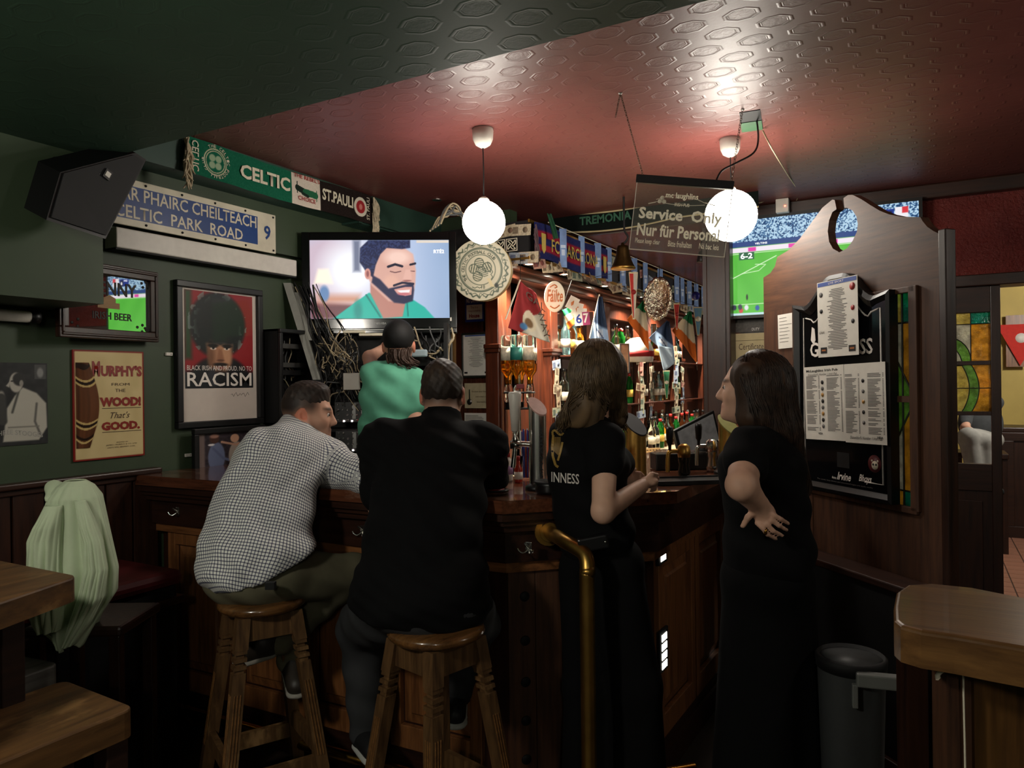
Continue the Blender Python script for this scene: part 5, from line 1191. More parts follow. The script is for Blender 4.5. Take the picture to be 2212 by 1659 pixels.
def navy(u, v):
    p = Paint(u, v, (44, 56, 78)); p.put((.42-v)/.02, (150, 176, 206)); p.poly([(.3, .3), (.7, .38), (.72, .2), (.3, .16)], (206, 214, 224), .02); p.line([(.25, .3), (.7, .2)], .02, (60, 74, 110)); return p.c
cloth_flag('navy_flag', 'navy and sky blue flag hanging over the first mirror bay', [(1293, 640), (1302, 642), (1318, 760), (1274, 735)], 5.2, navy, wave=.015, pole=((1295, 636), (1274, 730)))
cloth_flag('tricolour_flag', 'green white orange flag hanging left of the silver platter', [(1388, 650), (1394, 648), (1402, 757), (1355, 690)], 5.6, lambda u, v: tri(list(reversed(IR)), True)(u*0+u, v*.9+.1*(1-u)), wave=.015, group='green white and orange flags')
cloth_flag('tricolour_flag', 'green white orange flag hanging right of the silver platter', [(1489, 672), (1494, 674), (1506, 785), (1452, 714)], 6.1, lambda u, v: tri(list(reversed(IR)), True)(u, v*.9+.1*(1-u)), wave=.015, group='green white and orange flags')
cloth_flag('blue_flag', 'slate blue flag with pale blue lower half hanging between the tricolours', [(1440, 692), (1447, 696), (1458, 782), (1402, 730)], 5.9, navy, wave=.015)
cloth_flag('blue_flag', 'pale blue corner of cloth hanging below the slate blue flag', [(1420, 745), (1452, 752), (1456, 786), (1434, 802)], 5.88, lambda u, v: np.ones(u.shape+(3,))*C3(170, 190, 206), 12, 12, .006, hang=False)
# ---------------- pennants
def pennant(lab, u0, u1, vt, vb, d, cols, fr_c=(214, 200, 160)):
    o = P((u0+u1)/2, vt, d); W_ = (u1-u0)/FPX*d; H_ = (vb-vt)/FPX*d; t = thing('pennant', frame(o, YAW), lab, 'pennant')
    obj('border', MB().prism([(-W_/2, 0), (W_/2, 0), (W_*.12, -H_), (-W_*.12, -H_)], -.001, .002), mat('pen_border', rgb(*fr_c), .8, var=0), t)
    obj('left_half', MB().prism([(-W_*.42, -.01), (0, -.01), (0, -H_*.97), (-W_*.08, -H_*.97)], -.003, -.001), mat('pen_%d_%d_%d' % cols[0], rgb(*cols[0]), .8, var=.06), t)
    obj('right_half', MB().prism([(0, -.01), (W_*.42, -.01), (W_*.08, -H_*.97), (0, -H_*.97)], -.003, -.001), mat('pen_%d_%d_%d' % cols[1], rgb(*cols[1]), .8, var=.06), t)
    obj('crest', MB().lathe([(W_*.28, -.0045), (W_*.28, -.003)], 14, (0, 0, -H_*.42), 'y'), m_red_ink if cols[0][0] > 150 else m_cream, t); hangto(t, o); return t
pennant('red and white long pennant hanging over the second bay', 1358, 1378, 588, 690, 5.4, ((186, 50, 44), (196, 188, 176)))
pennant('red long pennant hanging right of the silver platter', 1455, 1468, 655, 712, 5.9, ((176, 50, 46), (176, 50, 46)))
pennant('sky blue shield pennant near the wooden post', 1497, 1518, 663, 725, 6.2, ((110, 160, 196), (120, 170, 190)))
pennant('long green and white pennant below the blue flag', 1432, 1447, 800, 862, 6.2, ((50, 130, 90), (60, 140, 96)))
# ---------------- sky blue bunting
m_sky = mat('sky_blue_cloth', rgb(120, 148, 196), .85, var=.12); m_skyl = mat('sky_blue_pale', rgb(190, 206, 226), .85, var=0)
bun = [(1216, 75), (1256, 68), (1291, 62), (1315, 62), (1345, 58), (1370, 50), (1394, 52), (1426, 62), (1462, 46), (1474, 42), (1489, 40), (1504, 40), (1519, 36), (1533, 36)]
BXF = XF+.03
sb = MB().box(-.026, .026, -.0012, .0012, -.26, 0).mesh('ribbon'); sb.materials.append(m_sky)
lt = MB().box(-.018, .018, -.0025, -.0012, -.13, -.11).box(-.012, .012, -.0025, -.0012, -.18, -.14).mesh('white_print'); lt.materials.append(m_skyl)
for i, (u, hh) in enumerate(bun):
    q = onx(u, 502+(u-1207)*.444, BXF); t = thing('bunting_ribbon', frame((BXF, q.y, 2.59), L90-.75+.25*math.sin(i*2.3)), 'sky blue ribbon flag of the bunting along the pelmet', 'bunting', 'sky blue ribbons strung along the pelmet')
    obj('ribbon', sb, None, t); obj('white_print', lt, None, t)
tag(obj('bunting_string', MB().tube([(BXF, 4.3, 2.592), (BXF, 9.2, 2.592)], .003, 5), m_cream), 'thin white string carrying the sky blue bunting', 'string')
# ---------------- scarves over the bar
a, b_ = P(1156, 480, 4.62), None
ya, yb = onx(1152, 530, XF+.012).y, onx(1316, 590, XF+.012).y
L = yb-ya; t = thing('striped_scarf', frame((XF+.016, ya, 2.34), L90), 'blue and red striped club scarf pinned along the pelmet', 'scarf', 'football scarves')
H_ = .225
def bsc(u, v):
    p = Paint(u, v, (38, 42, 92), L/H_)
    for z in (.30, .70): p.put((.10-np.abs(v-z))/.02, (150, 36, 56))
    p.c += (vnoise(u*120, v*40)-.5)[..., None]*.05; return p.c
obj('cloth', grid_mesh('cloth', 0, L, 0, H_, 150, 30, bsc, shape=lambda u, v: (u*L, -.004-.006*np.sin(u*14), v*H_+.01*np.sin(u*9))), m_cloth, t)
m_gold2 = mat('gold_knit', rgb(200, 176, 90), .85, var=.08)
text(t, 'FC  BARCELONA', L*.18, L*.80, H_*.30, H_*.68, m_gold2, -.013, bold=.01)
for x in (.09, .9): obj('crest', MB().prism([(x*L-.03, H_*.75), (x*L+.03, H_*.75), (x*L+.026, H_*.3), (x*L, H_*.18), (x*L-.026, H_*.3)], -.014, -.011), m_gold2, t)
obj('fringe', tassel(-.01, 14, .10, H_*.9), mat('brown_fringe', rgb(90, 70, 74), .95, var=.2), t)
t0, t1 = ony(1196, 480, 4.82), ony(1640, 480, 4.82)
t = thing('black_scarf', frame((t0.x, 4.82, 0), 0), 'dark green and black scarf with cream edging hung across the ceiling step', 'scarf', 'football scarves')
Ls_ = t1.x-t0.x
zt0 = ony(1196, 462, 4.82).z; zb0 = ony(1207, 502, 4.82).z; hs = zt0-zb0
def trs(u, v):
    p = Paint(u, v, (14, 20, 18), 10); p.put((np.abs(v-.5)-.44)/.01, (190, 176, 136)); return p.c
def trsh(u, v): return u*Ls_, -.004-.01*np.sin(u*8), zb0+v*hs-.035*np.sin(np.clip(u*1.6, 0, 1)*np.pi)+.0*u
obj('cloth', grid_mesh('cloth', 0, 1, 0, 1, 200, 24, trs, shape=trsh), m_cloth, t)
m_dkg = mat('dark_green_knit', rgb(50, 92, 72), .85, var=0)
xt0, xt1 = ony(1254, 480, 4.82).x-t0.x, ony(1366, 480, 4.82).x-t0.x
text(t, 'TREMONIA', xt0, xt1, zb0+hs*.18, zb0+hs*.62, m_dkg, -.018, bold=.03)
cloth_flag('green_ribbon', 'short dark green ribbon at the end of the black scarf', [(1181, 461), (1192, 462), (1206, 515), (1196, 516)], 4.7, lambda u, v: np.ones(u.shape+(3,))*C3(40, 78, 56), 8, 16, .01, cat='ribbon', hang=False)
# ---------------- brass bell
q = P(1346, 580, 4.75); t = thing('ship_bell', q, 'dark brass bell on a curved hook under the black scarf', 'bell')
k_ = 52/FPX*4.75/2
obj('bell_body', MB().lathe([(k_, 0), (k_*.97, .006), (k_*.72, .05), (k_*.56, .09), (k_*.52, .125), (k_*.42, .145), (k_*.15, .15), (k_*.14, .165), (.001, .167)], 28), mat('dark_bronze', rgb(74, 58, 30), .35, .9, var=.2), t)
obj('rim', MB().lathe([(k_*1.0, -.004), (k_*1.03, .002), (k_*.98, .01)], 28), m_brass, t)
ht = Vector((0, 0, ZC-q.z)); obj('hook', MB().tube(smoothpath([Vector((0, 0, .16)), Vector((.02, 0, .17)), Vector((.035, 0, .2)), Vector((.015, 0, .235)), Vector((.01, 0, .27)), Vector((.01, 0, .30))]+[Vector((.01, 0, ht.z))]), .007, 8), m_blackm, t)
# ---------------- oval sign, platter, bauble, spotlight
q = P(1198, 641, 4.7); t = thing('oval_sign', frame(q, YAW), 'oval cream welcome sign with orange gaelic letters', 'sign')
obj('plate', MB().lathe([(.066, .0), (.066, -.008), (.06, -.011)], 32, axis='y'), m_cream, t, Matrix.Diagonal((1, 1, 1.5, 1)))
m_or = mat('orange_print', rgb(186, 110, 60), .6, var=0); text(t, 'Fáilte', -.05, .052, -.035, .045, m_or, -.0125, bold=.02, shear=.2)
obj('flourish', MB().tube(smoothpath([Vector((-.03, -.0125, .06)), Vector((0, -.0125, .075)), Vector((.015, -.0125, .06)), Vector((0, -.0125, .055))]), .004, 5).tube(smoothpath([Vector((-.03, -.0125, -.06)), Vector((0, -.0125, -.075)), Vector((.03, -.0125, -.055))]), .004, 5), m_or, t)
q = P(1421, 645, 5.5); t = thing('silver_platter', frame(q, YAW-.5, -.1), 'embossed oval silver platter hung among the flags', 'platter')
mb = MB(); vs, fs = [], []; n = 40
for ri, (rr, yy) in enumerate(((1.0, 0), (.97, -.012), (.8, -.008), (.7, .01), (.0001, .012))):
    for k in range(n): a_ = 2*math.pi*k/n; rip = 1+.03*math.cos(a_*14)*(rr > .6); vs.append((.11*rr*rip*math.cos(a_), yy-.006*math.cos(a_*14)*(.6 < rr < .99), .165*rr*rip*math.sin(a_)))
for ri in range(4):
    for k in range(n): fs.append((ri*n+k, ri*n+(k+1) % n, (ri+1)*n+(k+1) % n, (ri+1)*n+k))
pm, tt, bq = newmat('embossed_silver'); bq.inputs['Metallic'].default_value = 1; bq.inputs['Roughness'].default_value = .2; bq.inputs['Base Color'].default_value = rgb(196, 188, 168); bump(tt, bq, noise(tt, coords(tt), 45, 3), .9, .02)
obj('dish', mb.add(vs, fs, True), pm, t); obj('hanger', MB().tube([(0, .02, .16), (0, .03, .26)], .003, 5), m_cable_b, t)
q = P(1503, 639, 6.6); t = thing('blue_bauble', q, 'dark blue glass bauble hanging from the rough red ceiling', 'bauble'); obj('ball', MB().lathe([(.038*math.sin(a_)+1e-4, -.038*math.cos(a_)) for a_ in np.linspace(0, math.pi, 13)], 16), mat('cobalt_glass', rgb(30, 34, 110), .1, var=0), t); obj('string', MB().tube([(0, 0, .038), (0, 0, 2.6-q.z)], .002, 4), m_cable_b, t)
q = P(1516, 560, 5.2); t = thing('ceiling_spot', (q.x, q.y, q.z), 'small black conical spotlight left of the wooden post', 'spotlight'); obj('shade', MB().lathe([(.034, -.02), (.036, -.016), (.022, .05), (.012, .06)], 16), m_black, t); obj('stem', MB().tube([(0, 0, .05), (0, 0, 2.6-q.z)], .006, 6), m_black, t); obj('arm', MB().tube([(0, 0, .06), (.1, 0, .05)], .005, 6), m_black, t)
# ---------------- banknotes
nm = [mat('note_%d' % i, rgb(*c), .75, var=.35, nscale=70) for i, c in enumerate(((176, 160, 132), (190, 176, 150), (150, 150, 128), (180, 140, 124), (150, 160, 172)))]
note_me, note_pr = [], []
for i in range(5):
    m_ = MB().box(-.07, .07, -.0008, 0, -.035, .035).mesh('paper'); m_.materials.append(nm[i]); note_me.append(m_)
    p2 = MB().lathe([(.018, -.0016), (.018, -.0008)], 12, (.03, 0, 0), 'y').box(-.06, -.02, -.0016, -.0008, -.022, .02).mesh('print'); p2.materials.append(mat('note_ink_%d' % i, rgb(*((110, 84, 66), (120, 104, 84), (84, 96, 84), (130, 76, 70), (90, 100, 124))[i]), .75, var=.3, nscale=90)); note_pr.append(p2)
def note(fr, lab, grp, k):
    t = thing('banknote', fr, lab, 'banknote', grp); obj('paper', note_me[k], None, t); obj('print', note_pr[k], None, t)
r = random.Random(31)
for u, v, s_ in ((1094, 500, 1.3), (1126, 497, 1), (1075, 560, 1), (1120, 558, 1), (1098, 566, 1), (1066, 498, 1), (1142, 556, .8), (1060, 535, 1)):
    q = ony(u, v, 4.075); note(frame((q.x, 4.072, q.z), 0, 0, r.uniform(-.12, .12)), 'banknote pinned on the pelmet end beside the globe lamp', 'banknotes on the pelmet end', r.randrange(5))
y = 4.2
while y < 8.6:
    note(frame((XF+.012, y, 2.315+r.uniform(-.02, .02)), L90+r.uniform(-.3, .3), r.uniform(-.3, .1), r.uniform(-.25, .25)), 'banknote hanging from the lower edge of the long pelmet', 'banknotes along the pelmet lower edge', r.randrange(5)); y += r.uniform(.10, .14)
y = 5.5
while y < 8.8:
    note(frame((XF+.006, y, 2.47+r.uniform(-.04, .04)), L90, 0, r.uniform(-.2, .2)), 'banknote pinned on the long pelmet face above the lower row', 'banknotes on the pelmet face', r.randrange(5)); y += r.uniform(.17, .3)
for py in (4.95, 6.0, 7.1, 8.2):
    for k in range(9):
        note(frame((PX+.075, py+r.uniform(-.03, .03), 1.0+k*.085+r.uniform(-.01, .01)), L90, 0, 1.57+r.uniform(-.2, .2) if k % 2 else r.uniform(-.2, .2)), 'banknote or card pasted up a back bar pilaster', 'banknotes pasted up the pilasters', r.randrange(5))
for i_, py in enumerate((5.475, 6.55, 7.65)):
    for k in range(11):
        note(frame((PX+.163, py+r.uniform(-.012, .012), 1.0+k*.085+r.uniform(-.01, .01)), L90-.35+r.uniform(-.2, .2), 0, 1.57+r.uniform(-.25, .25) if k % 3 else r.uniform(-.2, .2)), 'banknote pinned on a slim post between the bottle shelves', 'banknotes on the slim shelf posts', r.randrange(5))
# knotwork plaque
q = ony(1094, 531, 4.075); t = thing('knot_plaque', frame((q.x, 4.07, q.z), 0), 'black plaque with two square knotwork panels', 'plaque'); obj('plate', MB().box(-.09, .09, -.006, 0, -.045, .045, .002), m_black, t)
for x in (-.044, .044):
    obj('knot_border', frame_bars(.08, .08, .004, -.008, -.006, 0), m_cream, t, (x, 0, -.04))
    kn = MB()
    for a_ in range(4): c0_, s0_ = math.cos(a_*L90), math.sin(a_*L90); kn.tube(smoothpath([Vector((x+(px_*c0_-pz_*s0_)*.03, -.008, (px_*s0_+pz_*c0_)*.03)) for px_, pz_ in ((-.3, -.3), (.5, .5), (.9, .9), (.9, .2), (.3, -.3))]), .003, 4)
    obj('knot', kn, m_cream, t)
# fan of cards, number card
for i, (u, v, an) in enumerate(((1237, 655, .5), (1247, 668, .3), (1256, 680, .1))):
    q = P(u, v, 5.1-.01*i); t = thing('playing_card', frame(q, YAW, 0, an), 'white printed card in a fan above the bottles, %s' % ('topmost', 'middle', 'lowest')[i], 'card', 'fan of cards'); obj('paper', MB().box(-.035, .035, -.001, 0, -.045, .045, .0005), m_paper, t); obj('picture', MB().prism([(-.012, 0), (0, .022), (.012, 0), (0, -.022)], -.002, -.001), m_or, t)
q = P(1258, 687, 5.05); t = thing('number_card', frame(q, YAW, 0, -.08), 'purple and white card with the number 67', 'card'); obj('paper', MB().box(-.055, .05, -.001, 0, -.05, .04), m_paper, t); obj('purple_half', MB().box(-.0, .05, -.0016, -.001, -.05, .04), mat('magenta_ink', rgb(150, 50, 96), .6, var=0), t); text(t, '6', -.045, -.005, -.035, .03, m_bluesign, -.002, bold=.02); text(t, '7', .006, .042, -.035, .03, m_wi, -.0025, bold=.02)
# helmet-like trophy, framed photos, price cards along the shelves
q = P(1378, 755, 6.0); t = thing('white_helmet', q, 'white and red crash helmet on the shelf above the bottles', 'helmet')
obj('shell', MB().lathe([(.12, -.1), (.128, -.05), (.125, .0), (.10, .06), (.06, .09), (.001, .1)], 24), mat('helmet_white', rgb(214, 204, 190), .25, var=.05), t); obj('red_band', MB().lathe([(.13, -.06), (.1305, -.035), (.129, -.015)], 24), m_red_ink, t)
for (u0, v0, u1, v1, d, lab) in ((1338, 742, 1360, 806, 5.8, 'tall framed photograph on the second pilaster'), (1406, 700, 1418, 736, 6.2, 'narrow framed picture between the flags')):
    a = P((u0+u1)/2, v1, d); w, h = (u1-u0)/FPX*d, (v1-v0)/FPX*d; t = thing('framed_picture', frame(a, YAW+.2), lab, 'picture'); obj('frame', frame_bars(w, h, .008, -.012, 0, .002), m_steel, t); obj('print', MB().box(-w/2+.004, w/2-.004, -.004, -.001, .004, h-.004), mat('sepia_photo', rgb(150, 112, 84), .4, var=.5, nscale=18), t)
q = onx(1509, 790, PX+.09); t = thing('brand_card', frame(q, L90-.4, 0, -.12), 'white card with a red seal beside the wooden post', 'card'); obj('paper', MB().box(-.04, .04, -.001, 0, -.05, .05), m_paper, t); obj('seal', MB().lathe([(.012, -.002), (.012, -.001)], 12, (0, 0, .01), 'y'), m_red_ink, t); text(t, 'BACARDI', -.03, .03, -.025, -.013, m_ink, -.002)
q = P(1407, 972, 6.2); t = thing('wooden_sign', frame((q.x, q.y, .935), YAW+.3, -.35), 'small pale wooden sign propped on the back counter', 'sign'); obj('board', MB().box(-.09, .09, -.01, 0, 0, .065, .003), wood('pale_sign_wood', rgb(170, 130, 80), rgb(210, 172, 116), 0, 5, .5), t); obj('printed_lines', lines_mesh([(-.07+.028*i, -.052+.028*i, .042, .05) for i in range(6)]+[(-.04, .05, .015, .025)], -.011), m_umber, t)['kind'] = 'stuff'
# cash till with tilted screen
q = P(1512, 985, 4.75); t = thing('cash_till', frame((q.x, q.y, .93), YAW+.5), 'black cash till with tilted touch screen on the back counter', 'till')
obj('drawer_base', MB().box(-.18, .16, -.15, .2, .0, .12, .006), m_black, t); obj('keypad', MB().box(-.1, .12, -.14, 0, .12, .15, .004), m_steel, t)
obj('screen', MB().obox((.02, .05, .27), (.17, 0, .06), (0, .012, 0), (-.03, 0, .10)), m_black, t); obj('screen_face', MB().obox((.02, .034, .27), (.15, 0, .053), (0, .003, 0), (-.025, 0, .085)), mat('grey_display', rgb(120, 120, 122), .2, var=.2, nscale=20), t); obj('stand', MB().tube([(0, .06, .12), (0.02, .06, .25)], .02, 8), m_black, t)
t = thing('plinth_till', frame((q.x, q.y, 0), YAW+.5), 'dark cabinet standing under the cash till', 'cabinet'); obj('body', MB().box(-.2, .18, -.16, .22, 0, .93, .005), m_mahod, t); obj('door', MB().box(-.17, .15, -.172, -.16, .1, .85, .004), m_maho, t)
# ------------------------------------------------------------------ people: implicit surfaces meshed with surface nets
def nrm(v): v = np.asarray(v, float); return v/np.linalg.norm(v)
class Cap:                            # tapered, optionally flattened capsule
    def __init__(s, a, b, ra, rb=None, n=None, f=1.0, k=None): s.a, s.b, s.ra, s.rb = np.array(a, float), np.array(b, float), ra, (ra if rb is None else rb); s.n, s.f, s.k = (nrm(n) if n is not None else None), f, k
    def box(s): r = max(s.ra, s.rb)*max(1, s.f); return np.minimum(s.a, s.b)-r, np.maximum(s.a, s.b)+r
    def d(s, p):
        ba = s.b-s.a; q = p-s.a
        t = np.clip(q@ba/(ba@ba+1e-12), 0, 1); w = q-t[..., None]*ba
        if s.n is not None: w = w+s.n*((1/s.f-1)*(w@s.n))[..., None]; return (np.sqrt((w*w).sum(-1))-(s.ra+(s.rb-s.ra)*t))*min(1, s.f)
        return np.sqrt((w*w).sum(-1))-(s.ra+(s.rb-s.ra)*t)
class Ell:
    def __init__(s, c, r, R=None, k=None): s.c, s.r, s.R, s.k = np.array(c, float), np.array(r, float), (np.eye(3) if R is None else np.array(R)), k
    def box(s): m = s.r.max(); return s.c-m, s.c+m
    def d(s, p):
        q = (p-s.c)@s.R; k0 = np.sqrt(((q/s.r)**2).sum(-1)); k1 = np.sqrt(((q/s.r**2)**2).sum(-1)); return k0*(k0-1)/np.maximum(k1, 1e-6)
def smin(a, b, k): h = np.maximum(k-np.abs(a-b), 0)/k; return np.minimum(a, b)-h*h*k*.25
def sdf_mesh(prims, h, k=.03, cuts=(), subs=(), disp=None, color=None, name='body'):
    lo = np.min([p.box()[0] for p in prims], 0)-3*h-.01; hi = np.max([p.box()[1] for p in prims], 0)+3*h+.01
    n = np.ceil((hi-lo)/h).astype(int)+1
    ax = [lo[i]+h*np.arange(n[i]) for i in range(3)]
    D = np.full(n, .5)
    def reg(p, m):
        a, b = p.box(); i0 = np.clip(((a-m-lo)/h).astype(int), 0, n-1); i1 = np.clip(((b+m-lo)/h).astype(int)+2, 1, n); return tuple(slice(i0[i], i1[i]) for i in range(3))
    def pts(s): g = np.meshgrid(ax[0][s[0]], ax[1][s[1]], ax[2][s[2]], indexing='ij'); return np.stack(g, -1)
    for p in prims:
        kk = p.k or k; s = reg(p, kk+3*h); D[s] = smin(D[s], p.d(pts(s)), kk)
    for p in subs:
        kk = p.k or k; s = reg(p, kk+3*h); D[s] = -smin(-D[s], p.d(pts(s)), kk)
    if cuts or disp:
        full = pts(tuple(slice(0, q) for q in n))
        if disp: D = D+np.where(np.abs(D) < .06, disp(full), 0)
        for (c, nn) in cuts: D = np.maximum(D, (full-np.array(c))@nrm(nn))
        del full
    V = D < 0
    cs = np.zeros(np.array(V.shape)-1, int); sl = lambda o: tuple(slice(o[i], o[i]+V.shape[i]-1) for i in range(3))
    offs_ = [(i, j, l) for i in (0, 1) for j in (0, 1) for l in (0, 1)]
    for o in offs_: cs += V[sl(o)]
    act = (cs > 0) & (cs < 8); idx = np.full(act.shape, -1); m = int(act.sum()); idx[act] = np.arange(m)
    cell = np.argwhere(act); acc = np.zeros((m, 3)); cnt = np.zeros(m)
    for o in offs_:
        for a in range(3):
            if o[a]: continue
            o2 = list(o); o2[a] = 1
            i1 = tuple((cell+np.array(o)).T); i2 = tuple((cell+np.array(o2)).T); d1, d2 = D[i1], D[i2]; c = (d1 < 0) != (d2 < 0)
            t = np.where(c, d1/np.where(c, d1-d2, 1), 0); q = np.array(o, float)[None].repeat(m, 0); q[:, a] += t; acc[c] += q[c]; cnt[c] += 1
    co = lo+h*(cell+acc/np.maximum(cnt, 1)[:, None])
    F = []
    for a in range(3):
        b, c = (a+1) % 3, (a+2) % 3; s1 = [slice(None)]*3; s2 = [slice(None)]*3; s1[a] = slice(0, -1); s2[a] = slice(1, None)
        e = np.argwhere(V[tuple(s1)] != V[tuple(s2)]); e = e[(e[:, b] > 0) & (e[:, c] > 0) & (e[:, b] < V.shape[b]-1) & (e[:, c] < V.shape[c]-1)]
        if not len(e): continue
        flip = V[tuple(s1)][tuple(e.T)]; qs = []
        for (ob, oc) in ((-1, -1), (0, -1), (0, 0), (-1, 0)): g = e.copy(); g[:, b] += ob; g[:, c] += oc; qs.append(idx[tuple(g.T)])
        q = np.stack(qs, 1); q[~flip] = q[~flip][:, ::-1]; F.append(q)
    F = np.concatenate(F)
    # light smoothing
    for it in range(2):
        s_ = np.zeros_like(co); k_ = np.zeros(len(co))
        for i, j in ((0, 1), (1, 2), (2, 3), (3, 0)):
            np.add.at(s_, F[:, i], co[F[:, j]]); np.add.at(k_, F[:, i], 1)
        co = co*.5+.5*s_/np.maximum(k_, 1)[:, None]
    return np_mesh(name, co, F, color(co) if color else None)
def flat(col): return lambda co: np.ones((len(co), 3))*C3(*col)
m_skin = colmat('skin', .55, spec=.35)
m_hair = colmat('hair', .6, spec=.3, bmp=.3)
class Person:
    def __init__(s, base, label):
        s.base = Vector(base); s.fr = frame(s.base, YAW); s.inv = s.fr.inverted(); s.label = label; s.root = None
    def J(s, u, v, d): return np.array(s.inv @ P(u, v, d))
    def body(s, prims, h, k, **kw):
        me = sdf_mesh(prims, h, k, name='person', **kw); me.materials.append(m_skin)
        o = bpy.data.objects.new('person', me); COL.objects.link(o); o.matrix_world = s.fr; tag(o, s.label, 'person'); s.root = o; return o
    def part(s, name, prims, h, k, m, **kw):
        me = sdf_mesh(prims, h, k, name=name, **kw); return obj(name, me, m, s.root)
def rotm(yaw, pitch=0, roll=0): return np.array(Matrix.Rotation(yaw, 3, 'Z') @ Matrix.Rotation(pitch, 3, 'X') @ Matrix.Rotation(roll, 3, 'Y'))
class Head:                           # head frame: x person's right, y face, z up
    def __init__(s, c, yaw, pitch=0, roll=0, sc=1.0): s.c = np.array(c); s.R = rotm(yaw, pitch, roll); s.sc = sc
    def w(s, x, y, z): return s.c+s.R@(np.array((x, y, z))*s.sc)
    def e(s, c, r, k=None): return Ell(s.w(*c), np.array(r)*s.sc, s.R, k)
    def cp(s, a, b, ra, rb, k=None): return Cap(s.w(*a), s.w(*b), ra*s.sc, rb*s.sc, k=k)
    def loc(s, co): return ((co-s.c)@s.R)/s.sc
    def skull(s): return [s.e((0, -.012, .03), (.074, .094, .087)), s.e((0, .03, -.03), (.060, .062, .088), .03), s.e((0, .048, -.078), (.044, .044, .034), .03)]
    def prims(s):
        p = s.skull()+[s.cp((0, .088, .012), (0, .110, -.026), .008, .0115, .018), s.e((.009, .100, -.032), (.008, .01, .007), .01), s.e((-.009, .100, -.032), (.008, .01, .007), .01), s.cp((-.033, .078, .022), (.033, .078, .022), .011, .011, .02), s.e((0, .086, -.092), (.02, .016, .015), .02), s.e((0, .0905, -.056), (.021, .010, .006), .008), s.e((0, .0895, -.068), (.018, .010, .0065), .008), s.e((.04, .058, -.02), (.022, .022, .02), .03), s.e((-.04, .058, -.02), (.022, .022, .02), .03)]
        for q in (-1, 1): p += [s.e((q*.077, -.012, -.008), (.010, .02, .031), .008), s.e((q*.077, -.004, -.034), (.008, .010, .012), .008)]
        return p
    def subs(s): return [s.e((q*.031, .096, .003), (.017, .012, .010), .012) for q in (-1, 1)]+[s.e((q*.086, -.006, -.006), (.006, .011, .018), .006) for q in (-1, 1)]
    def eyes(s, pers):
        mw = mat('eye_white', rgb(205, 198, 190), .2, var=0); mi_ = mat('eye_iris', rgb(40, 28, 20), .15, var=0)
        for q in (-1, 1):
            c = s.w(q*.031, .0765, .004); o = obj('eye', MB().lathe([(.0122*s.sc*math.sin(a)+1e-5, .0122*s.sc*math.cos(a)) for a in np.linspace(0, math.pi, 11)], 14), mw, pers.root, Matrix.Translation(c))
            c2 = s.w(q*.031, .0765+.009, .004)-s.w(q*.031, .0765, .004); obj('iris', MB().lathe([(.0062*s.sc*math.sin(a)+1e-5, .0062*s.sc*math.cos(a)) for a in np.linspace(0, math.pi, 9)], 12), mi_, o, Matrix.Translation(c2))
def skincol(hd, base, hair=None, stub=0, hairline=None):
    B = C3(*base)
    def f(co):
        c = np.ones((len(co), 3))*B; l = hd.loc(co)
        c *= (1+.06*(vnoise(co[:, 0]*60+co[:, 1]*31, co[:, 2]*60)-.5))[:, None]
        ear = (((np.abs(l[:, 0])-.083)/.012)**2+((l[:, 1]+.012)/.026)**2+((l[:, 2]+.012)/.04)**2 < 1); c = np.where(ear[:, None], c*np.array((1.04, .86, .82)), c)
        lips = np.exp(-((l[:, 0]/.022)**2+((l[:, 2]+.062)/.009)**2))*(l[:, 1] > .07); c = c*(1-lips[:, None]*.5)+lips[:, None]*.5*C3(150, 84, 76)
        brow = np.exp(-(((np.abs(l[:, 0])-.033)/.017)**4+((l[:, 2]-.024-.12*(.033-np.abs(np.abs(l[:, 0])-.033)))/.0055)**4))*(l[:, 1] > .06); c = c*(1-brow[:, None]*.85)+brow[:, None]*.85*C3(*(hair or (60, 40, 30)))
        if stub:
            m = np.clip((-.02-l[:, 2])/.03, 0, 1)*np.clip((l[:, 1]+.0)/.03, 0, 1)*(np.abs(l[:, 2]+.07) < .06); c = c*(1-m[:, None]*stub)+m[:, None]*stub*C3(90, 72, 62)
        if hairline is not None:
            m = np.clip(hairline(l), 0, 1)*(~ear); c = c*(1-m[:, None])+m[:, None]*C3(*hair)
        return c
    return f
def finger(pts, r0, r1, k=.006):
    out = []; n = len(pts)-1
    for i in range(n): out.append(Cap(pts[i], pts[i+1], r0+(r1-r0)*i/n, r0+(r1-r0)*(i+1)/n, k=k))
    return out
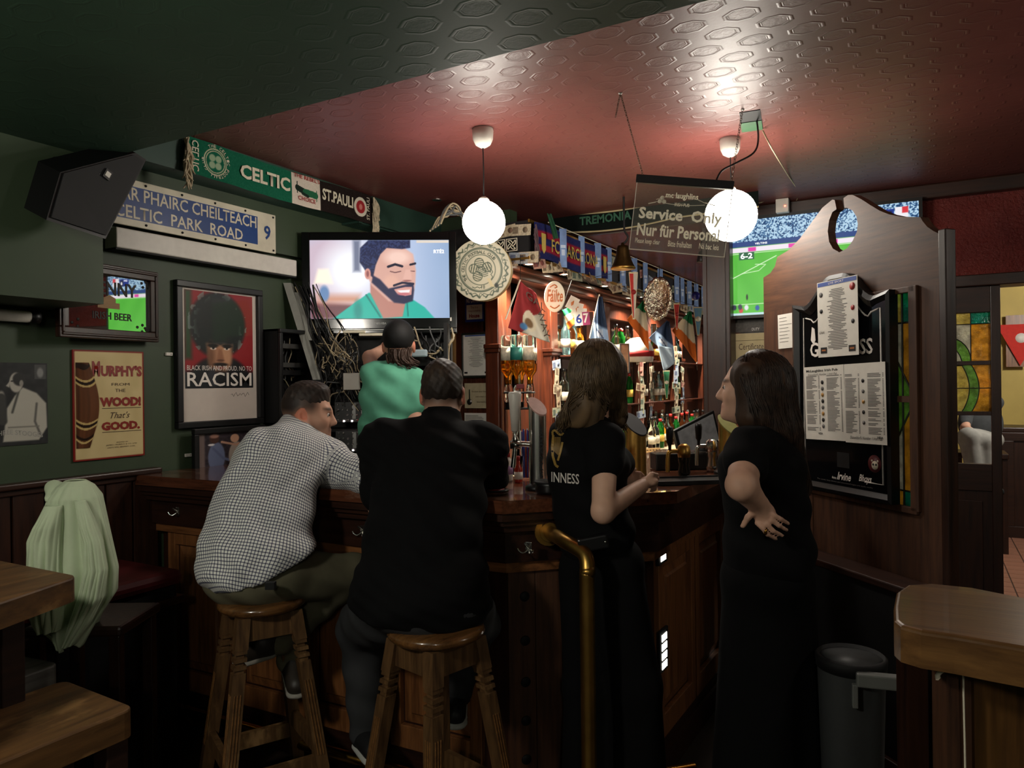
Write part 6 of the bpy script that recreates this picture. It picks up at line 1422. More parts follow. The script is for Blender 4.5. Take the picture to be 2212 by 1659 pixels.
def strands(pers, name, guide, n, rad, m, seed=1, spread=.02, r=.0035, seg=3, core=None, lift=.002):
    """fine hair locks between guide polylines, laid on the surface of the hair mass"""
    rg = np.random.default_rng(seed); G = np.array([smoothpath([Vector(p) for p in g], 3) for g in guide]); k = len(G); L_ = G.shape[1]
    a = rg.uniform(0, k-1.001, n); i = a.astype(int); f = (a-i)[:, None, None]
    p = G[i]*(1-f)+G[i+1]*f+rg.normal(0, spread, (n, 1, 3))*np.linspace(.4, 1, L_)[None, :, None]+rg.normal(0, .0015, (n, L_, 3))
    p += (.004*np.sin(np.linspace(0, 5, L_)[None]+rg.uniform(0, 6, (n, 1))))[..., None]*np.array((1, .6, 0))
    if core:
        def D(q):
            d = np.full(q.shape[:-1], 1.0)
            for c in core: d = smin(d, c.d(q), .03)
            return d
        off = rg.uniform(-.002, lift, (n, 1))
        for _ in range(3):
            d = D(p); e = .002; gr_ = np.stack([D(p+np.eye(3)[q]*e)-d for q in range(3)], -1)/e; gr_ /= np.maximum(np.linalg.norm(gr_, axis=-1, keepdims=True), .3)
            mv = np.where(np.arange(L_)[None] < L_*.8, d-off, np.minimum(d-off, 0)); p = p-gr_*np.clip(mv, -.05, .05)[..., None]
    mb = MB()
    for q in p: mb.tube([Vector(x) for x in q], [r*(1-.55*(t_/(L_-1))**3) for t_ in range(L_)], 3, caps=False)
    o = obj(name, mb, m, pers.root); o['kind'] = 'stuff'; return o

# ------------------------------------------------ seated man in a checked shirt
st1 = onz(566, 1288, .80); st1 = Vector((st1.x, st1.y, 0))
st2 = onz(942, 1348, .80); st2 = Vector((st2.x, st2.y, 0))
m1 = Person(st1, 'man in a checked shirt and olive trousers sitting at the bar looking right'); J = m1.J
hd = Head(J(664, 893, 2.97), -1.42, -.12, .0, 1.0)
nk = J(640, 930, 2.92)
tors = [Ell(J(553, 1222, 2.66), (.195, .155, .13)), Ell(J(556, 1180, 2.69), (.19, .15, .12)), Ell(J(565, 1120, 2.74), (.182, .145, .13)), Ell(J(580, 1060, 2.79), (.172, .13, .13)), Ell(J(603, 1005, 2.84), (.168, .122, .11)), Cap(J(570, 972, 2.82), J(690, 985, 2.93), .075, .075), Cap(J(625, 960, 2.88), nk, .09, .062)]
sh_r, el_r, wr_r = J(703, 992, 2.92), J(800, 1030, 2.84), J(690, 1032, 2.97)
sh_l, el_l, wr_l = J(560, 985, 2.86), J(612, 1035, 2.98), J(700, 1030, 3.06)
arms = [Cap(sh_r, el_r, .058, .046), Cap(el_r, wr_r, .045, .03), Cap(sh_l, el_l, .055, .045), Cap(el_l, wr_l, .042, .03)]
def hl1(l): return np.clip((l[:, 2]-(-.005)-.0)/.05, 0, .75)*np.clip((.055-l[:, 1])/.03, 0, 1)*(l[:, 2] > -.03)+np.clip((-.02-l[:, 1])/.05, 0, .6)*np.clip((l[:, 2]+.055)/.05, 0, 1)
m1.body(hd.prims()+[Cap(hd.w(0, -.02, -.06), nk, .06, .066, k=.03), Cap(nk, J(620, 990, 2.88), .055, .07)]+[Ell(J(562, 1140, 2.74), (.12, .08, .14))]+[Cap(a.a, a.b, a.ra*.8, a.rb*.8) for a in arms]+[Ell(wr_r-np.array((.05, 0, 0)), (.055, .03, .022)), Ell(wr_l+np.array((.05, 0, 0)), (.055, .03, .022))], .0055, .02, subs=hd.subs(), color=skincol(hd, (200, 152, 128), (42, 32, 28), .35, hl1))
hd.eyes(m1)
def ck_mat():
    m, t, b = newmat('checked_cotton'); b.inputs['Roughness'].default_value = .85; b.inputs['Specular IOR Level'].default_value = .15
    a = t.nodes.new('ShaderNodeAttribute'); a.attribute_name = 'Fab'; sp = t.nodes.new('ShaderNodeSeparateXYZ'); t.links.new(a.outputs['Vector'], sp.inputs[0])
    x, y = NX(t, sp.outputs[0]), NX(t, sp.outputs[1]); pr = 1/.0115
    lx = (x*pr).fract().lt(.30); ly = (y*pr).fract().lt(.30)
    f = (lx+ly)*.5
    t.links.new(ramp(t, f.s, [(0, rgb(232, 232, 226)), (.5, rgb(122, 124, 138)), (1, rgb(52, 54, 70))]), b.inputs['Base Color'])
    bump(t, b, noise(t, coords(t), 300, 2), .1, .002); return m
m_check = ck_mat()
def wr(co, f): return f
def fold1(p):
    s = p[..., 2]; x = p[..., 0]; return .0065*np.sin(s*52+x*22+2*np.sin(x*16))*np.clip((1.15-s)/.2, .25, 1)+.004*np.sin(x*60-s*25+2*np.sin(s*18))
sp0, sp1 = J(553, 1222, 2.66), J(640, 930, 2.92)
hemc = J(545, 1246, 2.6)
shirt = [Ell(e.c, e.r+.012, e.R) if isinstance(e, Ell) else Cap(e.a, e.b, e.ra+.012, e.rb+.01) for e in tors]+[Cap(a.a, a.b, a.ra+.016, a.rb+.014) for a in arms]+[Cap(sh_r, J(640, 1000, 2.86), .07, .1), Cap(nk+np.array((-.005, -.01, -.005)), nk+np.array((.012, .02, .028)), .074, .070, k=.01)]
me = sdf_mesh(shirt, .010, .045, disp=fold1, cuts=[(hemc, (.30, .25, -1.0)), (nk+np.array((.015, .02, .03)), (.42, .35, .85))], name='shirt')
co = np.empty(len(me.vertices)*3); me.vertices.foreach_get('co', co); co = co.reshape(-1, 3)
axv = nrm(sp1-sp0); xv_ = nrm(np.cross(axv, np.array((0, 1, 0)))); yv_ = np.cross(xv_, axv)
fab = np.zeros((len(co), 3)); rel = co-sp0; ang = np.arctan2(rel@xv_, -(rel@yv_)); fab[:, 0] = ang*.17; fab[:, 1] = rel@axv
for a in (arms[0], arms[1], arms[2], arms[3]):
    ba = a.b-a.a; q = co-a.a; tt_ = np.clip(q@ba/(ba@ba), 0, 1); dd_ = np.linalg.norm(q-tt_[:, None]*ba, axis=1); ax_ = nrm(ba); e1 = nrm(np.cross(ax_, (0, 0, 1))); e2 = np.cross(ax_, e1)
    near = (dd_ < a.ra+.026)*(tt_ > (.28 if a in (arms[0], arms[2]) else 0)); fab[near, 0] = (np.arctan2(q@e1, q@e2)*.055)[near]; fab[near, 1] = (q@ax_)[near]
at = me.attributes.new('Fab', 'FLOAT_VECTOR', 'POINT'); at.data.foreach_set('vector', fab.astype(np.float32).ravel())
obj('shirt', me, m_check, m1.root)
# short dark hair
def hcut(h_): return [(h_.w(0, .075, .065), h_.R@np.array((0, .85, -.5))), (h_.w(0, -.02, .005), h_.R@np.array((0, .15, -1.0)))]
m1.part('hair', [Ell(hd.w(0, -.010, .055), np.array((.0715, .090, .077)), hd.R), hd.e((0, .042, .100), (.048, .030, .02), .03)], .005, .012, m_hair, cuts=[(hd.w(0, .092, .068), hd.R@np.array((0, .75, -.65)))], disp=lambda p: .0028*np.sin(p[..., 0]*230+60*p[..., 2])*np.sin(p[..., 1]*210+p[..., 2]*120)+.002*np.sin(p[..., 1]*90), color=lambda co: C3(34, 27, 24)+(C3(64, 52, 46)-C3(34, 27, 24))*vnoise(co[:, 0]*160, co[:, 1]*60+co[:, 2]*60)[:, None])
m_olive = mat('olive_cotton', rgb(94, 90, 70), .85, var=.12, nscale=20, bmp=.1)
kn = J(758, 1240, 2.88); an = J(600, 1385, 2.78); knl = J(640, 1285, 2.95); anl = J(630, 1425, 2.84)
m1.part('trousers', [Ell(J(553, 1246, 2.66), (.185, .15, .10)), Cap(J(610, 1248, 2.68), kn, .105, .078), Cap(kn, an, .072, .056), Cap(J(520, 1250, 2.66), knl, .10, .075), Cap(knl, anl, .07, .055)], .010, .03, m_olive, disp=lambda p: .004*np.sin(p[..., 0]*45+p[..., 2]*60))
m_tan = mat('dark_boot_leather', rgb(46, 40, 34), .5, var=.1); m_solew = mat('grey_sole', rgb(150, 146, 136), .6, var=.05)
tr1 = m1.root.children[-1]
lp = J(583, 1266, 2.475); obj('brand_patch', MB().box(lp[0]-.016, lp[0]+.016, lp[1]-.004, lp[1]+.02, lp[2]-.012, lp[2]+.012, .001), m_blackm, tr1)
for (a, b, c) in ((J(575, 1395, 2.75), J(525, 1412, 2.68), 0), (J(632, 1432, 2.84), J(640, 1480, 2.76), 1)):
    sh = m1.part('shoe', [Cap(a, b, .045, .038), Cap(a, a+np.array((0, 0, .05)), .042, .046)], .009, .02, m_tan); so = m1.part('sole', [Cap(a-np.array((0, 0, .032)), b-np.array((0, 0, .032)), .044, .04, n=(0, 0, 1), f=.35)], .008, .01, m_solew)
# ------------------------------------------------ seated man in black
m2 = Person(st2, 'man in a black polo shirt and dark jeans sitting on the nearer bar stool'); J = m2.J
hd = Head(J(957, 850, 2.77), -.10, -.12, 0, 1.02); nk = J(953, 912, 2.71)
tors = [Ell(J(910, 1290, 2.38), (.215, .165, .13)), Ell(J(908, 1240, 2.41), (.205, .155, .12)), Ell(J(916, 1160, 2.47), (.19, .145, .14)), Ell(J(925, 1080, 2.54), (.19, .14, .14)), Ell(J(935, 1000, 2.6), (.19, .13, .12)), Cap(J(832, 958, 2.63), J(1042, 962, 2.65), .078, .078), Cap(J(945, 945, 2.67), nk, .10, .068)]
arms = [Cap(J(822, 965, 2.63), J(824, 1095, 2.68), .062, .05), Cap(J(824, 1095, 2.66), J(890, 1036, 2.95), .05, .032), Cap(J(1050, 968, 2.66), J(1060, 1040, 2.86), .064, .05), Cap(J(1060, 1040, 2.86), J(970, 1027, 3.05), .045, .032)]
def hl2(l): return np.clip((l[:, 2]+.062)/.05, 0, .85)*(l[:, 1] < .05)*(np.abs(l[:, 0]) < .2)
m2.body(hd.prims()+[Cap(hd.w(0, -.03, -.06), nk, .062, .068, k=.03), Cap(nk, J(938, 990, 2.63), .055, .07), Ell(J(912, 1190, 2.47), (.13, .09, .16))]+[Cap(a.a, a.b, a.ra*.9, a.rb*.92) for a in arms]+[Ell(J(905, 1030, 3.0), (.05, .05, .025)), Ell(J(958, 1024, 3.09), (.05, .04, .025))], .0075, .02, subs=hd.subs(), color=skincol(hd, (190, 146, 124), (46, 36, 30), .2, hl2))
hd.eyes(m2)
m_blackcot = mat('black_cotton', rgb(13, 13, 14), .9, var=.1, nscale=40, bmp=.05, spec=.15)
m2.part('hair', [Ell(hd.w(0, -.012, .046), np.array((.0765, .096, .084)), hd.R), hd.e((0, -.05, .012), (.066, .054, .062), .03)], .005, .012, m_hair, cuts=[(hd.w(0, .08, .05), hd.R@np.array((0, .8, -.6)))], disp=lambda p: .0026*np.sin(p[..., 0]*220+p[..., 2]*80)*np.sin(p[..., 2]*190+p[..., 1]*60)+.0016*np.sin(p[..., 0]*90+p[..., 2]*50), color=lambda co: (C3(34, 27, 23)+(C3(74, 60, 48)-C3(34, 27, 23))*(vnoise(co[:, 0]*180, co[:, 2]*70)*np.clip((hd.loc(co)[:, 2]+.02)/.09, .2, 1))[:, None]))
def fold2(p): s = p[..., 2]; x = p[..., 0]; return .006*np.sin(s*40-x*26+1.5*np.sin(x*12))*np.clip((1.2-s)/.2, .15, 1)+.0035*np.sin(s*85+x*60+3*np.sin(s*14))
slv = [Cap(arms[0].a, arms[0].a+(arms[0].b-arms[0].a)*.80, .076, .074), Cap(arms[2].a, arms[2].a+(arms[2].b-arms[2].a)*.85, .078, .072)]
m2.part('polo_shirt', [Ell(e.c, e.r+.013, e.R) if isinstance(e, Ell) else Cap(e.a, e.b, e.ra+.013, e.rb+.008) for e in tors]+slv+[Cap(nk+np.array((0, -.005, 0)), nk+np.array((0, .02, .028)), .078, .072, k=.012)], .010, .035, m_blackcot, disp=fold2, cuts=[(nk+np.array((0, .02, .03)), (0, .45, .85)), (slv[0].b, (0, 0, 0)) if False else (J(900, 1352, 2.3), (-.12, .0, -1.0))])
m_denim = mat('washed_black_denim', rgb(44, 45, 47), .85, var=.3, nscale=9, bmp=.1)
kn = J(782, 1352, 2.80); an = J(788, 1580, 2.74); knr = J(1025, 1345, 2.62); anr = J(985, 1505, 2.78)
m2.part('jeans', [Ell(J(912, 1305, 2.38), (.215, .165, .10)), Cap(J(840, 1312, 2.42), kn, .115, .092), Cap(kn, an, .088, .055), Cap(J(990, 1312, 2.42), knr, .11, .09), Cap(knr, anr, .08, .055)], .010, .03, m_denim, disp=lambda p: .004*np.sin(p[..., 2]*55+p[..., 0]*25))
m_snk = mat('black_sneaker', rgb(28, 28, 30), .6, var=.1); m_ws = mat('white_rubber', rgb(190, 190, 184), .5, var=.05)
for a, b in ((J(785, 1592, 2.74), J(806, 1622, 2.62)), (J(985, 1505, 2.76), J(985, 1545, 2.66))):
    m2.part('sneaker', [Cap(a, b, .042, .036), Cap(a, a+np.array((0, .02, .04)), .04, .045)], .008, .02, m_snk); dz = np.array((0, 0, -.03)); m2.part('sole', [Cap(a+dz, b+dz, .046, .042, n=(0, 0, 1), f=.4)], .008, .01, m_ws)
# ------------------------------------------------ barman
bp = P(842, 1010, 3.85); bm_ = Person((bp.x, bp.y, 0), 'barman in a mint green polo shirt and black cap seen from behind'); J = bm_.J
hd = Head(J(862, 745, 3.88), .0, .05, 0, 1.02); nk = J(862, 790, 3.86)
tors = [Ell(J(836, 1010, 3.85), (.16, .12, .16)), Ell(J(840, 930, 3.85), (.15, .11, .16)), Ell(J(845, 860, 3.85), (.155, .11, .13)), Cap(J(812, 812, 3.86), J(888, 822, 3.84), .065, .062), Cap(J(850, 815, 3.85), nk, .085, .055)]
ra = [Cap(J(897, 826, 3.83), J(893, 905, 3.80), .052, .043), Cap(J(893, 905, 3.80), J(880, 905, 4.05), .04, .028)]; la = [Cap(J(806, 808, 3.88), J(798, 772, 4.08), .05, .042), Cap(J(798, 772, 4.08), J(832, 750, 4.22), .04, .027)]
legs = [Cap(J(815, 1050, 3.85), np.array((-.08, .05, .05)), .085, .05), Cap(J(860, 1050, 3.85), np.array((.10, .05, .05)), .085, .05)]
hand = [Ell(J(836, 746, 4.25), (.035, .045, .025))]
for q in range(4): hand += finger([J(838, 742, 4.27)+np.array((-.024+.017*q, 0, 0)), J(840, 736, 4.32)+np.array((-.024+.017*q, 0, 0)), J(840, 732, 4.345)+np.array((-.024+.017*q, 0, 0))], .009, .007)
hand += finger([J(846, 747, 4.24), J(858, 741, 4.26), J(862, 738, 4.28)], .010, .008)
bm_.body(hd.prims()+[Cap(hd.w(0, -.02, -.06), nk, .055, .06, k=.03), Cap(nk, J(847, 850, 3.86), .05, .06), Ell(J(840, 940, 3.86), (.11, .07, .14))]+[Cap(a.a, a.b, a.ra*.88, a.rb*.9) for a in ra+la]+hand+legs, .009, .02, color=skincol(hd, (196, 150, 128), (50, 36, 28)))
m_mint = mat('mint_pique', rgb(98, 176, 146), .85, var=.06, nscale=25, bmp=.06)
bm_.part('polo_shirt', [Ell(e.c, e.r+.012, e.R) if isinstance(e, Ell) else Cap(e.a, e.b, e.ra+.012, e.rb+.008) for e in tors]+[Cap(ra[0].a, ra[0].a+(ra[0].b-ra[0].a)*.62, .062, .06), Cap(la[0].a, la[0].a+(la[0].b-la[0].a)*.7, .06, .058), Cap(nk+np.array((0, -.01, -.01)), nk+np.array((0, .01, .018)), .070, .064, k=.012)], .011, .03, m_mint, disp=lambda p: .004*np.sin(p[..., 2]*45+p[..., 0]*40), cuts=[(J(840, 1040, 3.85), (0, 0, -1)), (nk+np.array((0, .01, .022)), (0, .4, .9))])
bm_.part('trousers', [Ell(J(836, 1040, 3.85), (.165, .125, .12))]+[Cap(l.a, l.b, l.ra+.01, l.rb+.015) for l in legs], .012, .03, m_blackcot, cuts=[((0, 0, .09), (0, 0, -1))])
for x in (-.08, .10): bm_.part('shoe', [Cap((x, .02, .045), (x, .16, .04), .045, .038)], .01, .02, m_snk)
bm_.part('cap', [Ell(hd.w(0, -.012, .04), np.array((.083, .103, .095)), hd.R)], .006, .01, m_blackm, cuts=[(hd.w(0, 0, -.01), hd.R@np.array((0, .12, -1.0)))])
br = [hd.w(x, -.085+abs(x)*.4, -.02) for x in (-.05, -.025, 0, .025, .05, .065)]
strands(bm_, 'hair', [[b, b+np.array((.0, -.012, -.05)), b+np.array((.012+.1*(b-hd.c)[0], -.01, -.075)), b+np.array((.03+.2*(b-hd.c)[0], -.012, -.085))] for b in br], 110, .02, mat('brown_hair', rgb(60, 42, 32), .5, var=.2), 3, .008, .005)
# ------------------------------------------------ blonde woman at the bar
q = P(1290, 1200, 2.5); w1 = Person((q.x, q.y, 0), 'fair haired woman in a black printed t-shirt standing at the bar'); J = lambda u, v, d: w1.J(u, v, d*1.05)
hd = Head(J(1296, 812, 2.42), -.75, .0, 0, .95); nk = J(1284, 893, 2.40)
bR = rotm(-.75)
tors = [Ell(J(1286, 1150, 2.40), (.135, .10, .12), bR), Ell(J(1272, 1080, 2.40), (.13, .10, .13), bR), Ell(J(1268, 1010, 2.40), (.145, .11, .11), bR), Ell(J(1312, 1000, 2.46), (.09, .07, .07), bR), Cap(J(1225, 945, 2.48), J(1308, 955, 2.31), .058, .056), Cap(J(1272, 940, 2.40), nk, .075, .048)]
sr, er, wr_ = J(1307, 962, 2.29), J(1303, 1105, 2.20), J(1386, 1050, 2.33)
ra = [Cap(sr, er, .043, .036), Cap(er, wr_, .037, .024)]
hand = [Ell(J(1402, 1040, 2.36), (.032, .035, .018)), Ell(J(1365, 1035, 2.52), (.03, .03, .02))]
for q_ in range(4):
    b0 = J(1410, 1031+7*q_, 2.365+.012*q_); hand += finger([J(1398, 1034+5*q_, 2.36+.008*q_), b0, J(1421-q_*2, 1033+8*q_, 2.39+.012*q_), J(1412-q_*2, 1037+8*q_, 2.42+.010*q_)], .0082, .0062, k=.003)
    b0 = J(1372, 1020+8*q_, 2.50); hand += finger([J(1360, 1026+6*q_, 2.53), b0, J(1383, 1022+8*q_, 2.485), J(1390, 1027+8*q_, 2.50)], .0082, .0062, k=.003)
hand += finger([J(1398, 1034, 2.34), J(1408, 1024, 2.35), J(1420, 1026, 2.37)], .0095, .0075)+finger([J(1358, 1032, 2.50), J(1362, 1018, 2.49), J(1372, 1014, 2.48)], .0095, .0075)
laf = [Cap(J(1228, 955, 2.5), J(1290, 1085, 2.6), .042, .036), Cap(J(1290, 1085, 2.6), J(1352, 1040, 2.53), .035, .024)]
legs = [Cap(J(1325, 1235, 2.36), J(1368, 1480, 2.35), .07, .05), Cap(J(1368, 1480, 2.35), np.array((.13, -.02, .06)), .05, .045), Cap(J(1262, 1235, 2.44), J(1268, 1480, 2.44), .06, .05), Cap(J(1268, 1480, 2.44), np.array((-.04, .04, .06)), .05, .045)]
w1.body(hd.prims()+[Cap(hd.w(0, -.02, -.05), nk, .045, .046, k=.02), Cap(nk, J(1272, 960, 2.40), .045, .06), Ell(J(1266, 1090, 2.40), (.10, .07, .12), bR)]+ra+laf+hand+legs, .005, .014, subs=hd.subs(), color=skincol(hd, (206, 164, 140), (96, 74, 50)))
hd.eyes(w1)
slv = Cap(sr, sr+(er-sr)*.30, .062, .060)
tee = w1.part('t_shirt', [Ell(e.c, e.r+.010, e.R) if isinstance(e, Ell) else Cap(e.a, e.b, e.ra+.010, e.rb+.006) for e in tors]+[slv, Cap(laf[0].a, laf[0].a+(laf[0].b-laf[0].a)*.35, .058, .055)], .009, .03, m_blackcot, disp=lambda p: .0035*np.sin(p[..., 2]*60+p[..., 0]*30), cuts=[(J(1270, 1215, 2.4), (0, 0, -1)), (nk+np.array((.0, .0, -.01)), (.2, .2, .9))])
# printed harp and lettering on the back of the shirt, laid on the cloth
m_goldp = mat('gold_print', rgb(150, 120, 56), .6, var=.15); bvh = None
from mathutils.bvhtree import BVHTree
def drape(parent_obj, pers, name, polys, m, d=.002, tris=None):
    """project pixel polygons onto the garment of a person along the view"""
    me = parent_obj.data; bv = BVHTree.FromPolygons([v.co for v in me.vertices], [p.vertices[:] for p in me.polygons])
    org = pers.inv @ CAM; vs, fs = [], []
    for poly in polys:
        ids = []
        for (u, v) in poly:
            dr_ = ((pers.inv @ P(u, v, 1))-org).normalized(); hit = bv.ray_cast(org, dr_)
            if hit[0] is None: ids = None; break
            ids.append(len(vs)); vs.append(hit[0]-dr_*d)
        if ids: fs.append(tuple(ids))
    return obj(name, MB().add(vs, fs), m, parent_obj)
def stroke(pts, w):                   # pixel polyline to quads
    out = []
    for (a, b) in zip(pts[:-1], pts[1:]):
        dx, dy = b[0]-a[0], b[1]-a[1]; l = math.hypot(dx, dy); nx, ny = -dy/l*w, dx/l*w; n = max(1, int(l/6))
        for i in range(n):
            p0 = (a[0]+dx*i/n, a[1]+dy*i/n); p1 = (a[0]+dx*(i+1)/n, a[1]+dy*(i+1)/n); out.append([(p0[0]+nx, p0[1]+ny), (p1[0]+nx, p1[1]+ny), (p1[0]-nx, p1[1]-ny), (p0[0]-nx, p0[1]-ny)])
    return out
drape(tee, w1, 'harp_print', stroke([(1194, 940), (1193, 932), (1199, 929), (1206, 937), (1212, 940), (1217, 935)], 2.2)+stroke([(1195, 940), (1193, 965), (1194, 985), (1200, 1005), (1206, 1009)], 2.6)+stroke([(1215, 955), (1211, 975), (1205, 995)], 2.2)+[s_ for k in range(7) for s_ in stroke([(1197+k*2.2, 944), (1197+k*1.9, 975+k*2)], .5)], m_goldp)
def drape_text(s, u0, u1, vt, vb, slope, m, name):
    me = textmesh(s, 0, .01); n = len(me.vertices); co = np.empty(n*3); me.vertices.foreach_get('co', co); co = co.reshape(-1, 3); lo, hi = co.min(0), co.max(0); t_ = (co-lo)/np.maximum(hi-lo, 1e-6)
    g = tee.data; bv = BVHTree.FromPolygons([v.co for v in g.vertices], [p.vertices[:] for p in g.polygons]); org = w1.inv @ CAM; out = []; last = Vector((0, 0, 1))
    for tx, tz, _ in t_:
        u = u0+(u1-u0)*tx; v = vb+(vt-vb)*tz+slope*(u-u0); dr_ = ((w1.inv @ P(u, v, 1))-org).normalized(); hit = bv.ray_cast(org, dr_); p = hit[0]-dr_*.002 if hit[0] is not None else last; last = p; out.append(p)
    me.vertices.foreach_set('co', np.array(out).ravel()); obj(name, me, m, tee)
drape_text('INNESS', 1191, 1251, 1019, 1041, .09, m_wi, 'lettering')
w1.part('trousers', [Ell(J(1302, 1205, 2.41), (.145, .115, .10), bR), Cap(J(1325, 1235, 2.36), J(1372, 1480, 2.34), .098, .085), Cap(J(1372, 1480, 2.34), np.array((.13, -.02, .06)), .085, .10), Cap(J(1262, 1235, 2.44), J(1268, 1480, 2.44), .09, .08), Cap(J(1268, 1480, 2.44), np.array((-.04, .04, .06)), .08, .092)], .011, .03, mat('black_twill', rgb(12, 12, 13), .9, var=.12, nscale=25, spec=.15), cuts=[((0, 0, .03), (0, 0, -1))])
for x, y in ((.13, -.02), (-.06, .04)): w1.part('shoe', [Cap((x, y, .045), (x+.09, y+.09, .04), .045, .036)], .009, .02, m_snk)
wp = J(1282, 1172, 2.22); obj('belt_pouch', MB().box(-.05, .045, -.02, .02, -.022, .022, .006), mat('black_leather', rgb(24, 24, 25), .3, var=.1), w1.root, Matrix.Translation(wp) @ Matrix.Rotation(-.18, 4, 'Y')); obj('pouch_stud', MB().lathe([(.004, -.022), (.003, -.024)], 8, axis='y'), m_chrome, w1.root, Matrix.Translation(wp+np.array((.035, 0, .006))))
# hair: solid core plus strands
hcols = (112, 88, 60)
core = [Ell(hd.w(0, -.018, .035), np.array((.086, .104, .093))*.95, hd.R), Cap(J(1282, 810, 2.37), J(1268, 900, 2.36), .082, .055), Cap(J(1320, 805, 2.42), J(1338, 905, 2.42), .052, .024), Cap(J(1262, 878, 2.34), J(1214, 910, 2.36), .052, .022)]
def blond(co): n = vnoise(co[:, 0]*70+co[:, 1]*60, co[:, 2]*9, 2); return C3(52, 41, 30)+(C3(108, 86, 60)-C3(52, 41, 30))*np.clip(n+.35*((1.55-co[:, 2])*3), 0, 1)[:, None]
w1.part('hair', core, .006, .03, m_hair, color=blond, disp=lambda p: .004*np.sin(p[..., 0]*120+p[..., 1]*120+p[..., 2]*14))
g1 = []
for k in range(14):
    a = k/13; t0 = J(1245+100*a, 790, 2.36+.04*a-.05*math.sin(a*3)); g1.append([J(1272+40*a, 745, 2.40), t0, J(1236+112*a, 860, 2.34+.05*a), J(1222+128*a, 900+10*a, 2.35+.09*a), J((1208+60*a) if a < .55 else (1225+125*a), 930-26*math.sin(a*3.1), 2.36+.1*a)])
strands(w1, 'hair_strands', g1, 900, .01, mat('blonde_strand', rgb(84, 67, 46), .55, var=.5, nscale=40), 5, .006, .0022, core=core, lift=.006)
# ------------------------------------------------ dark haired woman
q = P(1650, 1200, 2.42); w2 = Person((q.x, q.y, 0), 'woman with long dark brown hair in black with hand on hip'); J = w2.J
hd = Head(J(1624, 840, 2.44), 1.12, .02, 0, .97); nk = J(1640, 918, 2.44); bR = rotm(1.2)
tors = [Ell(J(1660, 1190, 2.42), (.17, .135, .15), bR), Ell(J(1655, 1100, 2.42), (.155, .125, .14), bR), Ell(J(1650, 1020, 2.42), (.16, .12, .12), bR), Ell(J(1605, 1015, 2.42), (.10, .07, .075), bR), Cap(J(1625, 962, 2.28), J(1665, 955, 2.56), .06, .06), Cap(J(1645, 950, 2.43), nk, .075, .05)]
sl, el, wl_ = J(1615, 975, 2.26), J(1602, 1048, 2.10), J(1638, 1090, 2.17)
la = [Cap(sl, el, .05, .043), Cap(el, wl_, .044, .030)]
hb = J(1650, 1108, 2.175); hand = [Ell(hb, (.034, .015, .040), rotm(0, 0, -.75), k=.01), Cap(wl_, hb, .026, .022)]
for k, (u1_, v1_, u2_, v2_, u3_, v3_) in enumerate(((1670, 1112, 1687, 1121, 1703, 1131), (1666, 1123, 1682, 1135, 1700, 1145), (1657, 1132, 1671, 1147, 1690, 1157), (1646, 1139, 1657, 1154, 1676, 1164))):
    hand += finger([J(u1_-10, v1_-9, 2.172), J(u1_, v1_, 2.16), J(u2_, v2_, 2.165), J(u3_, v3_, 2.185)], .0085, .0062, k=.003)
hand += finger([J(1632, 1102, 2.17), J(1616, 1117, 2.165), J(1605, 1136, 2.18)], .0105, .0085)
rfa = [Cap(J(1670, 965, 2.58), J(1700, 1080, 2.66), .047, .04), Cap(J(1700, 1080, 2.66), J(1640, 1110, 2.62), .038, .026)]
legs = [Cap(J(1640, 1260, 2.40), np.array((-.05, -.05, .06)), .08, .05), Cap(J(1680, 1260, 2.46), np.array((.08, .05, .06)), .08, .05)]
w2.body(hd.prims()+[Cap(hd.w(0, -.02, -.05), nk, .046, .048, k=.02), Cap(nk, J(1648, 980, 2.42), .046, .06), Ell(J(1655, 1110, 2.42), (.11, .085, .13), bR)]+la+rfa+hand+legs, .005, .014, subs=hd.subs(), color=skincol(hd, (204, 160, 136), (52, 36, 28)))
hd.eyes(w2)
w2.part('t_shirt', [Ell(e.c, e.r+.012, e.R) if isinstance(e, Ell) else Cap(e.a, e.b, e.ra+.01, e.rb+.006) for e in tors]+[Cap(sl, sl+(el-sl)*.42, .068, .066), Cap(rfa[0].a, rfa[0].a+(rfa[0].b-rfa[0].a)*.4, .06, .058)], .010, .03, m_blackcot, disp=lambda p: .004*np.sin(p[..., 2]*50+p[..., 0]*30), cuts=[(J(1655, 1265, 2.4), (0, 0, -1)), (nk+np.array((0, 0, .005)), (0, 0, 1))])
w2.part('skirt', [Ell(J(1658, 1235, 2.42), (.175, .14, .12), bR), Cap(J(1640, 1270, 2.40), np.array((-.06, -.05, .1)), .115, .14), Cap(J(1680, 1270, 2.46), np.array((.08, .05, .1)), .115, .14)], .012, .05, MATS['black_twill'], cuts=[((0, 0, .12), (0, 0, -1))])
for x, y in ((-.05, -.05), (.08, .05)): w2.part('shoe', [Cap((x, y, .045), (x-.12, y+.02, .04), .042, .036)], .009, .02, m_snk)
rp = J(1652, 1148, 2.163); obj('ring', MB().lathe([(.010, -.004), (.011, 0), (.010, .004)], 12, axis='x'), m_brass2, w2.root, Matrix.Translation(rp))
def dkb(co): n = vnoise(co[:, 0]*80+co[:, 1]*70, co[:, 2]*8, 4); return C3(30, 20, 15)+(C3(74, 52, 36)-C3(30, 20, 15))*np.clip(n, 0, 1)[:, None]
core2 = [Cap(J(1618, 808, 2.385), J(1628, 900, 2.37), .050, .046), Cap(J(1628, 900, 2.37), J(1655, 955, 2.38), .046, .03), Ell(hd.w(0, -.026, .034), np.array((.083, .098, .092)), hd.R), Cap(J(1655, 830, 2.44), J(1672, 930, 2.44), .088, .082), Cap(J(1672, 930, 2.44), J(1718, 1055, 2.46), .078, .048)]
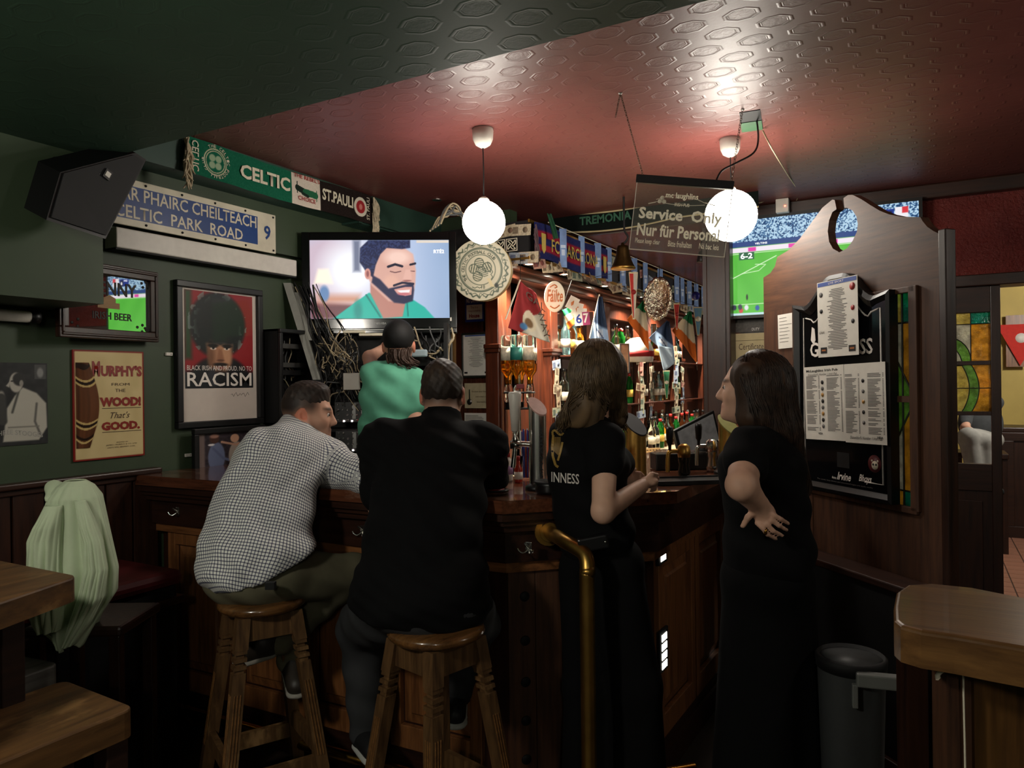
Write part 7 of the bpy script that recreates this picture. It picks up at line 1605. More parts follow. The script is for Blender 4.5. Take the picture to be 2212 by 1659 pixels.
w2.part('hair', core2, .006, .03, m_hair, color=dkb, disp=lambda p: .004*np.sin(p[..., 0]*110+p[..., 1]*130+p[..., 2]*10))
g2 = []
for k in range(14):
    a = k/13; g2.append([J(1625+14*a, 768, 2.44), J(1612+95*a, 815-8*math.sin(3*a), 2.36+.06*a), J(1628+94*a, 890, 2.34+.10*a), J(1650+84*a, 960, 2.35+.10*a), J(1690+56*a, 1040+20*a, 2.37+.1*a)])
strands(w2, 'hair_strands', g2, 900, .01, mat('dark_strand', rgb(50, 34, 24), .5, var=.45, nscale=40), 6, .007, .0018, core=core2, lift=.005)

# ------------------------------------------------ guest seated in the room beyond the door
q = P(2105, 1000, 6.6); g = Person((q.x, q.y, 0), 'guest in grey trousers seated beyond the glass door'); J = g.J
hd = Head(J(2120, 800, 6.7), .6, 0, 0, 1.0); nk = J(2118, 838, 6.7)
g.body(hd.prims()+[Cap(hd.w(0, -.02, -.06), nk, .055, .06), Cap(nk, J(2115, 900, 6.7), .06, .12), Cap(J(2095, 870, 6.6), J(2085, 925, 6.4), .045, .035), Cap(J(2085, 925, 6.4), J(2105, 935, 6.2), .035, .03)], .011, .03, color=skincol(hd, (196, 150, 126), (60, 44, 34)))
g.part('hair', [Ell(hd.w(0, -.014, .046), np.array((.079, .098, .086)), hd.R), hd.e((0, -.05, .0), (.066, .054, .07), .03)], .009, .015, m_hair, color=flat((58, 40, 30)))
g.part('jumper', [Ell(J(2118, 915, 6.7), (.19, .14, .2)), Ell(J(2118, 870, 6.7), (.2, .13, .1)), Cap(J(2092, 868, 6.6), J(2084, 915, 6.45), .062, .055)], .016, .05, mat('charcoal_wool', rgb(60, 62, 64), .9, var=.1))
g.part('trousers', [Ell(J(2118, 950, 6.7), (.19, .16, .12)), Cap(J(2110, 950, 6.6), J(2092, 945, 6.15), .1, .08), Cap(J(2092, 945, 6.15), J(2110, 1040, 6.1), .078, .06), Cap(J(2125, 955, 6.65), J(2125, 955, 6.15), .1, .08), Cap(J(2125, 955, 6.15), J(2135, 1045, 6.1), .078, .06)], .014, .03, mat('pale_grey_cloth', rgb(150, 148, 142), .85, var=.08))
for u in (2112, 2137): a = J(u, 1050, 6.1); g.part('shoe', [Cap(a, a+np.array((0, -.12, -.03)), .045, .04)], .012, .02, m_snk)
t = thing('pub_chair', (q.x, q.y, 0), 'dark chair under the guest beyond the glass door', 'chair'); sz = (g.fr @ Vector(J(2118, 975, 6.7))).z
c_ = P(2118, 975, 6.72)-Vector((q.x, q.y, 0)); obj('seat', MB().box(c_.x-.2, c_.x+.2, c_.y-.2, c_.y+.2, c_.z-.05, c_.z, .01), m_dark, t)
for i in (-.17, .17):
    for j in (-.17, .17): obj('leg', MB().box(c_.x+i-.02, c_.x+i+.02, c_.y+j-.02, c_.y+j+.02, 0, c_.z-.05, .003), m_dark, t)
# ------------------------------------------------------------------ bar stools
m_st = wood('stool_oak', rgb(54, 36, 22), rgb(112, 82, 50), 2, 6, .42, worn=rgb(140, 108, 70)); m_stx = wood('stool_oak_x', rgb(70, 44, 22), rgb(142, 98, 52), 0, 6, .42)
m_seat = wood('stool_seat', rgb(58, 36, 20), rgb(122, 84, 46), 0, 5, .22, coat=.5)
def stool(base, yaw, label):
    t = thing('bar_stool', frame(base, yaw), label, 'bar stool', 'wooden bar stools')
    obj('seat', MB().lathe([(.10, .762), (.138, .764), (.150, .772), (.154, .782), (.150, .793), (.138, .799), (.05, .794), (.001, .793)], 36), m_seat, t)
    ht, hb = .088, .185; zt, zb = .762, 0.0
    def at(sx, sy, z): k = hb+(ht-hb)*(z/zt); return Vector((sx*k, sy*k, z))
    for sx in (-1, 1):
        for sy in (-1, 1):
            mb = MB()
            def sq(z0, z1, w):
                a, b = at(sx, sy, z0), at(sx, sy, z1); v = [a+Vector((i*w, j*w, 0)) for i, j in ((-1, -1), (1, -1), (1, 1), (-1, 1))]+[b+Vector((i*w, j*w, 0)) for i, j in ((-1, -1), (1, -1), (1, 1), (-1, 1))]
                mb.add(v, [(3, 2, 1, 0), (4, 5, 6, 7)]+[(i, (i+1) % 4, (i+1) % 4+4, i+4) for i in range(4)])
            sq(0, .585, .021); sq(.66, .762, .022)
            for z, w in ((.585, .015), (.598, .021), (.610, .013), (.622, .021), (.634, .013), (.647, .020)): sq(z, z+.0125, w)
            lg = obj('leg', mb, m_st, t)
            fl_ = MB()
            for k in (-1, 0, 1):
                for (dx, dy) in ((0, sy), (sx, 0)):
                    off = Vector((k*.010 if dx == 0 else dx*.0212, k*.010 if dy == 0 else dy*.0212, 0)); a, b = at(sx, sy, .26)+off, at(sx, sy, .52)+off; fl_.tube([a, b], .003, 4)
            obj('fluting', fl_, m_blackm if False else m_stx, lg)
    for (a, b, z) in (((-1, -1), (1, -1), .23), ((1, 1), (-1, 1), .23), ((-1, 1), (-1, -1), .28), ((1, -1), (1, 1), .28)):
        p0, p1 = at(*a, z), at(*b, z); d = (p1-p0)/2; n = Vector((-d.y, d.x, 0)).normalized(); obj('stretcher', MB().obox((p0+p1)/2, d*.92, n*.011, Vector((0, 0, .028))), m_st, t)
    for (a, b) in (((-1, -1), (1, -1)), ((1, 1), (-1, 1)), ((-1, 1), (-1, -1)), ((1, -1), (1, 1))):
        p0, p1 = at(*a, .72), at(*b, .72); d = (p1-p0)/2; n = Vector((-d.y, d.x, 0)).normalized(); obj('apron', MB().obox((p0+p1)/2, d*.9, n*.010, Vector((0, 0, .04))), m_st, t)
    return t
stool(st1, YAW+.58, 'farther wooden bar stool under the man in the checked shirt')
stool(st2, YAW+.82, 'nearer wooden bar stool under the man in black')
# ------------------------------------------------------------------ high table, stools, bench and jacket at the left
m_tab = wood('table_oak', rgb(64, 42, 22), rgb(120, 84, 46), 1, 4, .5, worn=rgb(140, 104, 62))
m_tabd = wood('table_side', rgb(30, 17, 11), rgb(58, 34, 22), 1, 4, .5)
def slab(name, corner_px, z, thick, ex, ey, label, cat, legs=True, mt_=None, parts=('top', 'leg'), group=None):
    """slab whose visible corner is at a pixel; ex, ey: edge vectors from the corner"""
    c = onz(*corner_px, z); c.z = 0; t = thing(name, Matrix.Translation(c), label, cat, group); ex, ey = Vector(ex), Vector(ey)
    bm = bmesh.new(); vs = [bm.verts.new(p) for p in [Vector((0, 0, z-thick)), ex+Vector((0, 0, z-thick)), ex+ey+Vector((0, 0, z-thick)), ey+Vector((0, 0, z-thick)), Vector((0, 0, z)), ex+Vector((0, 0, z)), ex+ey+Vector((0, 0, z)), ey+Vector((0, 0, z))]]
    for f in ((3, 2, 1, 0), (4, 5, 6, 7), (0, 1, 5, 4), (1, 2, 6, 5), (2, 3, 7, 6), (3, 0, 4, 7)): bm.faces.new([vs[i] for i in f])
    bmesh.ops.recalc_face_normals(bm, faces=bm.faces)
    bmesh.ops.bevel(bm, geom=[e for e in bm.edges if abs((e.verts[0].co-e.verts[1].co).z) > .02], offset=.03, segments=4, affect='EDGES', profile=.5); bmesh.ops.bevel(bm, geom=[e for e in bm.edges if abs((e.verts[0].co-e.verts[1].co).z) < .001 and e.verts[0].co.z > z-.001], offset=.006, segments=2, affect='EDGES', profile=.5)
    me = bpy.data.meshes.new(parts[0]); bm.to_mesh(me); bm.free(); obj(parts[0], me, mt_ or m_tab, t)
    for i in ((.12, .88) if name != 'high_table' else (.45, .9)):
        for j in (.12, .88):
            q = ex*i+ey*j; obj('leg', MB().box(q.x-.03, q.x+.03, q.y-.03, q.y+.03, 0, z-thick, .004), m_tabd, t)
    for j in (.12, .88): a, b = ex*(.12 if name != 'high_table' else .45)+ey*j, ex*.88+ey*j; obj('stretcher', MB().tube([a+Vector((0, 0, .2)), b+Vector((0, 0, .2))], .018, 8), m_tabd, t)
    return t
# directions: along the high table's two edges as seen in the photograph
e_back = (onz(0, 1210, 1.05)-onz(168, 1243, 1.05)).normalized(); e_near = (onz(0, 1300, 1.05)-onz(168, 1243, 1.05)).normalized()
slab('high_table', (170, 1243), 1.05, .065, e_back*.5, e_near*.7, 'tall worn wooden pub table at the left edge', 'table')
c_ = onz(292, 1527, .70); e1 = (onz(140, 1468, .70)-c_).normalized(); e2 = (onz(20, 1638, .70)-c_).normalized()
slab('square_stool', (292, 1527), .70, .075, e1*.36, e2*.36, 'square wooden stool with worn top in front of the high table', 'stool', parts=('seat', 'leg'), group='square wooden stools')
c_ = onz(130, 1432, .70); e1 = (onz(25, 1411, .70)-c_).normalized(); e2 = (onz(22, 1470, .70)-c_).normalized()
slab('square_stool', (131, 1432), .70, .07, e1*.36, e2*.36, 'square wooden stool with grey worn top behind the high table', 'stool', mt_=wood('grey_seat', rgb(70, 68, 64), rgb(120, 118, 112), 1, 4, .5), parts=('seat', 'leg'), group='square wooden stools')
# red cushioned bench
a, b_ = onz(395, 1228, .80), onz(322, 1188, .80)
t = thing('red_bench', (WL+.02, 1.5, 0), 'high bench with a dark red cushion beside the pale jacket', 'bench')
y1 = max(a.y, b_.y)-1.5; x1_ = a.x-WL-.02
bx1 = min(1.0, max(.35, x1_)); by1 = min(.52, y1)
obj('cushion', MB().box(.05, bx1, -.1, by1, .735, .80, .025), mat('dark_red_leatherette', rgb(84, 24, 26), .45, var=.1, nscale=30), t); obj('base', MB().box(.06, bx1-.02, -.1, by1-.02, .0, .735, .006), m_blackm, t); obj('front_rail', MB().box(.06, bx1, -.1, by1+.005, .66, .69, .003), m_darkx, t)
# pale jacket hung on a chair back
jp = onz(140, 1062, 1.22); d_j = 2.35
jc = P(135, 1210, d_j); t = thing('pale_jacket', frame((jc.x, jc.y, 0), YAW), 'pale mint green jacket draped over a tall chair back', 'jacket'); ji = frame((jc.x, jc.y, 0), YAW).inverted()
def JJ(u, v, d=d_j): return np.array(ji @ P(u, v, d))
sil = [(1044, 122, 160), (1056, 106, 176), (1080, 92, 190), (1120, 76, 200), (1180, 60, 214), (1240, 46, 228), (1290, 42, 226), (1335, 52, 196), (1365, 84, 176), (1392, 118, 158)]
def jsurf(th, v, sil=sil, dep=.085, ph=0.0, amp=1.0):
    vv = np.interp(v, np.linspace(0, 1, len(sil)), [q[0] for q in sil]); a = np.interp(v, np.linspace(0, 1, len(sil)), [q[1] for q in sil]); b = np.interp(v, np.linspace(0, 1, len(sil)), [q[2] for q in sil])
    k = d_j/FPX; cx_ = ((a+b)/2-135)*k; hw_ = (b-a)/2*k; z = P(135, 0, d_j).z-vv*k+0*th
    pl_ = (np.sin(th*9+ph+2.2*np.sin(v*3+ph))*.5+.35*np.sin(th*17+v*7+ph))*amp
    rr = 1+.16*pl_*np.clip(v*1.6, .08, 1); return cx_+hw_*np.cos(th)*(1+.05*pl_*v), (dep*np.clip(v*3+.35, 0, 1))*np.sin(th)*rr-.012*pl_*v, z
th, vv = np.meshgrid(np.linspace(0, 2*math.pi, 160), np.linspace(0, 1, 90)); X, Y, Z = jsurf(th, vv); Z = Z+.02*np.sin(th*5)*vv**3
m_jack = mat('mint_cotton', rgb(186, 200, 168), .8, var=.06, nscale=12, bmp=.05)
o_ = obj('shell', quad_grid('shell', X, Y+.06, Z), m_jack, t); o_.modifiers.new('thickness', 'SOLIDIFY').thickness = .003
s2 = [(1088, 118, 150), (1120, 104, 150), (1160, 84, 148), (1220, 84, 146), (1280, 92, 150), (1330, 96, 150), (1350, 108, 146)]
X, Y, Z = jsurf(th, vv, s2, .045, 1.3, .8); o_ = obj('sleeve', quad_grid('sleeve', X, Y-.04, Z), m_jack, t); o_.modifiers.new('thickness', 'SOLIDIFY').thickness = .003
s3 = [(1080, 168, 188), (1120, 178, 204), (1170, 192, 222), (1230, 190, 232), (1290, 176, 222), (1340, 160, 196), (1390, 146, 160)]
X, Y, Z = jsurf(th, vv, s3, .03, 2.1, .7); o_ = obj('front_panel', quad_grid('front_panel', X, Y-.01, Z), m_jack, t); o_.modifiers.new('thickness', 'SOLIDIFY').thickness = .003
obj('collar', sdf_mesh([Cap(JJ(116, 1054, 2.42), JJ(166, 1062, 2.38), .024, .02), Cap(JJ(116, 1054, 2.42), JJ(106, 1078, 2.36), .02, .014)], .007, .02, name='collar'), m_jack, t)
ch = thing('tall_chair', frame((jc.x, jc.y, 0), YAW), 'dark tall wooden chair mostly hidden under the pale jacket', 'chair')
obj('seat', MB().box(-.17, .15, .06, .34, .74, .775, .01), m_dark, ch); obj('backrest', MB().box(-.09, .06, .09, .115, .80, 1.16, .01), m_dark, ch)
for x in (-.14, .12):
    for y in (.09, .31): obj('leg', MB().box(x-.018, x+.018, y-.018, y+.018, 0, .74, .003), m_dark, ch)
# ------------------------------------------------------------------ foreground right: barrel-height table and bin
tz = 1.10; c0 = onz(1932, 1330, tz); t = thing('round_end_table', Matrix.Translation((c0.x, c0.y, 0)), 'tall thick wooden table with rounded end at the right edge', 'table')
ol_px = [(2480, 1372), (2212, 1290), (2100, 1268), (2010, 1259), (1960, 1262), (1936, 1278), (1930, 1310), (1931, 1338), (1945, 1350), (1990, 1362), (2060, 1372), (2140, 1386), (2212, 1398), (2330, 1425), (2560, 1480)]
ol = [onz(u, v, tz)-Vector((c0.x, c0.y, 0)) for u, v in ol_px]; o2 = [(p.x, p.y) for p in ol]
bm = bmesh.new(); bot = [bm.verts.new((x, y, tz-.068)) for x, y in o2]; topv = [bm.verts.new((x, y, tz)) for x, y in o2]; n = len(o2)
bm.faces.new(topv); bm.faces.new(list(reversed(bot)))
for i in range(n): bm.faces.new((bot[i], bot[(i+1) % n], topv[(i+1) % n], topv[i]))
bmesh.ops.recalc_face_normals(bm, faces=bm.faces); bmesh.ops.bevel(bm, geom=[e for e in bm.edges if e.verts[0].co.z > tz-.001 and e.verts[1].co.z > tz-.001], offset=.008, segments=3, affect='EDGES', profile=.5)
me = bpy.data.meshes.new('top'); bm.to_mesh(me); bm.free(); obj('top', me, wood('round_top_oak', rgb(78, 52, 30), rgb(128, 92, 52), 0, 5, .28, coat=.4), t)
pp = onz(2085, 1440, tz-.07); pl_ = P(2075, 1500, 1.45)-Vector((c0.x, c0.y, 0))
m_pan = wood('panel_oak', rgb(76, 50, 26), rgb(128, 88, 44), 2, 5, .45)
X_ = c2w(1, 0, 0); Y_ = c2w(0, 1, 0)
def tb(name, u0, u1, d, dep, m, z1=tz-.068): 
    a = P(u0, 1500, d); b = P(u1, 1500, d); w_ = (b-a).length; c = (a+b)/2-Vector((c0.x, c0.y, 0)); c.z = z1/2; obj(name, MB().obox(c+Y_*dep/2, X_*w_/2, Y_*dep/2, Vector((0, 0, z1/2))), m, t)
tb('leg', 2045, 2098, 1.42, .05, m_brown); tb('panel', 2104, 2480, 1.44, .03, m_pan); tb('rear_leg', 1962, 2005, 1.62, .05, m_dark)
kq = P(2042, 1446, 1.40)-Vector((c0.x, c0.y, 0)); obj('string_knot', MB().tube(smoothpath([kq, kq+X_*-.008+Vector((0, 0, -.004)), kq-X_*.016+Vector((0, 0, -.012)), kq-X_*.014+Vector((0, 0, -.016))]), [.004]*9+[.006], 6).tube(smoothpath([kq, kq+X_*.03+Vector((0, 0, -.004)), kq+X_*.034+Vector((0, 0, -.05)), kq+X_*.036+Vector((0, 0, -.3))]), .002, 5), m_cream, t)
bq = P(1838, 1420, 2.3); t = thing('waste_bin', frame((bq.x, bq.y, 0), YAW-.3), 'tall grey plastic waste bin with a pale handle by the partition', 'waste bin')
bh = bq.z
obj('body', MB().lathe([(.078, 0), (.08, .01), (.098, bh-.02), (.1, bh)], 28), mat('grey_bin_plastic', rgb(58, 60, 60), .5, var=.05), t); obj('liner', MB().lathe([(.101, bh-.03), (.104, bh+.004), (.095, bh+.012), (.085, bh-.02)], 28), m_blackm, t)
obj('handle', MB().box(.0, .12, -.125, -.09, bh-.045, bh-.005, .005).box(-.012, .004, -.12, -.1, bh-.11, bh-.04, .003), mat('pale_grey_plastic', rgb(110, 112, 108), .5, var=0), t)
# ------------------------------------------------------------------ taps and things on the bar
def tapcol(u, v_base, v_top, d, r, m, topm, label, text_=None):
    b = P(u, v_base, d); b.z = ZB; h = P(u, v_top, d).z-ZB
    t = thing('beer_tap', frame(b, YAW), label, 'beer tap', 'column beer taps')
    obj('base_ring', MB().lathe([(r*1.5, 0), (r*1.5, .012), (r*1.15, .02), (r, .025)], 24), m_black, t)
    n = 28; v = [(r*math.cos(2*math.pi*k/n), r*math.sin(2*math.pi*k/n), .02) for k in range(n)]+[(r*math.cos(2*math.pi*k/n), r*math.sin(2*math.pi*k/n), h+r*.75*math.sin(2*math.pi*k/n)-r*.55*math.cos(2*math.pi*k/n)) for k in range(n)]
    obj('column', MB().add(v[:n]+v[n:], [(k, (k+1) % n, n+(k+1) % n, n+k) for k in range(n)], True), m, t)
    rr = r*1.06; v2 = [(rr*math.cos(2*math.pi*k/n), rr*math.sin(2*math.pi*k/n), h+dz+rr*.75*math.sin(2*math.pi*k/n)-rr*.55*math.cos(2*math.pi*k/n)) for dz in (0, .006) for k in range(n)]
    obj('badge_disc', MB().add(v2, [tuple(range(n, 2*n)), tuple(reversed(range(n)))]+[(k, (k+1) % n, n+(k+1) % n, n+k) for k in range(n)]), topm, t)
    return t, h
t, h = tapcol(1163, 1062, 880, 2.80, .033, m_chrome, mat('rosy_badge', rgb(176, 140, 130), .4, var=.1), 'tall chrome beer column with slanted pink badge')
text(t, 'BAVARIA', 0, 1, 0, 1, m_black, f=lambda x, y, z: (.006+.012*(1-z), -.0335, .05+x*(h-.12)), bold=.01)
sp_ = MB().tube(smoothpath([Vector((-.03, 0, h*.55)), Vector((-.07, 0, h*.56)), Vector((-.085, -.01, h*.55))]), .011, 10); obj('spout_arm', sp_, m_chrome, t); obj('faucet', MB().tube([(-.085, -.01, h*.56), (-.095, -.03, h*.28)], .009, 10).lathe([(.016, -.02), (.016, .02)], 12, (-.085, -.01, h*.55), 'x'), m_chrome, t); obj('faucet_neck', MB().lathe([(.011, h*.56), (.014, h*.62), (.008, h*.66), (.012, h*.72)], 14, (-.085, -.01, 0)), m_chrome, t)
obj('white_handle', MB().lathe([(.015, h*.72), (.022, h*1.06), (.026, h*1.16), (.022, h*1.19), (.001, h*1.195)], 18, (-.085, -.01, 0)), m_white, t)
t, h = tapcol(1373, 1048, 918, 2.98, .044, m_brass, m_blackm, 'thick brass beer column beside the fair haired woman', None)
t, h = tapcol(1576, 1030, 920, 3.2, .044, m_brass, mat('green_gold_badge', rgb(150, 150, 90), .3, var=.1), 'thick brass beer column beside the dark haired woman')
def lever(u, vb, d, label, fancy):
    b = P(u, vb, d); b.z = ZB; t = thing('beer_tap', frame(b, YAW), label, 'beer tap', 'lever beer taps')
    obj('post', MB().lathe([(.022, 0), (.026, .03), (.02, .06), (.024, .075), (.024, .10), (.018, .12), (.001, .125)], 18), mat('dark_porcelain', rgb(26, 22, 16), .15, var=0) if fancy else m_chrome, t)
    obj('collar', MB().lathe([(.025, .09), (.027, .11), (.024, .135), (.012, .145), (.001, .146)], 18), m_brass if fancy else m_chrome, t)
    obj('faucet', MB().tube(smoothpath([Vector((0, 0, .115)), Vector((-.05, 0, .115)), Vector((-.065, 0, .10)), Vector((-.068, 0, .03))]), .009, 10), m_brass if fancy else m_chrome, t); obj('lever_handle', MB().lathe([(.006, .115), (.007, .14), (.013, .15), (.016, .20), (.013, .215), (.001, .217)], 14, (-.058, 0, 0)), m_black, t)
    return t
lever(1478, 1026, 3.05, 'small brass tap with black handle between the two brass columns', True); lever(1538, 1010, 3.28, 'chrome tap with black handle beside the right brass column', False)
b = P(1490, 1040, 2.93); t = thing('drip_tray', frame((b.x, b.y, ZB), YAW+.12), 'long black rubber drip tray on the bar between the women', 'tray'); obj('mat', MB().box(-.15, .17, -.06, .08, .001, .012, .004), m_black, t); obj('rim', MB().box(-.15, .17, -.066, -.058, .001, .018, .002).box(-.15, .17, .078, .086, .001, .018, .002), m_blackm, t)
b = P(1478, 1004, 3.36); t = thing('black_caddy', frame((b.x, b.y, ZB), YAW+.1), 'black bar caddy box behind the small brass tap', 'caddy'); obj('box', MB().box(-.13, .16, 0, .1, .001, .075, .004), m_black, t); obj('divider', MB().box(-.002, .002, .01, .09, .075, .085), m_blackm, t); obj('stud', MB().lathe([(.004, -.001), (.004, -.003)], 8, (.05, 0, .05), 'y'), m_chrome, t)
b = P(1525, 985, 3.40); t = thing('stacked_coasters', frame((b.x, b.y, ZB+.078), YAW), 'small stack of dark coasters on the black caddy', 'coasters')
for i in range(4): obj('coaster', MB().lathe([(.04, .005*i+.004), (.041, .005*i+.0065), (.04, .005*i+.0085)], 18), m_black, t)
b = P(1190, 1062, 2.70); t = thing('ash_tray', frame((b.x, b.y, ZB), YAW), 'round black dish on the bar corner at the chrome column', 'dish'); obj('dish', MB().lathe([(.05, .001), (.058, .012), (.055, .03), (.06, .042), (.052, .042), (.046, .016), (.001, .014)], 24), m_black, t); obj('rim_ring', MB().lathe([(.06, .04), (.062, .044), (.058, .047)], 24), m_blackm, t)
b = P(1070, 1066, 2.78); t = thing('beer_mat', frame((b.x, b.y, ZB+.001), YAW), 'dark flat drink mat on the bar by the man in black', 'mat'); obj('mat', MB().lathe([(.05, 0), (.052, .003), (.05, .005)], 20), m_black, t); obj('mat_print', MB().lathe([(.035, .005), (.035, .0056)], 20), m_red_ink, t)
b = P(1095, 1045, 3.05); t = thing('spray_bottle', frame((b.x, b.y, ZB), YAW), 'white spray bottle with red cap on the bar', 'bottle'); obj('body', MB().lathe([(.024, .001), (.026, .01), (.026, .08), (.014, .10)], 16), m_white, t); obj('label', MB().lathe([(.0265, .03), (.0265, .065)], 16), mat('blue_red_label', rgb(150, 120, 160), .5, var=.3, nscale=60), t); obj('cap', MB().lathe([(.014, .10), (.015, .115), (.008, .12), (.007, .14), (.001, .141)], 12), m_red_ink, t)
b = P(1120, 1048, 3.0); t = thing('sauce_bottle', frame((b.x, b.y, ZB), YAW), 'small red hot sauce bottle next to the chrome column', 'bottle'); obj('body', MB().lathe([(.016, .001), (.017, .008), (.017, .055), (.008, .075), (.007, .09)], 14), mat('red_sauce', rgb(150, 40, 20), .15, var=.05), t); obj('label', MB().lathe([(.0174, .015), (.0174, .045)], 14), m_paper, t); obj('cap', MB().lathe([(.008, .09), (.008, .108), (.001, .109)], 10), m_red_ink, t)
b = P(1136, 1040, 3.1); t = thing('straw_holder', frame((b.x, b.y, ZB), YAW), 'glass of striped drinking straws behind the chrome column', 'straws'); obj('tumbler', MB().lathe([(.026, .001), (.03, .1), (.028, .1), (.024, .008)], 16), m_glaze, t)
for i in range(14):
    a_ = i*2.4; r_ = .004*math.sqrt(i)+.002; obj('straw', MB().tube([(r_*math.cos(a_), r_*math.sin(a_), .008), (1.5*r_*math.cos(a_), 1.5*r_*math.sin(a_), .2+.004*(i % 4))], .003, 6), [m_white, m_bluesign, m_red_ink][i % 3], t)
# ------------------------------------------------------------------ hanging clear sign
a, b_ = P(1377, 378, 3.12), P(1585, 393, 3.06); c, d_ = P(1376, 538, 3.12), P(1585, 546, 3.06)
X = (b_-a); w = X.length; yaw = math.atan2(X.y, X.x); ro = -math.asin((b_.z-a.z)/w); fr = frame(a, yaw, 0, ro); t = thing('service_sign', fr, 'clear acrylic service only sign hanging on chains', 'sign')
h = (a-c).length; zb = -h
def acr():
    m, tt, b = newmat('clear_acrylic'); tr = tt.nodes.new('ShaderNodeBsdfTransparent'); tr.inputs[0].default_value = (.93, .93, .9, 1); gl = tt.nodes.new('ShaderNodeBsdfGlossy'); gl.inputs['Roughness'].default_value = .05; df = tt.nodes.new('ShaderNodeBsdfDiffuse'); df.inputs[0].default_value = (.6, .58, .52, 1)
    m1_ = tt.nodes.new('ShaderNodeMixShader'); m1_.inputs[0].default_value = .06; m2_ = tt.nodes.new('ShaderNodeMixShader'); m2_.inputs[0].default_value = .06; tt.links.new(tr.outputs[0], m1_.inputs[1]); tt.links.new(gl.outputs[0], m1_.inputs[2]); tt.links.new(m1_.outputs[0], m2_.inputs[1]); tt.links.new(df.outputs[0], m2_.inputs[2]); tt.links.new(m2_.outputs[0], tt.nodes['Material Output'].inputs[0]); return m
obj('panel', MB().box(.002, w-.002, 0, .005, zb, -.02), acr(), t); obj('top_bar', MB().box(-.004, w+.002, -.01, .014, -.032, .002, .003), m_black, t)
m_edge = mat('frosted_edge', rgb(210, 206, 190), .5, var=0); obj('frosted_edge', MB().box(.0, .003, -.001, .006, zb, -.03).box(w-.003, w, -.001, .006, zb, -.03).box(0, w, -.001, .006, zb-.002, zb+.002), m_edge, t)
def frosted():
    m, tt, b = newmat('frosted_letter'); a = tt.nodes.new('ShaderNodeBsdfTranslucent'); a.inputs[0].default_value = rgb(235, 230, 205); e = tt.nodes.new('ShaderNodeBsdfDiffuse'); e.inputs[0].default_value = rgb(230, 225, 205); x = tt.nodes.new('ShaderNodeMixShader'); x.inputs[0].default_value = .9
    tt.links.new(a.outputs[0], x.inputs[1]); tt.links.new(e.outputs[0], x.inputs[2]); tt.links.new(x.outputs[0], tt.nodes['Material Output'].inputs[0]); return m
m_fr = frosted()
def U(u): return (u-1377)/208*w
def V(v, u): return -(v-378-(u-1377)*.06)/FPX*3.1
def sg(s, u0, u1, vt, vb, **k): um = (u0+u1)/2; text(t, s, U(u0), U(u1), V(vb, um), V(vt, um), m_fr, -.001, **k)
sg('Service  Only', 1390, 1570, 452, 484, bold=.03); sg('Nur für Personal', 1390, 1568, 487, 514, bold=.025); sg('Please keep clear', 1389, 1443, 516, 530); sg('Bitte freihalten', 1461, 1512, 520, 533); sg('Ná bac leis', 1528, 1570, 524, 536); sg('mc laughlins', 1444, 1514, 416, 432, bold=.02); sg('IRISH PUB', 1465, 1497, 438, 445)
arc = [Vector((U(1424)+(U(1530)-U(1424))*q, -.001, V(434, 1480)+.026*math.sin(math.pi*q))) for q in np.linspace(0, 1, 14)]; arc2 = [Vector((p.x, p.y, V(438, 1480)-.008*math.sin(math.pi*i/13))) for i, p in enumerate(arc)]
obj('ribbon_outline', MB().tube(arc, .0012, 4).tube(arc2, .0012, 4).tube([Vector((U(1408), -.001, V(440, 1410))), Vector((U(1424), -.001, V(436, 1424)))], .0025, 4).tube([Vector((U(1530), -.001, V(436, 1530))), Vector((U(1552), -.001, V(442, 1552)))], .0025, 4), m_fr, t)
sm_ = MB()
for k in range(3): an_ = math.radians(90+120*k); sm_.lathe([(.009, -.0014), (.009, -.0006)], 12, (U(1437)+.010*math.cos(an_), 0, V(432, 1437)+.010*math.sin(an_)), 'y')
obj('shamrock_mark', sm_, m_fr, t)
inv = fr.inverted()
def chain(p0, p1, n):
    mb = MB(); p0, p1 = Vector(p0), Vector(p1); d = (p1-p0)/n; e = d.normalized(); s1 = e.orthogonal().normalized(); s2 = e.cross(s1)
    for i in range(n):
        c_ = p0+d*(i+.5); s = s1 if i % 2 else s2; L_ = d.length*.72; ring = [c_+e*L_*math.cos(q)+s*L_*.5*math.sin(q) for q in np.linspace(0, 2*math.pi, 9)]; mb.tube(ring, .0011, 4, caps=False)
    return mb
ca, cb = onz(1340, 201, ZC), onz(1604, 236, ZC)
m_chain = mat('chain_steel', rgb(110, 100, 86), .4, 1.0, var=0)
obj('chain', chain(inv @ ca, Vector((U(1389), 0, .0)), 34), m_chain, t); obj('chain', chain(inv @ cb, Vector((U(1580), 0, .0)), 30), m_chain, t); obj('chain_tail', chain(inv @ ca, (inv @ ca)+Vector((-.008, 0, -.10)), 11), m_chain, t)
obj('ceiling_hook', MB().lathe([(.008, -.004), (.008, .004)], 10, inv @ ca), m_white, t); obj('ceiling_hook', MB().lathe([(.008, -.004), (.008, .004)], 10, inv @ cb), m_white, t)
hc = onz(1625, 262, ZC)
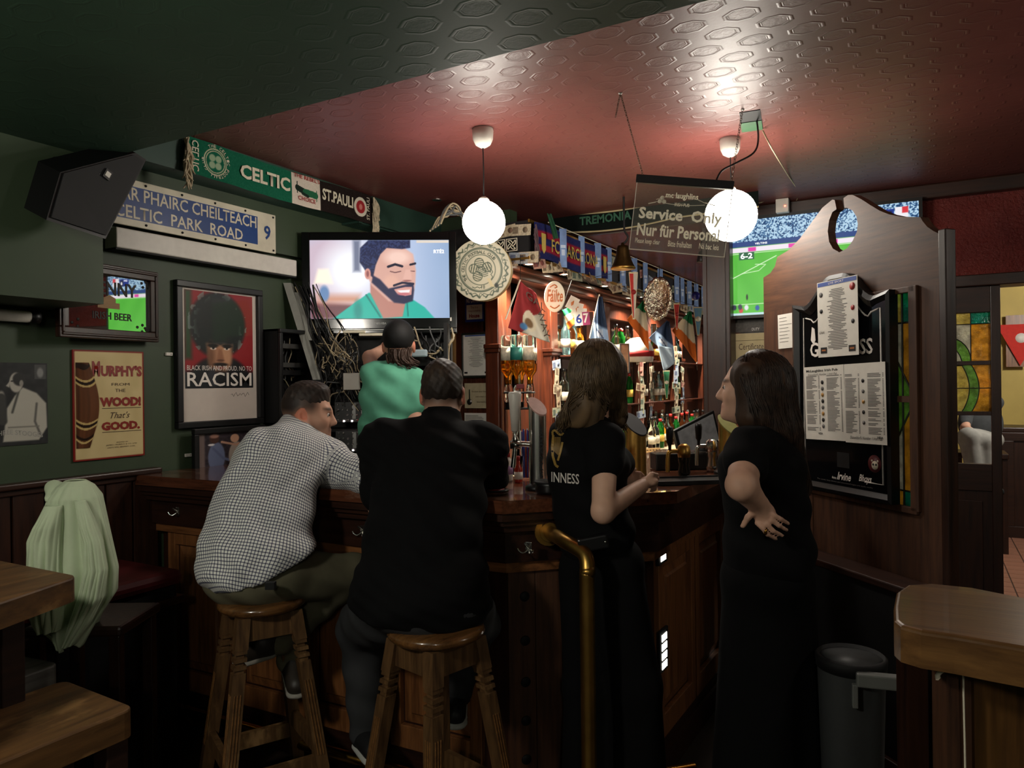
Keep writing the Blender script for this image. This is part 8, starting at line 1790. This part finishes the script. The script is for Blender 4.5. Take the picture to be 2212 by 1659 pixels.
pw = [inv @ (hc+Vector((0.02, 0, .0))), inv @ P(1638, 300, 3.2), inv @ P(1628, 330, 3.12), inv @ P(1590, 352, 3.1), inv @ P(1560, 368, 3.08), inv @ P(1548, 388, 3.07)]
obj('power_cable', MB().tube(smoothpath([Vector(p) for p in pw], 5), .004, 8), m_cable_b, t)
# ceiling junction hole with green card
h0, h1_, h2, h3 = onz(1597, 243, ZC), onz(1642, 236, ZC), onz(1648, 278, ZC), onz(1602, 284, ZC)
cen = (h0+h1_+h2+h3)/4; t = thing('ceiling_box', Matrix.Translation((cen.x, cen.y, ZC)), 'open junction box in the ceiling with a green card inside', 'junction box'); q = [Vector((p.x-cen.x, p.y-cen.y, -.003)) for p in (h0, h1_, h2, h3)]
obj('opening', MB().add(q+[p+Vector((0, 0, .0025)) for p in q], [(0, 1, 2, 3), (7, 6, 5, 4)]+[(i, (i+1) % 4, (i+1) % 4+4, i+4) for i in range(4)]), m_blackm, t); m_gcard = mat('green_card', rgb(38, 80, 46), .6, var=.1)
g_ = [q[3]*.98, q[2]*.98, q[2].lerp(q[1], .5), q[3].lerp(q[0], .5)]; g_ = [p+Vector((0, 0, -.003)) for p in g_]; obj('green_card', MB().add(g_+[p+Vector((0, 0, .002)) for p in g_], [(0, 1, 2, 3), (7, 6, 5, 4)]+[(i, (i+1) % 4, (i+1) % 4+4, i+4) for i in range(4)]), m_gcard, t)
wp_ = [Vector((h2.x, h2.y, ZC-.01)), P(1668, 322, 3.5), P(1700, 375, 4.2), P(1724, 415, 4.7), P(1716, 440, 4.95), P(1696, 456, 5.05)]
tag(obj('white_wire', MB().tube(smoothpath(wp_, 5), .0035, 6), m_cable_w), 'thin pale wire from the ceiling box to the plug adaptor', 'wire')
# ceiling smoke detector / small recessed light dots
for (u, v) in ((944, 431),):
    p = onz(u, v, ZC); t = thing('recessed_downlight', (p.x, p.y, ZC), 'tiny recessed downlight in the maroon ceiling left of the small globe', 'lamp'); obj('ring', MB().lathe([(.03, 0), (.03, -.005), (.02, -.006)], 16), m_chrome, t); obj('lens', MB().lathe([(.019, -.002), (.001, -.003)], 14), m_white, t)
